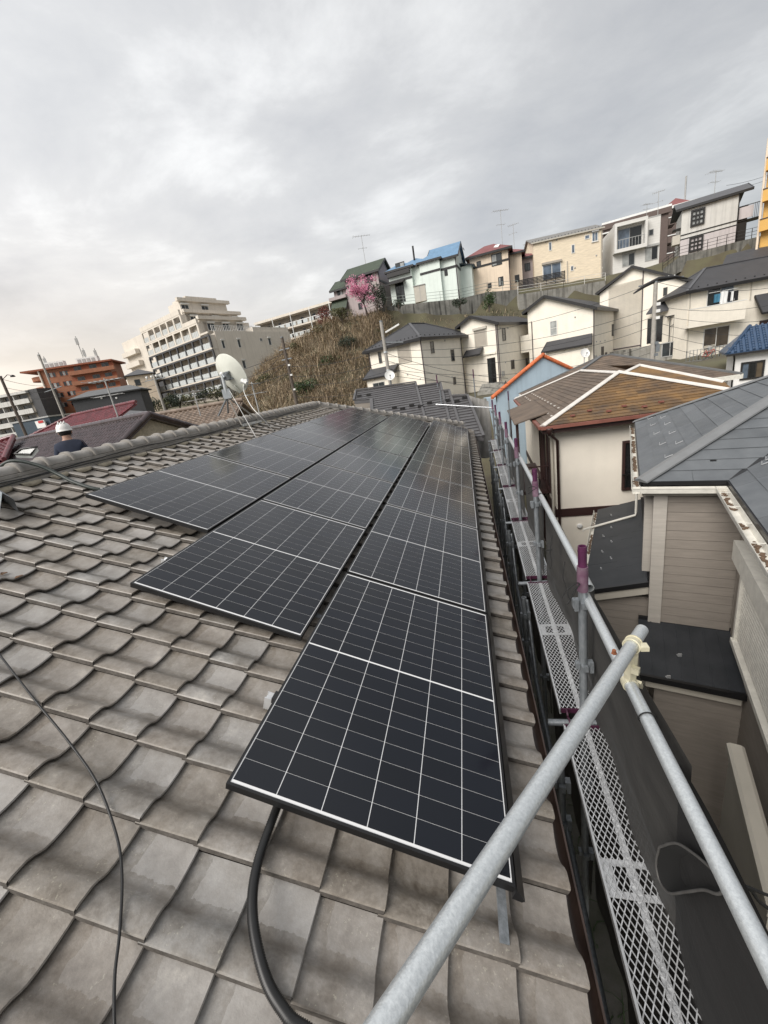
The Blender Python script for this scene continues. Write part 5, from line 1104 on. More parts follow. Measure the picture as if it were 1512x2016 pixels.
window(h1, fL, rr4(fL, kA, (318, 550), (362, 660)), 'bronze_frame', 'glass', 1, 2); r = rr4(fL, kA, (540, 490), (695, 640))
window(h1, fL, r, 'fascia_cream', 'shutter', 1, 1, .09, hood=(.22, .18))
window(h1, fR, rr4(fR, kA, (912, 428), (958, 548)), 'bronze_frame', 'glass', 1, 2, .05); window(h1, fR, rr4(fR, kA, (1146, 520), (1190, 638)), 'bronze_frame', 'glass', 1, 2); window(h1, fR, rr4(fR, kA, (1175, 835), (1205, 905)), 'bronze_frame', 'glass', 1, 1, bars=True)
u0, u1, za, zb = rr4(fL, kA, (235, 700), (560, 740)); u1 = k1.lL + .15; zt = fL.uv(*kA(400, 705))[1]
lean_roof(h1, fL, (u0, u1), zt, zt - .85, 1.35, M['roof_char'], 'dark_frame', .10)
b = MB(); fbox(b, fL, u0 + .35, u1 - .25, -0.7, zt - .75, 0.0, 1.05); O('porch', b, M['beige_wall'], h1)
fP = fL.off(1.05); window(h1, fP, rr4(fP, kA, (262, 905), (395, 950)), 'grey_frame', 'glass', 2, 1)
for u in (0.03,): downpipe(h1, fR, u, -.7, z1, 'pipe_dark')
downpipe(h1, fR, k1.lR - .05, -.7, z1, 'pipe_dark'); downpipe(h1, k1b.fR, 1.5, -.7, z1, 'pipe_dark'); downpipe(h1, fL, k1.lL - .05, zt, z1, 'pipe_dark')
for x, y in ((1078, 412), (1160, 825), (795, 850), (655, 798)):
    f = fL if x < 780 else fR; vent(h1, f, *f.uv(*kA(x, y)))
b = MB(); fbox(b, fR, 0.5, 3.2, -.7, fR.uv(*kA(1200, 950))[1], 0, .05); O('low_ledge', b, M['beige_wall'], h1)
# --- second house (gable towards us)
k2 = Blk(at(*kB(355, 305), 38), AZR, lL=3.9, pR=kB(690, 300)); h2 = k2.root('row_house', -0.7, 'cream house with tall dark entrance door and charcoal gable roof', 'house', GRP); k2.walls(h2, -0.7, M['beige_wall']); z2 = k2.C.z
ro, A, B, C2 = roof_gable(h2, k2, z2, .38, .42, M['roof_char'], 'dark_frame', M['beige_wall'], 'R', 0.66, fh=.24)
guards(ro, A[0], A[1], (k2.tL + Vector((0, 0, .42))), 14); fL, fR = k2.fL, k2.fR
window(h2, fR, rr4(fR, kB, (402, 357), (430, 448)), 'dark_frame', 'glass', 1, 2); window(h2, fR, rr4(fR, kB, (550, 430), (570, 500)), 'dark_frame', 'glass', 1, 2); window(h2, fR, rr4(fR, kB, (473, 613), (500, 675)), 'bronze_frame', 'glass', 1, 1, bars=True); window(h2, fR, rr4(fR, kB, (593, 597), (606, 657)), 'bronze_frame', 'glass', 1, 1)
r = rr4(fL, kB, (182, 382), (278, 485)); window(h2, fL, (r[0], min(r[1], 3.8), r[2], r[3]), 'fascia_cream', 'shutter', 1, 1, .09, hood=(.22, .18))
r = rr4(fL, kB, (288, 602), (355, 780)); b = MB(); fbox(b, fL, r[0] - .12, r[1] + .7, -0.7, r[3] + .35, -0.9, .001)
window(h2, fL, (r[0], r[1], r[2], r[3]), 'dark_frame', ('glass_dark', 'glass'), 2, 1, .07, bars=True); u_, zz_ = fL.uv(*kB(245, 575)); O('entrance_lintel', fbox(MB(), fL, r[0] - .2, r[1] + .9, zz_ - .02, zz_ + .20, 0, .10), M['beige_wall'], h2)
u_, zc_ = fL.uv(*kB(215, 515)); lean_roof(h2, fL, (u_ - .5, u_ + 1.4), zc_ + .05, zc_ - .55, 0.9, M['roof_char'], 'dark_frame', .1)
downpipe(h2, fR, .03, -.7, z2, 'pipe_dark'); downpipe(h2, fL, .06, -.7, z2, 'pipe_dark')
for x, y in ((447, 353), (385, 352), (623, 520), (428, 628)): vent(h2, fR, *fR.uv(*kB(x, y)))
# --- third house
k3 = Blk(at(*kB(1135, 182), 37), AZR, lL=6.2, pR=kB(1420, 178)); h3 = k3.root('row_house', -0.7, 'cream house with long charcoal canopy across its gable front', 'house', GRP); k3.walls(h3, -0.7, M['beige_wall']); z3 = k3.C.z
ro, A, B, C2 = roof_gable(h3, k3, z3, .40, .46, M['roof_char'], 'dark_frame', M['beige_wall'], 'R', 0.70, fh=.26); guards(ro, A[0], A[1], (k3.tL + Vector((0, 0, .46))), 16); fL, fR = k3.fL, k3.fR
window(h3, fL, rr4(fL, kB, (792, 302), (843, 400)), 'white_frame', ('glass_pale',), 1, 2, .06)
u0, zt = fL.uv(*kB(1140, 380)); u1 = fL.uv(*kB(765, 450))[0]; lean_roof(h3, fL, (u0 - .1, u1 + .25), zt - .1, zt - 1.0, 1.05, M['roof_char'], 'dark_frame', .12, ends=.25)
b = MB(); fbox(b, fL, .25, u1 - .1, -.7, zt - 1.05, 0, .75); O('ground_floor_bay', b, M['beige_wall'], h3)
for a, c, kw in (((1368, 226), (1386, 328), {}), ((1286, 325), (1303, 410), {}), ((1200, 505), (1217, 582), {'bars': True}), ((1230, 552), (1243, 604), {'bars': True}), ((1336, 530), (1367, 582), {'bars': True})): window(h3, fR, rr4(fR, kB, a, c), 'dark_frame' if not kw else 'bronze_frame', 'glass_dark' if not kw else 'glass', 1, 1, **kw)
r = rr4(fR, kB, (1276, 563), (1310, 680)); O('side_door', fbox(MB(), fR, *r, 0, .06), M['shutter'], h3)
downpipe(h3, fR, .03, -.7, z3, 'pipe_dark'); downpipe(h3, fR, k3.lR - .05, -.7, z3, 'pipe_dark'); downpipe(h3, fL, k3.lL - .4, -.7, z3, 'pipe_dark')
for x, y in ((1322, 228), (1160, 460), (1190, 460), (1228, 452), (1392, 480)): vent(h3, fR, *fR.uv(*kB(x, y)))
vent(h3, fL, *fL.uv(*kB(990, 262)))
b = MB(); u_, z_ = fL.uv(*kB(668, 400)); fbox(b, fL, k3.lL + .01, k3.lL + .9, z_ - 1.6, z_ + .1, -1.2, 0); O('side_balcony', b, M['beige_wall'], h3)
# --- fourth house (high gable front)
k4 = Blk(at(*kC(460, 150), 40), AZR, pL=kC(165, 300), lR=8.4); h4 = k4.root('row_house', 0.0, 'cream house with steep gable and dark canopy behind the utility pole', 'house', GRP); z4 = k4.C.z - .6
k4.C.z = z4; k4 = Blk(Vector((k4.C.x, k4.C.y, z4)), AZR, lL=k4.lL, lR=8.4); k4.walls(h4, 0.0, M['beige_wall'])
# the front seen is the left wall with ridge near the corner: asymmetric roof falling left
apz = onp(*kC(370, 100), k4.C, k4.tR).z; fL, fR = k4.fL, k4.fR; ua = fL.uv(*kC(370, 100))[0]; ul, zl = fL.uv(*kC(60, 335)); ur, zr = fL.uv(*kC(930, 232))
b = MB(); P0, P1, P2 = fL.P(ul, zl, .35), fL.P(ua, apz, .35), fL.P(ur, zr, .35); dv = k4.tR * 8.9
slab(b, [P0, P1, P1 + dv, P0 + dv], .12); slab(b, [P1, P2, P2 + dv, P1 + dv], .12); ro4 = O('roof', b, M['roof_char'], h4); b = MB(); b.bar(P0 - Vector((0, 0, .1)), P1 - Vector((0, 0, .1)), .08, .24); b.bar(P1 - Vector((0, 0, .1)), P2 - Vector((0, 0, .1)), .08, .24); O('fascia', b, M['dark_frame'], ro4)
O('gable', MB().prism([fL.P(ul - .35, -.6, 0), fL.P(ur + .35, -.6, 0), fL.P(ur + .35, zr - .14, 0), fL.P(ua, apz - .13, 0), fL.P(ul - .35, zl - .14, 0)], k4.tR * 8.0), M['beige_wall'], h4)
f0 = fL
for u in (0.02,): O('downpipe', MB().tube([f0.P(u, 0.9, .06), f0.P(u, apz - .6, .06)], .045, 7), M['pipe_dark'], h4)
u_, z_ = f0.uv(*kC(440, 770)); O('base_line', fbox(MB(), f0, ul - 1, .05, z_ - .05, z_ + .05, 0, .05), M['pipe_dark'], h4)
window(h4, f0, rr4(f0, kC, (632, 290), (655, 345)), 'bronze_frame', 'glass', 1, 1)
r = rr4(f0, kC, (480, 365), (730, 505)); b = MB(); slab(b, [f0.P(*f0.uv(*kC(560, 400))), f0.P(*f0.uv(*kC(732, 365))), f0.P(*f0.off(.9).uv(*kC(665, 470)), .9), f0.P(*f0.off(.9).uv(*kC(482, 505)), .9)], .12); O('canopy_roof', b, M['roof_char'], h4)
window(h4, f0, rr4(f0, kC, (500, 555), (612, 735)), 'dark_frame', ('glass_dark', 'glass', 'glass_dark'), 3, 1, .06)
r = rr4(f0, kC, (610, 480), (830, 715)); fB = f0.off(.0)
b = MB(); zz_ = f0.uv(*kC(740, 522))[1]; fbox(b, f0, f0.uv(*kC(825, 522))[0], f0.uv(*kC(665, 522))[0], zz_, zz_ + .08, 0, 1.6)
for x in (680, 715, 800): u = f0.off(1.5).uv(*kC(x, 640))[0]; fbox(b, f0, u - .04, u + .04, 0, zz_, 1.5, 1.58)
u = f0.off(1.5).uv(*kC(680, 600))[0]; b.bar(f0.P(u, zz_ - 1.0, 1.54), f0.P(u - 1.4, zz_ - .05, 1.54), .05, .05); O('pergola', b, M['dark_frame'], h4)
window(h4, f0, rr4(f0, kC, (672, 540), (800, 705)), 'dark_frame', ('glass', 'glass_dark'), 2, 1, .06)
# concrete base with garage shutter and stairs
cbase = Fac(f0.P(0, 0, 1.6), f0.t, f0.n); zb4 = f0.off(1.6).uv(*kC(700, 745))[1]
O('concrete_base', fbox(MB(), f0, ur + .2, ul - .4, -1.2, max(zb4, .9), 0.01, 1.62), M['concrete'], h4); fG = f0.off(1.63); window(h4, fG, rr4(fG, kC, (622, 760), (745, 850)), 'grey_frame', 'glass', 2, 1, .08)
b = MB()
for i in range(7): fbox(b, f0, .6 + i * .28, .9 + i * .28, -1.2, 1.1 - i * .25, 1.64, 2.7)
O('steps', b, M['concrete'], h4)
# --- fifth house with balcony and laundry
k5 = Blk(at(*kC(845, 320), 36), 84, lL=6.5, lR=13.0); k5 = Blk(k5.C, 84, lL=6.5, lR=13.0); h5 = k5.root('row_house', -0.8, 'cream house with wide balcony and laundry at the right', 'house', GRP); k5.walls(h5, -0.8, M['beige_wall']); z5 = k5.C.z
ro, F4, r0, r1 = roof_hip(h5, k5, z5 + .05, .45, .55, M['roof_char'], 'dark_frame', fh=.26, cap=(.22, .06, 'cap_char')); guards(ro, F4[0], F4[3], (k5.tL + Vector((0, 0, .5))), 18); f5 = k5.fR
fBal = f5.off(1.05); r = rr4(fBal, kC, (825, 470), (1320, 620)); zt_ = fBal.uv(*kC(830, 478))[1]; zb_ = fBal.uv(*kC(825, 632))[1]; uE = fBal.uv(*kC(1325, 470))[0]
bal = O('balcony', fbox(MB(), f5, -.45, uE, zb_, zt_, .95, 1.05), M['beige_wall'], h5); O('balcony_floor', fbox(MB(), f5, -.44, uE, zb_ + .02, zb_ + .2, 0, .949), M['beige_wall'], bal); O('balcony_end', fbox(MB(), f5, uE - .1, uE - .002, zb_ + .201, zt_, 0, .949), M['beige_wall'], bal); O('balcony_rail', fbox(MB(), f5, -.47, uE + .02, zt_ + .004, zt_ + .06, .93, 1.07), M['white_paint'], bal)
window(h5, f5, rr4(f5, kC, (1005, 300), (1205, 430)), 'white_frame', ('glass', 'glass_blue'), 2, 1, .07); window(h5, f5, rr4(f5, kC, (975, 640), (1168, 765)), 'white_frame', ('glass_brown', 'glass_brown'), 2, 1, .08)
O('downpipe', MB().tube([f5.P(.1, z5, .05), f5.P(.1, -.8, .05)], .045, 7), M['fascia_cream'], h5); downpipe(h5, k5.fR, 5.2, zt_, z5, 'fascia_cream')
r = rr4(f5, kC, (1395, 380), (1512, 500)); lean_roof(h5, f5, (r[0], r[1] + 3), r[3] + .3, r[2] + .1, 1.1, M['roof_char'], 'dark_frame', .12); r = rr4(f5, kC, (1440, 565), (1512, 690)); O('door', fbox(MB(), f5, r[0], r[1] + .3, r[2], r[3], 0, .06), M['band'], h5)
# laundry hanging on the balcony pole
M['cloth_blue'] = mat('blue_cloth', (0.05, 0.17, 0.26), 0.9, 0.15); M['cloth_white'] = mat('white_cloth', (0.75, 0.75, 0.74), 0.9, 0.05); M['cloth_black'] = mat('black_cloth', (0.012, 0.012, 0.014), 0.9, 0.1)
fQ = f5.off(.7); up_, zp_ = fQ.uv(*kC(1010, 345)); ue_, _ = fQ.uv(*kC(1255, 320))
thing('laundry_pole', MB().tube([fQ.P(up_, zp_ + .12), fQ.P(ue_, zp_ + .12)], .02, 6), M['white_paint'], 'white laundry pole above the wide balcony', 'pole')
def cloth(x0, x1, y0, y1, m, lab, seed):
    r = rr4(fQ, kC, (x0, y0), (x1, y1)); b = MB(); n = 6; rr = random.Random(seed); vs = []
    for d in (0, .03):
        for j in range(4):
            for i in range(n + 1): t_ = i / n; sh = (0.0 if j == 3 else .0); vs.append(fQ.P(lerp(r[0], r[1], t_ * (1 - .12 * j * 0) ), lerp(r[3], r[2], j / 3), d + .05 * math.sin(i * 2.2 + seed + j * .4)))
    m1 = 4 * (n + 1); fs = []
    for s_ in (0, m1):
        for j in range(3):
            for i in range(n): fs.append((s_ + j * (n + 1) + i, s_ + j * (n + 1) + i + 1, s_ + (j + 1) * (n + 1) + i + 1, s_ + (j + 1) * (n + 1) + i))
    b.add(vs, fs, True); thing('laundry_item', b, m, lab, 'laundry', 'laundry on the balcony')
cloth(1052, 1100, 345, 405, M['cloth_blue'], 'blue shirt hanging leftmost on the balcony pole', 1); cloth(1108, 1165, 320, 400, M['cloth_white'], 'white sheet hanging beside the blue shirt', 2); cloth(1168, 1195, 325, 395, M['cloth_black'], 'dark garment between the white clothes on the balcony', 3); cloth(1112, 1168, 395, 415, M['cloth_white'], 'low white towel under the sheet on the balcony', 4); cloth(1196, 1222, 318, 392, M['cloth_white'], 'narrow white shirt right of the dark garment', 5); cloth(1222, 1252, 312, 392, M['cloth_black'], 'black trousers hanging rightmost on the balcony pole', 6)
# retaining walls in front of the platform
def rwall(name, pts, zb, zt, th, m, lab):
    root = empty(name, (pts[0][0], pts[0][1], zb), lab, 'retaining wall'); 
    for i in range(len(pts) - 1):
        a, c = Vector((*pts[i], zb)), Vector((*pts[i + 1], zb)); d = (c - a).normalized(); nn_ = Vector((d.y, -d.x, 0)); L = (c - a).length; n = max(1, int(L / 2.2))
        for q in range(n): p0 = a.lerp(c, q / n) + d * .008; p1 = a.lerp(c, (q + 1) / n) - d * .008; b = MB().prism([p0, p1, p1 - nn_ * th, p0 - nn_ * th], (0, 0, (zt if not callable(zt) else zt(q / n)) - zb)); O('wall_panel', b, m, root)
        O('coping', MB().bar(Vector((*a.xy, (zt if not callable(zt) else zt(0)) + .05)) - nn_ * th / 2, Vector((*c.xy, (zt if not callable(zt) else zt(1)) + .05)) - nn_ * th / 2, th + .06, .10), m, root)
    return root
p5 = [hz(*kC(560, 985), -3.4), hz(*kC(860, 935), -.9)]
wA = at(*kC(560, 960), 33.5); wB = at(*kC(830, 920), 33.5); wC = at(*kC(1235, 870), 32.5)
rwall('retaining_wall', [(wA.x, wA.y), (wB.x, wB.y), (wC.x, wC.y), (wC.x + 9, wC.y - .8)], -5.8, lambda t_: wB.z - .02 + (wC.z - wB.z) * 0, 0.35, M['concrete_dark'], 'stained concrete retaining wall below the house with the laundry')
rwall('retaining_wall', [(-9, 33.6), (2, 33.4), (wA.x, wA.y + .2)], -5.8, -0.75, 0.35, M['concrete'], 'grey concrete retaining wall under the cream houses')
# white block stairs and posts near the second house
st = hz(*kB(330, 800), -0.9)
stp = empty('stone_steps', (st.x, st.y, -3), 'pale concrete steps below the tall dark entrance door', 'steps')
for i in range(6): q = at(*kB(335 - i * 6, 800 + i * 14), 36 - i * .35); O('step', MB().box(q, (2.2, .35, .22), Matrix.Rotation(-math.radians(25), 3, 'Z')), M['concrete'], stp)
# bicycle leaning on the platform edge
M['bike_red'] = mat('red_bicycle_paint', (0.35, 0.03, 0.02), 0.4, 0.1)
bc = at(*kC(1010, 895), 33.2); bk_ = empty('red_bicycle', bc, 'red bicycle parked on the platform below the balcony', 'bicycle')
def ringt(c, ax, r, rt, n=18): x = ax.cross(Vector((0, 0, 1))).normalized(); return MB().tube([c + (x * math.cos(k * 2 * math.pi / n) + Vector((0, 0, 1)) * math.sin(k * 2 * math.pi / n)) * r for k in range(n + 1)], rt, 6, False)
bx_ = azv(84); ba = azv(174)
for s_ in (-.52, .52): O('wheel', ringt(bc + bx_ * s_ + Vector((0, 0, .33)), ba, .32, .022), M['dark_frame'], bk_)
b = MB()
W0, W1, BB, SEAT, HEAD = bc + bx_ * -.52 + Vector((0, 0, .33)), bc + bx_ * .52 + Vector((0, 0, .33)), bc + bx_ * -.08 + Vector((0, 0, .30)), bc + bx_ * -.25 + Vector((0, 0, .82)), bc + bx_ * .36 + Vector((0, 0, .80))
for a, c in ((W0, BB), (W0, SEAT), (BB, SEAT), (BB, HEAD), (SEAT - Vector((0, 0, .2)), HEAD), (HEAD, W1)): b.tube([a, c], .022, 6)
O('bicycle_frame', b, M['bike_red'], bk_); O('handlebar', MB().tube([HEAD + Vector((0, 0, .2)) - ba * .26, HEAD + Vector((0, 0, .22)), HEAD + Vector((0, 0, .2)) + ba * .26], .018, 6), M['dark_frame'], bk_); O('saddle', MB().box(SEAT + Vector((0, 0, .08)), (.26, .14, .06), Matrix.Rotation(math.radians(6), 3, 'Z')), M['dark_frame'], bk_)
# fence along the platform
fn = empty('platform_fence', (wB.x, wB.y, wB.z), 'thin grey rail fence along the platform edge', 'fence')
for i in range(14): q = Vector((wB.x, wB.y, wB.z)).lerp(Vector((wC.x, wC.y, wB.z)), i / 13) + Vector((0, .25, .05)); O('fence_post', MB().bar(q, q + Vector((0, 0, .9)), .03, .03), M['galv_dull'], fn)
for z in (.45, .9): O('fence_rail', MB().bar(Vector((wB.x, wB.y + .25, wB.z + z)), Vector((wC.x, wC.y + .25, wB.z + z)), .025, .025), M['galv_dull'], fn)
# --- white house with blue glazed tile roof at the right edge
M['blue_tile'] = mat('blue_glazed_tile', (0.030, 0.060, 0.115), 0.32, 0.15, 4, rnd=0.12); M['white_wall'] = mat('white_stucco', (0.72, 0.71, 0.69), 0.85, 0.05, 1, 0.2, 50, streak=.15)
k6 = Blk(at(*kC(1232, 840), 24), 114, lL=4.5, lR=6.0); h6 = k6.root('blue_roof_house', -5.8, 'white house with blue glazed tile roof at the right picture edge', 'house'); k6.walls(h6, -5.8, M['white_wall']); z6 = k6.C.z
F4 = [Vector((p.x, p.y, z6 + .05)) for p in k6.foot(.42)]; rdg = [F4[0].lerp(F4[1], .5) + k6.tR * 1.2, F4[3].lerp(F4[2], .5)]; zr_ = z6 + .05 + .5 * (F4[1] - F4[0]).length / 2
for p in rdg: p.z = zr_
b = MB(); b.poly([F4[0], F4[3], rdg[1], rdg[0]]); b.poly([F4[0], F4[1], rdg[0]]); b.poly([F4[1], F4[2], rdg[1], rdg[0]]); b.prism([p - Vector((0, 0, .12)) for p in F4], (0, 0, .11)); r6 = O('roof', b, M['blue_tile'], h6)
na = (F4[3] - F4[0]); L = na.length; nc = int(L / .27); upv = (rdg[1] - F4[3]); 
for i in range(nc):
    for j in range(10):
        a = F4[0] + na * ((i + .5) / nc); top = upv * (j / 10.0); hipcut = (i + .5) / nc * L > j / 10.0 * (rdg[0] - F4[0]).dot(k6.tR)
        if hipcut: O('glazed_tile', MB().tube([a + top + Vector((0, 0, .035)), a + upv * ((j + 1.1) / 10) + Vector((0, 0, .01))], [.075, .065], 6, True), M['blue_tile'], r6)
hipcap(F4[0], rdg[0] + Vector((0, 0, .05)), .22, .10, M['blue_tile'], r6); b = MB(); b.bar(F4[0] - Vector((0, 0, .1)), F4[3] - Vector((0, 0, .1)), .12, .12); O('gutter', b, M['dark_frame'], h6)
f6 = k6.fR; window(h6, f6, rr4(f6, kC, (1300, 930), (1455, 1035)), 'dark_frame', ('glass_blue', 'glass_dark', 'glass_brown'), 3, 1, .09, proud=.08)
O('downpipe', MB().tube([f6.P(-.05, z6 - .1, .3), f6.P(0, z6 - .4, .06), f6.P(0, -5.8, .06)], .045, 7), M['dark_frame'], h6)
# air conditioners and meters on the platform houses
def ac_unit(f, u, z, lab):
    root = empty('air_conditioner', f.P(u, z, .2), lab, 'air conditioner', 'air conditioners on the cream houses'); O('casing', fbox(MB(), f, u - .4, u + .4, z, z + .58, .06, .36), M['fascia_cream'], root); q = f.P(u - .08, z + .29, .361); O('fan_grille', MB().lathe([(0, .012), (.2, .012), (.215, .0)], q, Matrix((f.t, Vector((0, 0, 1)), f.n)).transposed(), 16), M['grey_frame'], root); O('bracket', fbox(MB(), f, u - .3, u + .3, z - .06, z - .004, 0, .3), M['galv_dull'], root)
ac_unit(k1.fR, 2.4, -.3, 'air conditioner at the foot of the hip roof house'); ac_unit(k2.fR, 5.5, .0, 'air conditioner on the side of the entrance door house'); ac_unit(k3.fR, 4.5, -.2, 'air conditioner on the side of the long canopy house'); ac_unit(k5.fR, 2.0, -.3, 'air conditioner under the balcony with the laundry')
for k_, h_ in ((k1, h1), (k2, h2), (k3, h3)): O('meter_box', fbox(MB(), k_.fR, .5, .85, .6, 1.1, 0, .14), M['grey_frame'], h_)
# ================================================================ houses on the hill terrace
def kM(x, y): return (640 + x * .21164, 460 + y * .21164)
def kE(x, y): return (920 + x * .19841, 430 + y * .19841)
def kG(x, y): return (1170 + x * .22619, 320 + y * .22619)
HG = 'houses on the hill terrace'; HB = 11.3
M['mint_wall'] = mat('mint_white_stucco', (0.68, 0.75, 0.70), 0.85, 0.04, .8, streak=.1); M['blue_slate'] = mat('blue_slate', (0.13, 0.24, 0.37), 0.5, 0.12, 1.5); stripes(M['blue_slate'], 2, .10, .02, .75)
M['green_slate'] = mat('green_slate', (0.050, 0.066, 0.045), 0.7, 0.15, 1.5); stripes(M['green_slate'], 2, .10, .02, .75); M['mauve_wall'] = mat('mauve_grey_stucco', (0.36, 0.31, 0.305), 0.85, 0.05, 1, streak=.15)
M['red_slate'] = mat('faded_red_slate', (0.20, 0.075, 0.075), 0.65, 0.12, 1.5); stripes(M['red_slate'], 2, .10, .02, .75); M['peach_wall'] = mat('peach_stucco', (0.72, 0.60, 0.47), 0.85, 0.05, 1, streak=.15)
M['tan_siding'] = mat('tan_wavy_siding', (0.72, 0.62, 0.47), 0.8, 0.12, 2.2, 0.2, 12, stretch=(.6, .6, 4)); M['grey_slate'] = mat('grey_slate', (0.20, 0.195, 0.185), 0.7, 0.1, 1.5); stripes(M['grey_slate'], 2, .10, .02, .8)
M['white_siding'] = mat('white_panel_siding', (0.64, 0.63, 0.60), 0.7, 0.04); stripes(M['white_siding'], 2, .30, .025, .85); M['brown_tile'] = mat('dark_brown_tile', (0.105, 0.075, 0.065), 0.6, 0.1, 3)
M['pale_wall'] = mat('pale_grey_panel', (0.56, 0.55, 0.52), 0.8, 0.06, 1, streak=.3); M['lilac_wall'] = mat('lilac_grey_panel', (0.50, 0.46, 0.46), 0.8, 0.06, 1, streak=.25); M['yellow_wall'] = mat('ochre_yellow_panel', (0.62, 0.36, 0.09), 0.6, 0.06, 1)
def hb(k, name, lab, cat='house'): return k.root(name, HB, lab, cat, HG)
# mint house with blue roofs: front in three steps
kx = Blk(at(*kM(1215, 190), 54), 9, pL=kM(585, 290), lR=7.0); mh = hb(kx, 'hill_house', 'mint white house with bright blue roofs on the hill'); zE = kx.C.z; fL, fR = kx.fL, kx.fR
kx.walls(mh, HB, M['mint_wall']); ro, A, B, C2 = roof_gable(mh, Blk(kx.C, 9, lL=3.9, lR=7.0), zE, .35, .62, M['blue_slate'], 'dark_frame', M['mint_wall'], 'L', .5, fh=.28)
guards(ro, A[0], A[1], (kx.tR + Vector((0, 0, .6))), 8)
# front bays
us = [fL.uv(*kM(x, 260))[0] for x in (1070, 880, 800)]
o1 = Blk(kx.C + kx.tL * us[0] - kx.tR * 0.6, 9, lL=us[1] - us[0], lR=2.0); o1.walls(mh, HB, M['mint_wall'], 'front_bay'); roof_hip(mh, o1, zE + .03, .3, .6, M['blue_slate'], 'dark_frame', fh=.26, name='bay_roof')
o2 = Blk(kx.C + kx.tL * us[2] - kx.tR * .55, 9, lL=kx.lL - us[2], lR=6.0); o2.walls(mh, HB, M['mint_wall'], 'left_block'); roof_hip(mh, o2, zE + .03, .4, .55, M['blue_slate'], 'dark_frame', fh=.26, name='left_roof')
mid = Blk(kx.C + kx.tL * 3.4, 9, lL=kx.lL - 4.0, lR=6.0); roof_hip(mh, mid, zE + .02, .3, .5, M['blue_slate'], 'dark_frame', fh=.26, name='middle_roof')
zb = fL.uv(*kM(1150, 318))[1]
for k_, d in ((kx, 0), (o1, 0), (o2, 0)):
    O('storey_band', fbox(MB(), k_.fL, -.03, (k_.lL if k_ is not kx else us[0]) + .02, zb - .14, zb + .14, 0, .06), M['dark_frame'], mh)
O('storey_band', fbox(MB(), fR, -.05, 7, zb - .14, zb + .14, 0, .06), M['dark_frame'], mh); f2, f1 = o2.fL, o1.fL
window(mh, f2, rr4(f2, kM, (658, 285), (742, 355)), 'dark_frame', ('glass_pale', 'glass'), 2, 1, .10); window(mh, fL, rr4(fL, kM, (880, 282), (910, 310)), 'dark_frame', 'glass', 2, 1, .09); window(mh, fL, rr4(fL, kM, (1113, 336), (1136, 383)), 'dark_frame', 'glass_dark', 1, 1, .09); window(mh, fL, rr4(fL, kM, (902, 496), (932, 526)), 'dark_frame', 'glass', 2, 1, .09)
r = rr4(f2, kM, (655, 475), (745, 625)); window(mh, f2, r, 'dark_frame', ('glass', 'glass_dark', 'glass'), 3, 1, .09); lean_roof(mh, f2, (r[0] - .4, o2.lL + 1.2), r[3] + .35, r[3] + .05, 1.1, M['dark_frame'], 'dark_frame', .1)
O('balcony_front', fbox(MB(), f2, .2, o2.lL + .1, f2.uv(*kM(650, 395))[1] - .1, f2.uv(*kM(650, 370))[1] + .1, 0, .5), M['dark_frame'], mh)
window(mh, fR, rr4(fR, kM, (1270, 232), (1318, 298)), 'dark_frame', ('glass_dark', 'glass'), 2, 1, .09); window(mh, fR, rr4(fR, kM, (1288, 452), (1310, 503)), 'dark_frame', 'glass', 1, 1, .09); r = rr4(fR, kM, (1280, 128), (1294, 158)); O('gable_vent', fbox(MB(), fR, *r, 0, .05), M['dark_frame'], mh)
ext = Blk(kx.C + kx.tR * 3.0 - kx.tL * 1.6, 9, lL=1.6, lR=3.0); ze = fR.uv(*kM(1300, 345))[1]; O('side_wing', MB().prism([Vector((*p.xy, HB)) for p in ext.foot()], (0, 0, ze - .4 - HB)), M['mint_wall'], mh); lean_roof(mh, fR, (2.6, 6.4), ze, ze - .5, 2.0, M['blue_slate'], 'dark_frame', .1)
downpipe(mh, fL, .1, HB, zE, 'pipe_dark', .06); O('flue', MB().tube([kx.C + kx.tL * 6.3 + kx.tR * 2 + Vector((0, 0, 1.2)), kx.C + kx.tL * 6.3 + kx.tR * 2 + Vector((0, 0, 3.0))], .13, 8), M['dark_frame'], mh)
# small shed in front
q = at(*kM(890, 590), 52.4); sh_ = empty('garden_shed', (q.x, q.y, HB), 'small beige storage shed in front of the mint house', 'shed'); O('cabinet', MB().box((q.x, q.y, HB + .95), (1.5, .8, 1.9)), M['fascia_cream'], sh_); O('shed_roof', MB().box((q.x, q.y - .02, HB + 1.95), (1.62, .92, .08)), M['grey_frame'], sh_); O('door_rail', MB().box((q.x, q.y - .41, HB + .95), (.05, .02, 1.8)), M['grey_frame'], sh_)
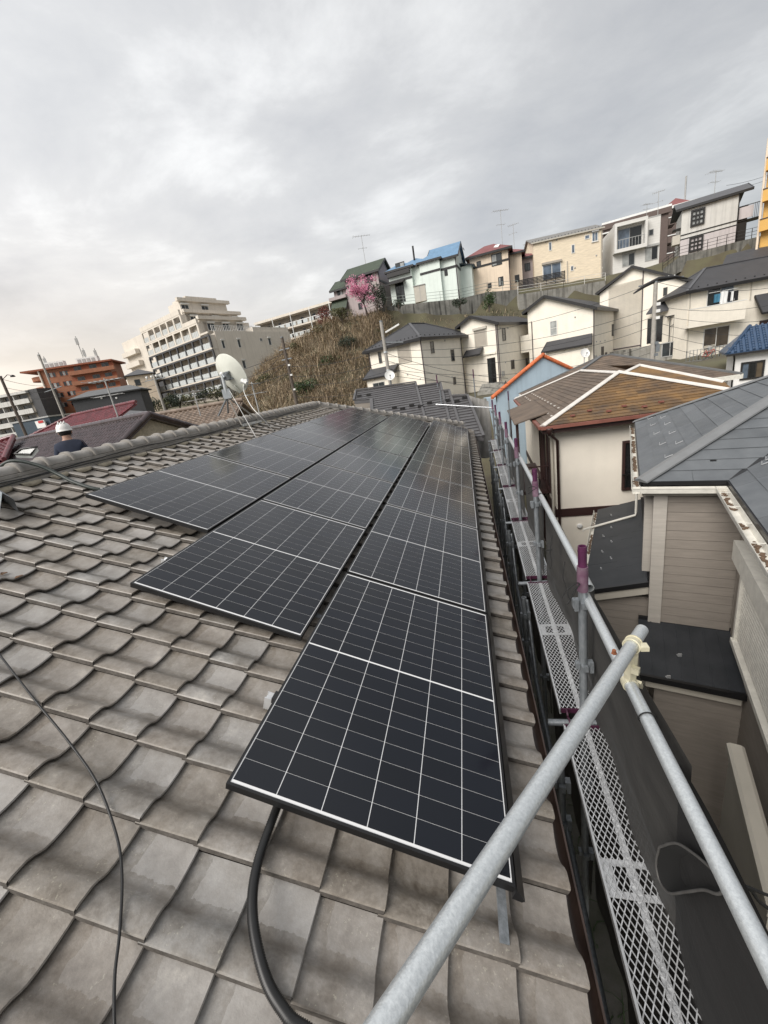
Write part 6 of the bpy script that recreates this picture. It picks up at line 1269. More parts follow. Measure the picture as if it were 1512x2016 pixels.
# green roof house
kg = Blk(at(*kM(483, 325), 58), 12, pL=kM(180, 440), lR=5.6); gq = hb(kg, 'hill_house', 'mauve grey house with dark green roof behind the pink tree'); zg = kg.C.z; kg.walls(gq, HB + .3, M['mauve_wall'])
ro, A, B, C2 = roof_gable(gq, kg, zg, .45, .62, M['green_slate'], 'dark_frame', M['mauve_wall'], 'L', .5, fh=.28); fL, fR = kg.fL, kg.fR
kg2 = Blk(kg.C + kg.tL * kg.lL + kg.tR * .4 + Vector((0, 0, -.9)), 12, pL=kM(75, 520), lR=4.5); kg2.walls(gq, HB + .3, M['mauve_wall'], 'left_wing'); ro2 = roof_gable(gq, kg2, kg2.C.z, .5, .62, M['green_slate'], 'dark_frame', M['mauve_wall'], 'L', .5, fh=.26, name='wing_roof')
window(gq, fL, rr4(fL, kM, (240, 442), (300, 498)), 'dark_frame', ('glass_dark', 'glass_pale'), 2, 1, .09); window(gq, fL, rr4(fL, kM, (365, 395), (440, 440)), 'dark_frame', ('glass', 'glass_dark'), 2, 1, .09); window(gq, fL, rr4(fL, kM, (312, 655), (345, 695)), 'dark_frame', 'glass', 1, 1, .09)
f3 = kg2.fL; window(gq, f3, rr4(f3, kM, (112, 515), (165, 580)), 'dark_frame', ('glass_pale', 'glass_dark'), 2, 1, .1); r = rr4(f3, kM, (45, 625), (190, 690)); lean_roof(gq, f3, (0, kg2.lL + .5), r[3], r[2] - .2, 1.3, M['green_slate'], 'dark_frame', .12); window(gq, f3, rr4(f3, kM, (125, 690), (200, 745)), 'dark_frame', ('glass', 'glass_pale'), 2, 1, .1); O('balcony_front', fbox(MB(), f3, 0, kg2.lL + .6, f3.uv(*kM(60, 640))[1], f3.uv(*kM(60, 610))[1], .2, .9), M['mauve_wall'], gq)
O('storey_band', fbox(MB(), fR, -.05, 5.6, fR.uv(*kM(530, 445))[1] - .15, fR.uv(*kM(530, 445))[1] + .15, 0, .06), M['dark_frame'], gq); downpipe(gq, fR, .1, HB, zg, 'pipe_dark', .06); downpipe(gq, fL, .5, HB, zg, 'fascia_cream', .06)
# red roof house
kr = Blk(at(*kE(408, 290), 56), 8, pL=kE(20, 405), lR=4.2); rq = hb(kr, 'hill_house', 'peach house with faded red hip roof on the hill'); zr = kr.C.z; kr.walls(rq, HB, M['peach_wall']); ro, F4, r0, r1 = roof_hip(rq, kr, zr + .05, .5, .55, M['red_slate'], 'dark_frame', fh=.28); fL, fR = kr.fL, kr.fR
kr2 = Blk(kr.C + kr.tR * 2.2 - kr.tL * 1.7 + Vector((0, 0, -.4)), 8, lL=3.0, lR=4.0); kr2.walls(rq, HB, M['peach_wall'], 'right_block'); roof_hip(rq, kr2, kr2.C.z + .03, .45, .5, M['red_slate'], 'dark_frame', fh=.26, name='right_roof'); kr3 = Blk(kr2.C + kr2.tR * 2.2 - kr2.tL * 2.0 + Vector((0, 0, -.5)), 8, lL=3.0, lR=4.0); kr3.walls(rq, HB, M['mauve_wall'], 'far_block'); roof_hip(rq, kr3, kr3.C.z + .03, .4, .45, M['red_slate'], 'dark_frame', fh=.25, name='far_roof')
zb = fL.uv(*kE(400, 405))[1]; O('storey_band', fbox(MB(), fL, -.05, kr.lL, zb - .13, zb + .13, 0, .06), M['dark_frame'], rq); O('storey_band', fbox(MB(), fR, -.05, 4.2, zb - .13, zb + .13, 0, .06), M['dark_frame'], rq)
window(rq, fL, rr4(fL, kE, (243, 368), (338, 448)), 'dark_frame', ('glass', 'glass_pale'), 2, 1, .1); window(rq, fL, rr4(fL, kE, (96, 435), (132, 466)), 'dark_frame', 'glass', 1, 1, .08); window(rq, fL, rr4(fL, kE, (312, 592), (354, 658)), 'dark_frame', ('glass', 'glass_pale'), 2, 1, .1); window(rq, fL, rr4(fL, kE, (208, 652), (236, 682)), 'dark_frame', 'glass_dark', 1, 1, .08)
window(rq, fR, (1.0, 2.0, zr - 2.2, zr - .7), 'dark_frame', 'glass_dark', 1, 1, .1); f4 = kr2.fL; window(rq, f4, rr4(f4, kE, (478, 572), (512, 622)), 'dark_frame', 'glass_dark', 1, 1, .1); f4 = kr3.fL; window(rq, f4, rr4(f4, kE, (575, 455), (620, 510)), 'dark_frame', ('glass', 'glass_dark'), 2, 1, .1); downpipe(rq, fL, .05, HB, zr, 'pipe_dark', .06)
# skylight on red roof
n_ = (F4[1] - F4[0]).cross(r0 - F4[0]).normalized(); n_ = n_ if n_.z > 0 else -n_; pc = [onp(*kE(*q), F4[0], n_) for q in ((262, 293), (280, 272), (325, 262), (308, 288))]; O('skylight', MB().prism([p + n_ * .12 for p in pc], -n_ * .1), M['white_paint'], rq)
# tan siding house, shed roof towards us
ks = Blk(at(*kE(1340, 88), 56), 0, pL=kE(652, 238), lR=7.0); ks = Blk(ks.C, -2, pL=kE(652, 238), lR=7.0); sq = hb(ks, 'hill_house', 'tan sided house with grey roof and black slat fence'); zs = ks.C.z; fL, fR = ks.fL, ks.fR
zl = fL.uv(*kE(652, 238))[1]; ks.walls(sq, HB, M['tan_siding'], top=zs); b = MB(); zt = zs
P0, P1 = fL.P(-.25, zs, .25), fL.P(ks.lL + .3, zs, .25); Q0, Q1 = P0 + ks.tR * 3.8 + Vector((0, 0, 1.35)), P1 + ks.tR * 3.8 + Vector((0, 0, 1.35)); slab(b, [P0, P1, Q1, Q0], .14); slab(b, [Q0, Q1, Q1 + ks.tR * 3.8 - Vector((0, 0, 1.35)), Q0 + ks.tR * 3.8 - Vector((0, 0, 1.35))], .14); rs = O('roof', b, M['grey_slate'], sq); guards(rs, P0, P1, ks.tR + Vector((0, 0, .38)), 22)
O('fascia', MB().bar(P0 - Vector((0, 0, .1)), P1 - Vector((0, 0, .1)), .08, .16), M['fascia_cream'], rs); O('gable', MB().prism([fL.P(ks.lL - .1, zs, 0), fL.P(ks.lL - .1, zs + 1.2, -3.55), fL.P(ks.lL - .1, zs, -7)], ks.tL * .09), M['tan_siding'], sq); O('gable', MB().prism([fL.P(.1, zs, 0), fL.P(.1, zs + 1.2, -3.55), fL.P(.1, zs, -7)], -ks.tL * .09), M['tan_siding'], sq)
for a, c in (((812, 243), (832, 312)), ((1038, 268), (1060, 338)), ((1170, 175), (1208, 196)), ((1030, 478), (1048, 514))): window(sq, fL, rr4(fL, kE, a, c), 'white_frame', 'glass_blue', 1, 1, .09)
window(sq, fL, rr4(fL, kE, (1242, 148), (1290, 218)), 'white_frame', ('glass_blue', 'glass_blue'), 2, 1, .10, hood=(.25, .25, 'grey_frame'), sill=.12); window(sq, fL, rr4(fL, kE, (752, 475), (925, 572)), 'white_frame', ('glass_blue', 'glass_blue'), 2, 1, .12, hood=(.28, .28, 'shutter'))
downpipe(sq, fL, .15, HB, zs, 'fascia_cream', .06); u_ = fL.uv(*kE(990, 500))[0]; O('downpipe', MB().tube([fL.P(u_, HB, .08), fL.P(u_, fL.uv(*kE(990, 425))[1], .08)], .06, 7), M['fascia_cream'], sq)
for x, y in ((783, 233), (888, 212), (1205, 135), (1280, 368), (1068, 490)): vent(sq, fL, *fL.uv(*kE(x, y)), .11)
ff = fL.off(1.6); u0 = ff.uv(*kE(970, 600))[0]; u1 = ff.uv(*kE(512, 660))[0]; z0, z1 = HB + .3, HB + 1.75
sf = empty('slat_fence', ff.P(u0, HB), 'black horizontal slat fence in front of the tan house', 'fence')
for i in range(8): O('slat', fbox(MB(), ff, u0, u1, z0 + i * .18, z0 + i * .18 + .13, 0, .03), M['dark_frame'], sf)
for i in range(6): u = lerp(u0, u1, i / 5); O('fence_post', fbox(MB(), ff, u - .04, u + .04, HB - .2, z1, -.08, -.002), M['dark_frame'], sf)
# white modern house
km = Blk(at(*kG(580, 458), 55), 4, pL=kG(165, 560), lR=6.0); mq = hb(km, 'hill_house', 'white modern house with framed glass balcony on the hill'); zm = km.C.z; km.walls(mq, HB - .3, M['white_siding']); fL, fR = km.fL, km.fR
r = rr4(fL, kG, (175, 490), (437, 790)); u0, u1, z0, z1 = r[0], km.lL + .05, fL.uv(*kG(435, 745))[1], fL.uv(*kG(435, 485))[1]; bx_b = MB(); w_ = .45
fr = O('balcony_frame', fbox(fbox(fbox(fbox(MB(), fL, u0, u1, z1 - w_, z1, 0, 1.0), fL, u0, u1, z0, z0 + w_, 0, 1.0), fL, u0, u0 + .3, z0 + w_, z1 - w_, 0, 1.0), fL, u1 - .3, u1, z0 + w_, z1 - w_, 0, 1.0), M['white_siding'], mq); window(mq, fL, (u0 + .5, u1 - .7, z0 + w_ + .05, z1 - w_ - .3), 'grey_frame', ('glass_dark', 'glass_blue'), 2, 1, .07)
b = MB(); 
for i in range(10): u = lerp(u0 + .3, u1 - .3, i / 9); fbox(b, fL, u - .02, u + .02, z0 + w_, z0 + w_ + 1.1, .85, .9)
fbox(b, fL, u0 + .3, u1 - .3, z0 + w_ + 1.1, z0 + w_ + 1.16, .84, .91); O('balcony_rail', b, M['grey_frame'], fr)
window(mq, fL, rr4(fL, kG, (478, 590), (510, 628)), 'grey_frame', 'glass', 1, 1, .08); window(mq, fL, rr4(fL, kG, (450, 750), (545, 835)), 'grey_frame', ('glass_dark', 'glass_pale'), 2, 1, .09, hood=(.28, .25)); window(mq, fL, rr4(fL, kG, (250, 810), (345, 885)), 'grey_frame', ('glass', 'glass_pale'), 2, 1, .09, hood=(.2, .2)); O('parapet', fbox(MB(), fL, 0, km.lL, zm - .02, zm + .12, -.3, .03), M['grey_frame'], mq)
# dark brown apartment block behind
kb = Blk(at(*kG(650, 385), 72), 12, pL=kG(80, 545), lR=8.0); bq = kb.root('brown_apartment', HB, 'dark brown tiled apartment block behind the white modern house', 'building'); kb.walls(bq, HB, M['brown_tile']); fL, fR = kb.fL, kb.fR
O('parapet', fbox(MB(), fL, -.4, kb.lL + .3, kb.C.z, kb.C.z + .35, -.4, .25), M['white_paint'], bq); O('roof_slab', fbox(MB(), fL, -.4, kb.lL + .3, kb.C.z - .9, kb.C.z - .01, -.3, .4), M['brown_tile'], bq)
for i in range(4):
    zz_ = kb.C.z - 2.9 - i * 2.9; O('balcony', fbox(MB(), fR, .2, 3.4, zz_, zz_ + 1.1, 0, 1.2), M['brown_tile'], bq); O('balcony_slab', fbox(MB(), fR, .1, 3.5, zz_ + 1.104, zz_ + 1.25, 0, 1.3), M['white_paint'], bq); O('slab_edge', fbox(MB(), fL, kb.lL - 2.2, kb.lL + .3, zz_ + 1.3, zz_ + 1.5, 0, .5), M['white_paint'], bq)
    window(bq, fL, (kb.lL - 2.0, kb.lL - .8, zz_ - .4, zz_ + .8), 'white_frame', ('glass_pale', 'glass_blue'), 2, 1, .08)
kb2 = Blk(at(*kG(880, 345), 76), 12, lL=9.5, lR=8.0); kb2.walls(bq, HB, M['brown_tile'], 'tower'); b = MB(); 
O('tower_cornice', fbox(MB(), kb2.fL, -.3, 5.5, kb2.C.z, kb2.C.z + .5, -3, .3), M['white_paint'], bq); cr_ = [kb2.fL.P(.6, kb2.C.z + .5, -.2), kb2.fL.P(5.2, kb2.C.z + .5, -.2), kb2.fL.P(5.2, kb2.C.z + .5, -3), kb2.fL.P(.6, kb2.C.z + .5, -3)]; ap_ = sum(cr_, Vector()) / 4 + Vector((0, 0, 1.5)); b = MB()
for i in range(4): b.poly([cr_[i], cr_[(i + 1) % 4], ap_])
O('tower_roof', b, M['red_slate'], bq); O('tower_mast', MB().tube([kb2.fL.P(1.5, kb2.C.z + .5, -1), kb2.fL.P(1.5, kb2.C.z + 5, -1)], .15, 6), M['grey_frame'], bq)
# pale house with lattice windows
kp = Blk(at(*kG(1262, 275), 50), 18, pL=kG(765, 430), lR=6.0); pq = hb(kp, 'hill_house', 'pale panelled house with black lattice windows at the upper right'); zp = kp.C.z; fL, fR = kp.fL, kp.fR; kp.walls(pq, HB, M['pale_wall'], top=zp); zb = fL.uv(*kG(1240, 505))[1]
O('lower_cladding', fbox(MB(), fL, -.02, kp.lL + .02, HB, zb - .45, 0, .025), M['lilac_wall'], pq)
for z in (zb, zb - .5): O('storey_band', fbox(MB(), fL, -.05, kp.lL + .05, z - .06, z + .06, 0, .06), M['dark_frame'], pq)
for a, c in (((858, 432), (940, 520)), ((842, 665), (925, 745))):
    r = rr4(fL, kG, a, c); w0 = window(pq, fL, r, 'dark_frame', ('glass_pale', 'glass_pale', 'glass_pale'), 3, 3, .20, proud=.22)
P0, P1 = fL.P(-1.3, zp + .25, .35), fL.P(kp.lL + .7, zp + .25, .35); b = MB(); slab(b, [P0, P1, P1 + kp.tR * 3.2 + Vector((0, 0, 1.3)), P0 + kp.tR * 3.2 + Vector((0, 0, 1.3))], .12); slab(b, [P0 + kp.tR * 3.2 + Vector((0, 0, 1.3)), P1 + kp.tR * 3.2 + Vector((0, 0, 1.3)), P1 + kp.tR * 7, P0 + kp.tR * 7], .12); rs = O('roof', b, M['cap_char'], pq)
b = MB(); b.bar(P0 - Vector((0, 0, .12)), P1 - Vector((0, 0, .12)), .10, .28); b.bar(P0 - Vector((0, 0, .12)), P0 + kp.tR * 3.2 + Vector((0, 0, 1.18)), .10, .28); O('fascia', b, M['dark_frame'], rs)
O('stair_enclosure', fbox(MB(), fL, -1.1, -.03, HB, zp - 1.4, -2.5, -.4), M['dark_frame'], pq); O('landing_screen', fbox(MB(), fL, -1.6, -.2, zb + .05, zb + 1.35, -.3, -.2), M['lilac_wall'], pq); b = MB()
for i in range(6): u = -1.6 - i * .16; fbox(b, fL, u - .02, u + .02, zb - .1, zb + 1.45, -.3, -.27)
fbox(b, fL, -2.5, -.2, zb + 1.45, zb + 1.52, -.32, -.25); fbox(b, fL, -2.5, -.2, zb - .18, zb - .1, -2.2, -.25); O('landing_rail', b, M['dark_frame'], pq)
O('corner_post', fbox(MB(), fL, -.12, -.001, HB, zp, -.1, .05), M['dark_frame'], pq); O('side_balcony', fbox(MB(), fL, kp.lL + .02, kp.lL + .9, zb - .9, zb + .2, -1.5, -.2), M['fascia_cream'], pq); O('side_canopy', fbox(MB(), fL, kp.lL + .02, kp.lL + .9, zb + .9, zb + 1.0, -1.6, -.1), M['dark_frame'], pq)
# ochre building at the right edge
ky = at(1497, 466, 44); fY = Fac(Vector((ky.x, ky.y, ky.z + 8)), azv(128), azv(218)); yq = empty('ochre_building', (ky.x, ky.y, HB - 1), 'ochre yellow building at the upper right picture edge', 'building', HG)
O('wall', MB().prism([fY.P(0, ky.z - 2), fY.P(7, ky.z - 2), fY.P(7, ky.z - 2, -6), fY.P(0, ky.z - 2, -6)], (0, 0, 11.2)), M['yellow_wall'], yq)
for i in range(3): O('balcony', fbox(MB(), fY, -.05, 7, ky.z + .4 + i * 2.8, ky.z + 1.5 + i * 2.8, .01, .9), M['yellow_wall'], yq); O('balcony_rail', fbox(MB(), fY, -.1, 7, ky.z + 1.502 + i * 2.8, ky.z + 1.6 + i * 2.8, .0, .95), M['brown_metal'], yq)
O('drain_pipe', MB().tube([fY.P(-.15, ky.z - 2, .4), fY.P(-.15, ky.z + 9, .4)], .12, 8), M['peach_wall'], yq)
# terrace retaining walls with fences
def terr(pts, hgt, m, lab, fence=None, drop=3.0, name='terrace_wall'):
    P_ = [at(x, y, d) for x, y, d in pts]; root = empty(name, (P_[0].x, P_[0].y, P_[0].z - hgt), lab, 'retaining wall', 'terrace walls')
    for i in range(len(P_) - 1):
        a, c = P_[i], P_[i + 1]; n = max(1, int((c - a).length / 2.0)); d = (c - a).normalized(); nn_ = Vector((d.y, -d.x, 0)).normalized()
        for q in range(n):
            p0, p1 = a.lerp(c, q / n) + d * .01, a.lerp(c, (q + 1) / n) - d * .01; b = MB().prism([p0, p1, p1 - Vector((0, 0, hgt)), p0 - Vector((0, 0, hgt))], -nn_ * .4); O('wall_panel', b, m, root)
    if fence:
        fo = empty('terrace_fence', P_[0], fence[0], 'fence', 'terrace fences'); hh_, sp_, mm = fence[1:]
        for i in range(len(P_) - 1):
            a, c = P_[i], P_[i + 1]; n = max(1, int((c - a).length / sp_))
            for q in range(n + 1): p = a.lerp(c, q / n); O('fence_post', MB().bar(p - Vector((0, -.1, .1)), p + Vector((0, .1, hh_)), .05, .05), mm, fo)
            for z in ((.33, .66, 1.0) if hh_ > .7 else (.5, 1.0)): O('fence_rail', MB().bar(a + Vector((0, .1, hh_ * z)), c + Vector((0, .1, hh_ * z)), .04, .04), mm, fo)
    return root
M['fence_green'] = mat('grey_green_fence', (0.22, 0.25, 0.23), 0.5, 0.1)
terr(TERR1, 3.0, M['concrete_dark'], 'dark stained concrete terrace wall below the mint house', ('grey green rail fence on the terrace below the mint house', 1.15, 2.2, M['fence_green']))
terr(TERR2, 2.2, M['concrete'], 'pale block terrace wall below the tan house', ('white rail fence on the terrace below the tan house', 1.0, 2.5, M['white_frame']))
terr(TERR3, 1.8, M['concrete_dark'], 'rough dark terrace wall below the pale lattice window house', ('thin dark rail fence below the lattice window house', 1.1, 1.0, M['dark_frame']))
# dark sloping roof of a carport above the house with laundry
cp = [at(*kG(*q), d) for q, d in (((1088, 955), 42), ((1150, 805), 46), ((1560, 700), 44), ((1560, 860), 40))]; cpo = empty('carport', cp[0], 'dark sloping carport roof above the house with the laundry', 'carport'); b = MB(); slab(b, cp, .15); O('carport_roof', b, M['roof_char'], cpo); 
for p in (cp[0], cp[3]): O('carport_post', MB().bar(p - Vector((0, -.3, 0)), p - Vector((0, -.3, 4)), .12, .12), M['dark_frame'], cpo)
# ================================================================ apartment blocks and roofs on the left
def kD(x, y): return (230 + x * .28439, 560 + y * .28439)
def kO(x, y): return (0 + x * .22487, 680 + y * .22487)
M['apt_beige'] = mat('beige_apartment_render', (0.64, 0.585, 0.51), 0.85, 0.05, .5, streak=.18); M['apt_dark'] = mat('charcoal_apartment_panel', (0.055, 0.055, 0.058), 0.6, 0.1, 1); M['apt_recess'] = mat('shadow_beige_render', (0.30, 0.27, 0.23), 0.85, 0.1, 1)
M['rail_pale'] = mat('frosted_balcony_panel', (0.50, 0.53, 0.53), 0.35, 0.06, 1)
dk_ = Blk(at(*kD(632, 335), 85), 24, pL=kD(165, 330), pR=kD(1190, 310)); dq = dk_.root('beige_apartment', 4, 'large beige stepped apartment block with rows of balconies', 'building'); zD = dk_.C.z; fL, fR = dk_.fL, dk_.fR; LL, LR = dk_.lL, dk_.lR; DB = 3.5
LL = min(LL, 40); LR = min(LR, 34); SH = 2.95
O('wall', MB().prism([fL.P(0, DB, -1.6), fL.P(LL, DB, -1.6), fL.P(LL, DB, -16), fL.P(0, DB, -16)], (0, 0, zD - DB)), M['apt_beige'], dq)
O('end_wall', MB().prism([fR.P(1.6, DB, 0.03), fR.P(LR, DB, .03), fR.P(LR, DB, -.3), fR.P(1.6, DB, -.3)], (0, 0, zD + .35 - DB)), M['apt_beige'], dq)
for a, c in (((722, 392), (750, 440)), ((832, 385), (860, 435)), ((1045, 375), (1070, 418)), ((865, 530), (895, 578))): window(dq, fR.off(.04), rr4(fR, kD, a, c), 'white_frame', 'glass', 1, 1, .10, hood=(.25, .3))
for a, c in (((988, 374), (1006, 392)), ((1020, 516), (1036, 530))): window(dq, fR.off(.04), rr4(fR, kD, a, c), 'white_frame', 'glass_dark', 2, 1, .08)
nb = 8
def rowz(i): return zD - SH * (i + 1)
def bay_row(zf, u0, u1, n, colm, colw, topbeam=True):
    O('floor_slab', fbox(MB(), fL, u0 - .1, u1 + .1, zf - .28, zf, -1.6, .05), M['apt_beige'], dq)
    if topbeam: O('top_beam', fbox(MB(), fL, u0 - .1, u1 + .1, zf + SH - .62, zf + SH - .285, -.25, .02), M['apt_beige'] if colm == 'apt_beige' else M['apt_dark'], dq)
    for i in range(n + 1):
        u = lerp(u0, u1, i / n); O('column', fbox(MB(), fL, u - colw / 2, u + colw / 2, zf, zf + SH - (.62 if topbeam else .285), -.28, .04), M[colm], dq)
        if i < n:
            ue = lerp(u0, u1, (i + 1) / n); O('balcony_panel', fbox(MB(), fL, u + colw / 2 + .03, ue - colw / 2 - .03, zf + .06, zf + 1.15, -.16, -.10), M['rail_pale'], dq)
            for q in range(1, 5): uu = lerp(u, ue, q / 5); O('rail_bar', fbox(MB(), fL, uu - .03, uu + .03, zf + .05, zf + 1.2, -.098, -.04), M['white_paint' if colm == 'apt_dark' else 'apt_beige'], dq)
            O('recess_wall', fbox(MB(), fL, u, u + .22, zf, zf + SH - .3, -1.58, -.3), M['apt_beige'], dq)
            window(dq, fL.off(-1.6), (u + .5, lerp(u, ue, .62), zf + .1, zf + 2.1), 'bronze_frame', ('glass_dark', 'glass'), 2, 1, .07)
for i in range(4): bay_row(rowz(i), .2, LL, nb, 'apt_dark', .45)
uB, uA = fL.uv(*kD(590, 330))[0], fL.uv(*kD(430, 250))[0]; uB, uA = 3.2, 8.8
O('upper_wall', MB().prism([fL.P(uB, zD, -1.6), fL.P(LL, zD, -1.6), fL.P(LL, zD, -14), fL.P(uB, zD, -14)], (0, 0, SH)), M['apt_beige'], dq); O('upper_wall', MB().prism([fL.P(uA, zD + SH, -1.6), fL.P(LL, zD + SH, -1.6), fL.P(LL, zD + SH, -13), fL.P(uA, zD + SH, -13)], (0, 0, SH)), M['apt_beige'], dq)
bay_row(zD, uB, LL, 7, 'apt_beige', .55); bay_row(zD + SH, uA, LL, 6, 'apt_beige', .55)
O('upper_parapet', fbox(MB(), fL, uA - .1, LL + .1, zD + 2 * SH - .28, zD + 2 * SH + .7, -.4, .06), M['apt_beige'], dq); O('mid_parapet', fbox(MB(), fL, uB - .1, uA - .12, zD + SH - .27, zD + SH + .6, -.4, .06), M['apt_beige'], dq); O('low_parapet', fbox(MB(), fL, .1, uB - .12, zD - .02, zD + .35, -.4, .04), M['apt_beige'], dq)
# stepped terraces on the right wall
for q, (st_, z0, d, u1_) in enumerate(((3.2, zD + .3, 2.4, LR * .52), (8.8, zD + SH, 3.0, LR * .66), (11, zD + 2 * SH, 4.0, LR * .62))):
    O('terrace_block', MB().prism([fR.P(1.0 + q * .6, z0, -st_), fR.P(u1_, z0, -st_), fR.P(u1_, z0, -16), fR.P(1.0 + q * .6, z0, -16)], (0, 0, SH + .1)), M['apt_beige'], dq); O('terrace_parapet', fbox(MB(), fR, .4 + q * .6, u1_ + .8, z0 + SH + .101, z0 + SH + .8, -st_ - .3, -st_ + .6), M['apt_beige'], dq)
    fT = fR.off(-st_ + .02)
    for j in range(3 if q < 2 else 2): u = lerp(2.5, u1_ - 2, j / 2); window(dq, fT, (u, u + 1.7, z0 + .9, z0 + 2.3), 'white_frame', ('glass_dark', 'glass'), 2, 1, .09, hood=(.22, .5))
b = MB()
for i in range(26): u = lerp(1.2, LR * .52, i / 25); fbox(b, fR, u - .04, u + .04, zD + .35, zD + 1.5, -.25, -.2)
fbox(b, fR, 1.2, LR * .52, zD + 1.5, zD + 1.58, -.27, -.18); O('terrace_rail', b, M['white_paint'], dq); O('penthouse', MB().prism([fR.P(LR * .2, zD + 3 * SH, -12), fR.P(LR * .55, zD + 3 * SH, -12), fR.P(LR * .55, zD + 3 * SH, -18), fR.P(LR * .2, zD + 3 * SH, -18)], (0, 0, 1.6)), M['apt_beige'], dq)
O('low_wing', MB().prism([fR.P(LR * .52, zD - .1, -.3), fR.P(LR, zD - .1, -.3), fR.P(LR, zD - .1, -10), fR.P(LR * .52, zD - .1, -10)], (0, 0, 1.5)), M['apt_beige'], dq)
# left end tower with small balconies
fT_ = Fac(at(*kD(240, 400), 104), azv(-66), azv(-156)); u0 = fT_.uv(*kD(42, 435))[0]; zt_ = fT_.uv(*kD(150, 352))[1]
O('end_tower', MB().prism([fT_.P(u0, DB), fT_.P(-.3, DB), fT_.P(-.3, DB, -8), fT_.P(u0, DB, -8)], (0, 0, zt_ - DB)), M['apt_beige'], dq); zdk = fT_.uv(*kD(150, 660))[1]; O('end_tower_base', fbox(MB(), fT_, -.35, u0 + .05, DB, zdk, 0, .12), M['apt_dark'], dq)
for i in range(5):
    zz_ = zt_ - 4.2 - i * 2.95; O('small_balcony', fbox(MB(), fT_, u0 * .45, u0 - .6, zz_, zz_ + 1.2, .13, 1.3), M['apt_beige' if zz_ > zdk else 'apt_dark'], dq); window(dq, fT_.off(.13), (u0 * .12, u0 * .12 + 1.0, zz_ + .4, zz_ + 1.5), 'bronze_frame', 'glass_dark', 1, 1, .06)
# gallery wing behind on the right
gw = Fac(at(*kD(1430, 135), 112), azv(-76), azv(194)); ug = gw.uv(*kD(925, 128))[0]; gq_ = empty('gallery_apartment', (gw.o.x, gw.o.y, 8), 'long apartment wing with open galleries and white rails', 'building'); zg_ = gw.o.z
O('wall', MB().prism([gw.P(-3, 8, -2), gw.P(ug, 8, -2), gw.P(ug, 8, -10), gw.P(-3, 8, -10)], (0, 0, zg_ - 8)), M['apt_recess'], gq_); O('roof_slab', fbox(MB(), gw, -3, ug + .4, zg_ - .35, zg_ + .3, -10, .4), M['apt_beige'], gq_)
for i in range(4):
    zz_ = zg_ - 3.4 - i * 3.1; O('gallery_slab', fbox(MB(), gw, -3, ug + .4, zz_ - .4, zz_, -1.99, .2), M['apt_beige'], gq_); O('gallery_rail', fbox(MB(), gw, -3, ug + .3, zz_ + 1.0, zz_ + 1.15, .05, .16), M['white_paint'], gq_)
    for j in range(14):
        u = lerp(-2.5, ug, j / 13); O('rail_panel', fbox(MB(), gw, u + .1, u + (ug + 2.5) / 13 - .5, zz_ + .08, zz_ + .98, .06, .12), M['rail_pale'], gq_)
        if j < 13: O('door', fbox(MB(), gw, u + .6, u + 1.5, zz_ + .05, zz_ + 2.1, -1.99, -1.9), M['glass_dark' if j % 2 else 'shutter'], gq_)
for j in range(5): u = lerp(-2, ug, j / 4); O('drain_pipe', MB().tube([gw.P(u, 8, .35), gw.P(u, zg_ + .2, .35)], .12, 6), M['white_paint'], gq_)
# terracotta tiled apartment
M['terracotta'] = mat('terracotta_tile_cladding', (0.29, 0.115, 0.058), 0.7, 0.12, .8); stripes(M['terracotta'], 2, .3, .04, .8); M['terra_dark'] = mat('dark_terracotta', (0.24, 0.07, 0.03), 0.7, 0.1)
of = Fac(at(*kO(330, 225), 118), azv(66), azv(156)); uo = of.uv(*kO(960, 190))[0]; zo = of.o.z; oq = empty('terracotta_apartment', (of.o.x, of.o.y, 2), 'terracotta tiled apartment block with rooftop antennas', 'building')
O('wall', MB().prism([of.P(0, 0), of.P(uo, 0), of.P(uo, 0, -10), of.P(0, 0, -10)], (0, 0, zo)), M['terracotta'], oq); O('roof_slab', fbox(MB(), of, -4.2, uo + 1.5, zo - .1, zo + .35, -10.5, 1.0), M['terra_dark'], oq)
for i in range(4):
    zz_ = zo - 2.6 - i * 2.95; b = MB(); pts = [of.P(.05 - 4.0 * math.sin(a), zz_, -4 + 4.3 * math.cos(a) * .9) for a in [math.pi * k / 10 for k in range(11)]]; b.prism(pts, (0, 0, 1.15)); O('curved_balcony', b, M['terracotta'], oq)
    O('balcony', fbox(MB(), of, uo * .42, uo + 1.6, zz_ - .1, zz_ + 1.05, .0, 1.3), M['terracotta'], oq); O('balcony_shade', fbox(MB(), of, uo * .42, uo + 1.4, zz_ + 1.1, zz_ + 2.4, .01, .06), M['terra_dark'], oq)
    for u in (uo * .10, uo * .28): window(oq, of, (u, u + 2.3, zz_ + .35, zz_ + 1.6), 'terra_dark', ('glass_dark', 'glass_pale', 'glass'), 3, 1, .15)
    for u in (uo * .5, uo * .72, uo * .9): window(oq, of.off(.07), (u, u + 1.9, zz_ + 1.1, zz_ + 2.2), 'bronze_frame', ('glass', 'glass_dark'), 2, 1, .08)
O('drain_pipe', MB().tube([of.P(.2, 0, .3), of.P(.2, zo, .3)], .25, 8), M['apt_beige'], oq)
for u, w_ in ((1.0, 5.5), (uo * .52, 6)):
    O('rooftop_unit', fbox(MB(), of, u, u + w_, zo + .36, zo + 2.3, -4, -2.2), M['white_paint'], oq)
    for j in range(4): O('unit_fan', fbox(MB(), of, u + .4 + j * 1.3, u + 1.3 + j * 1.3, zo + .8, zo + 1.9, -2.19, -2.1), M['grey_frame'], oq)
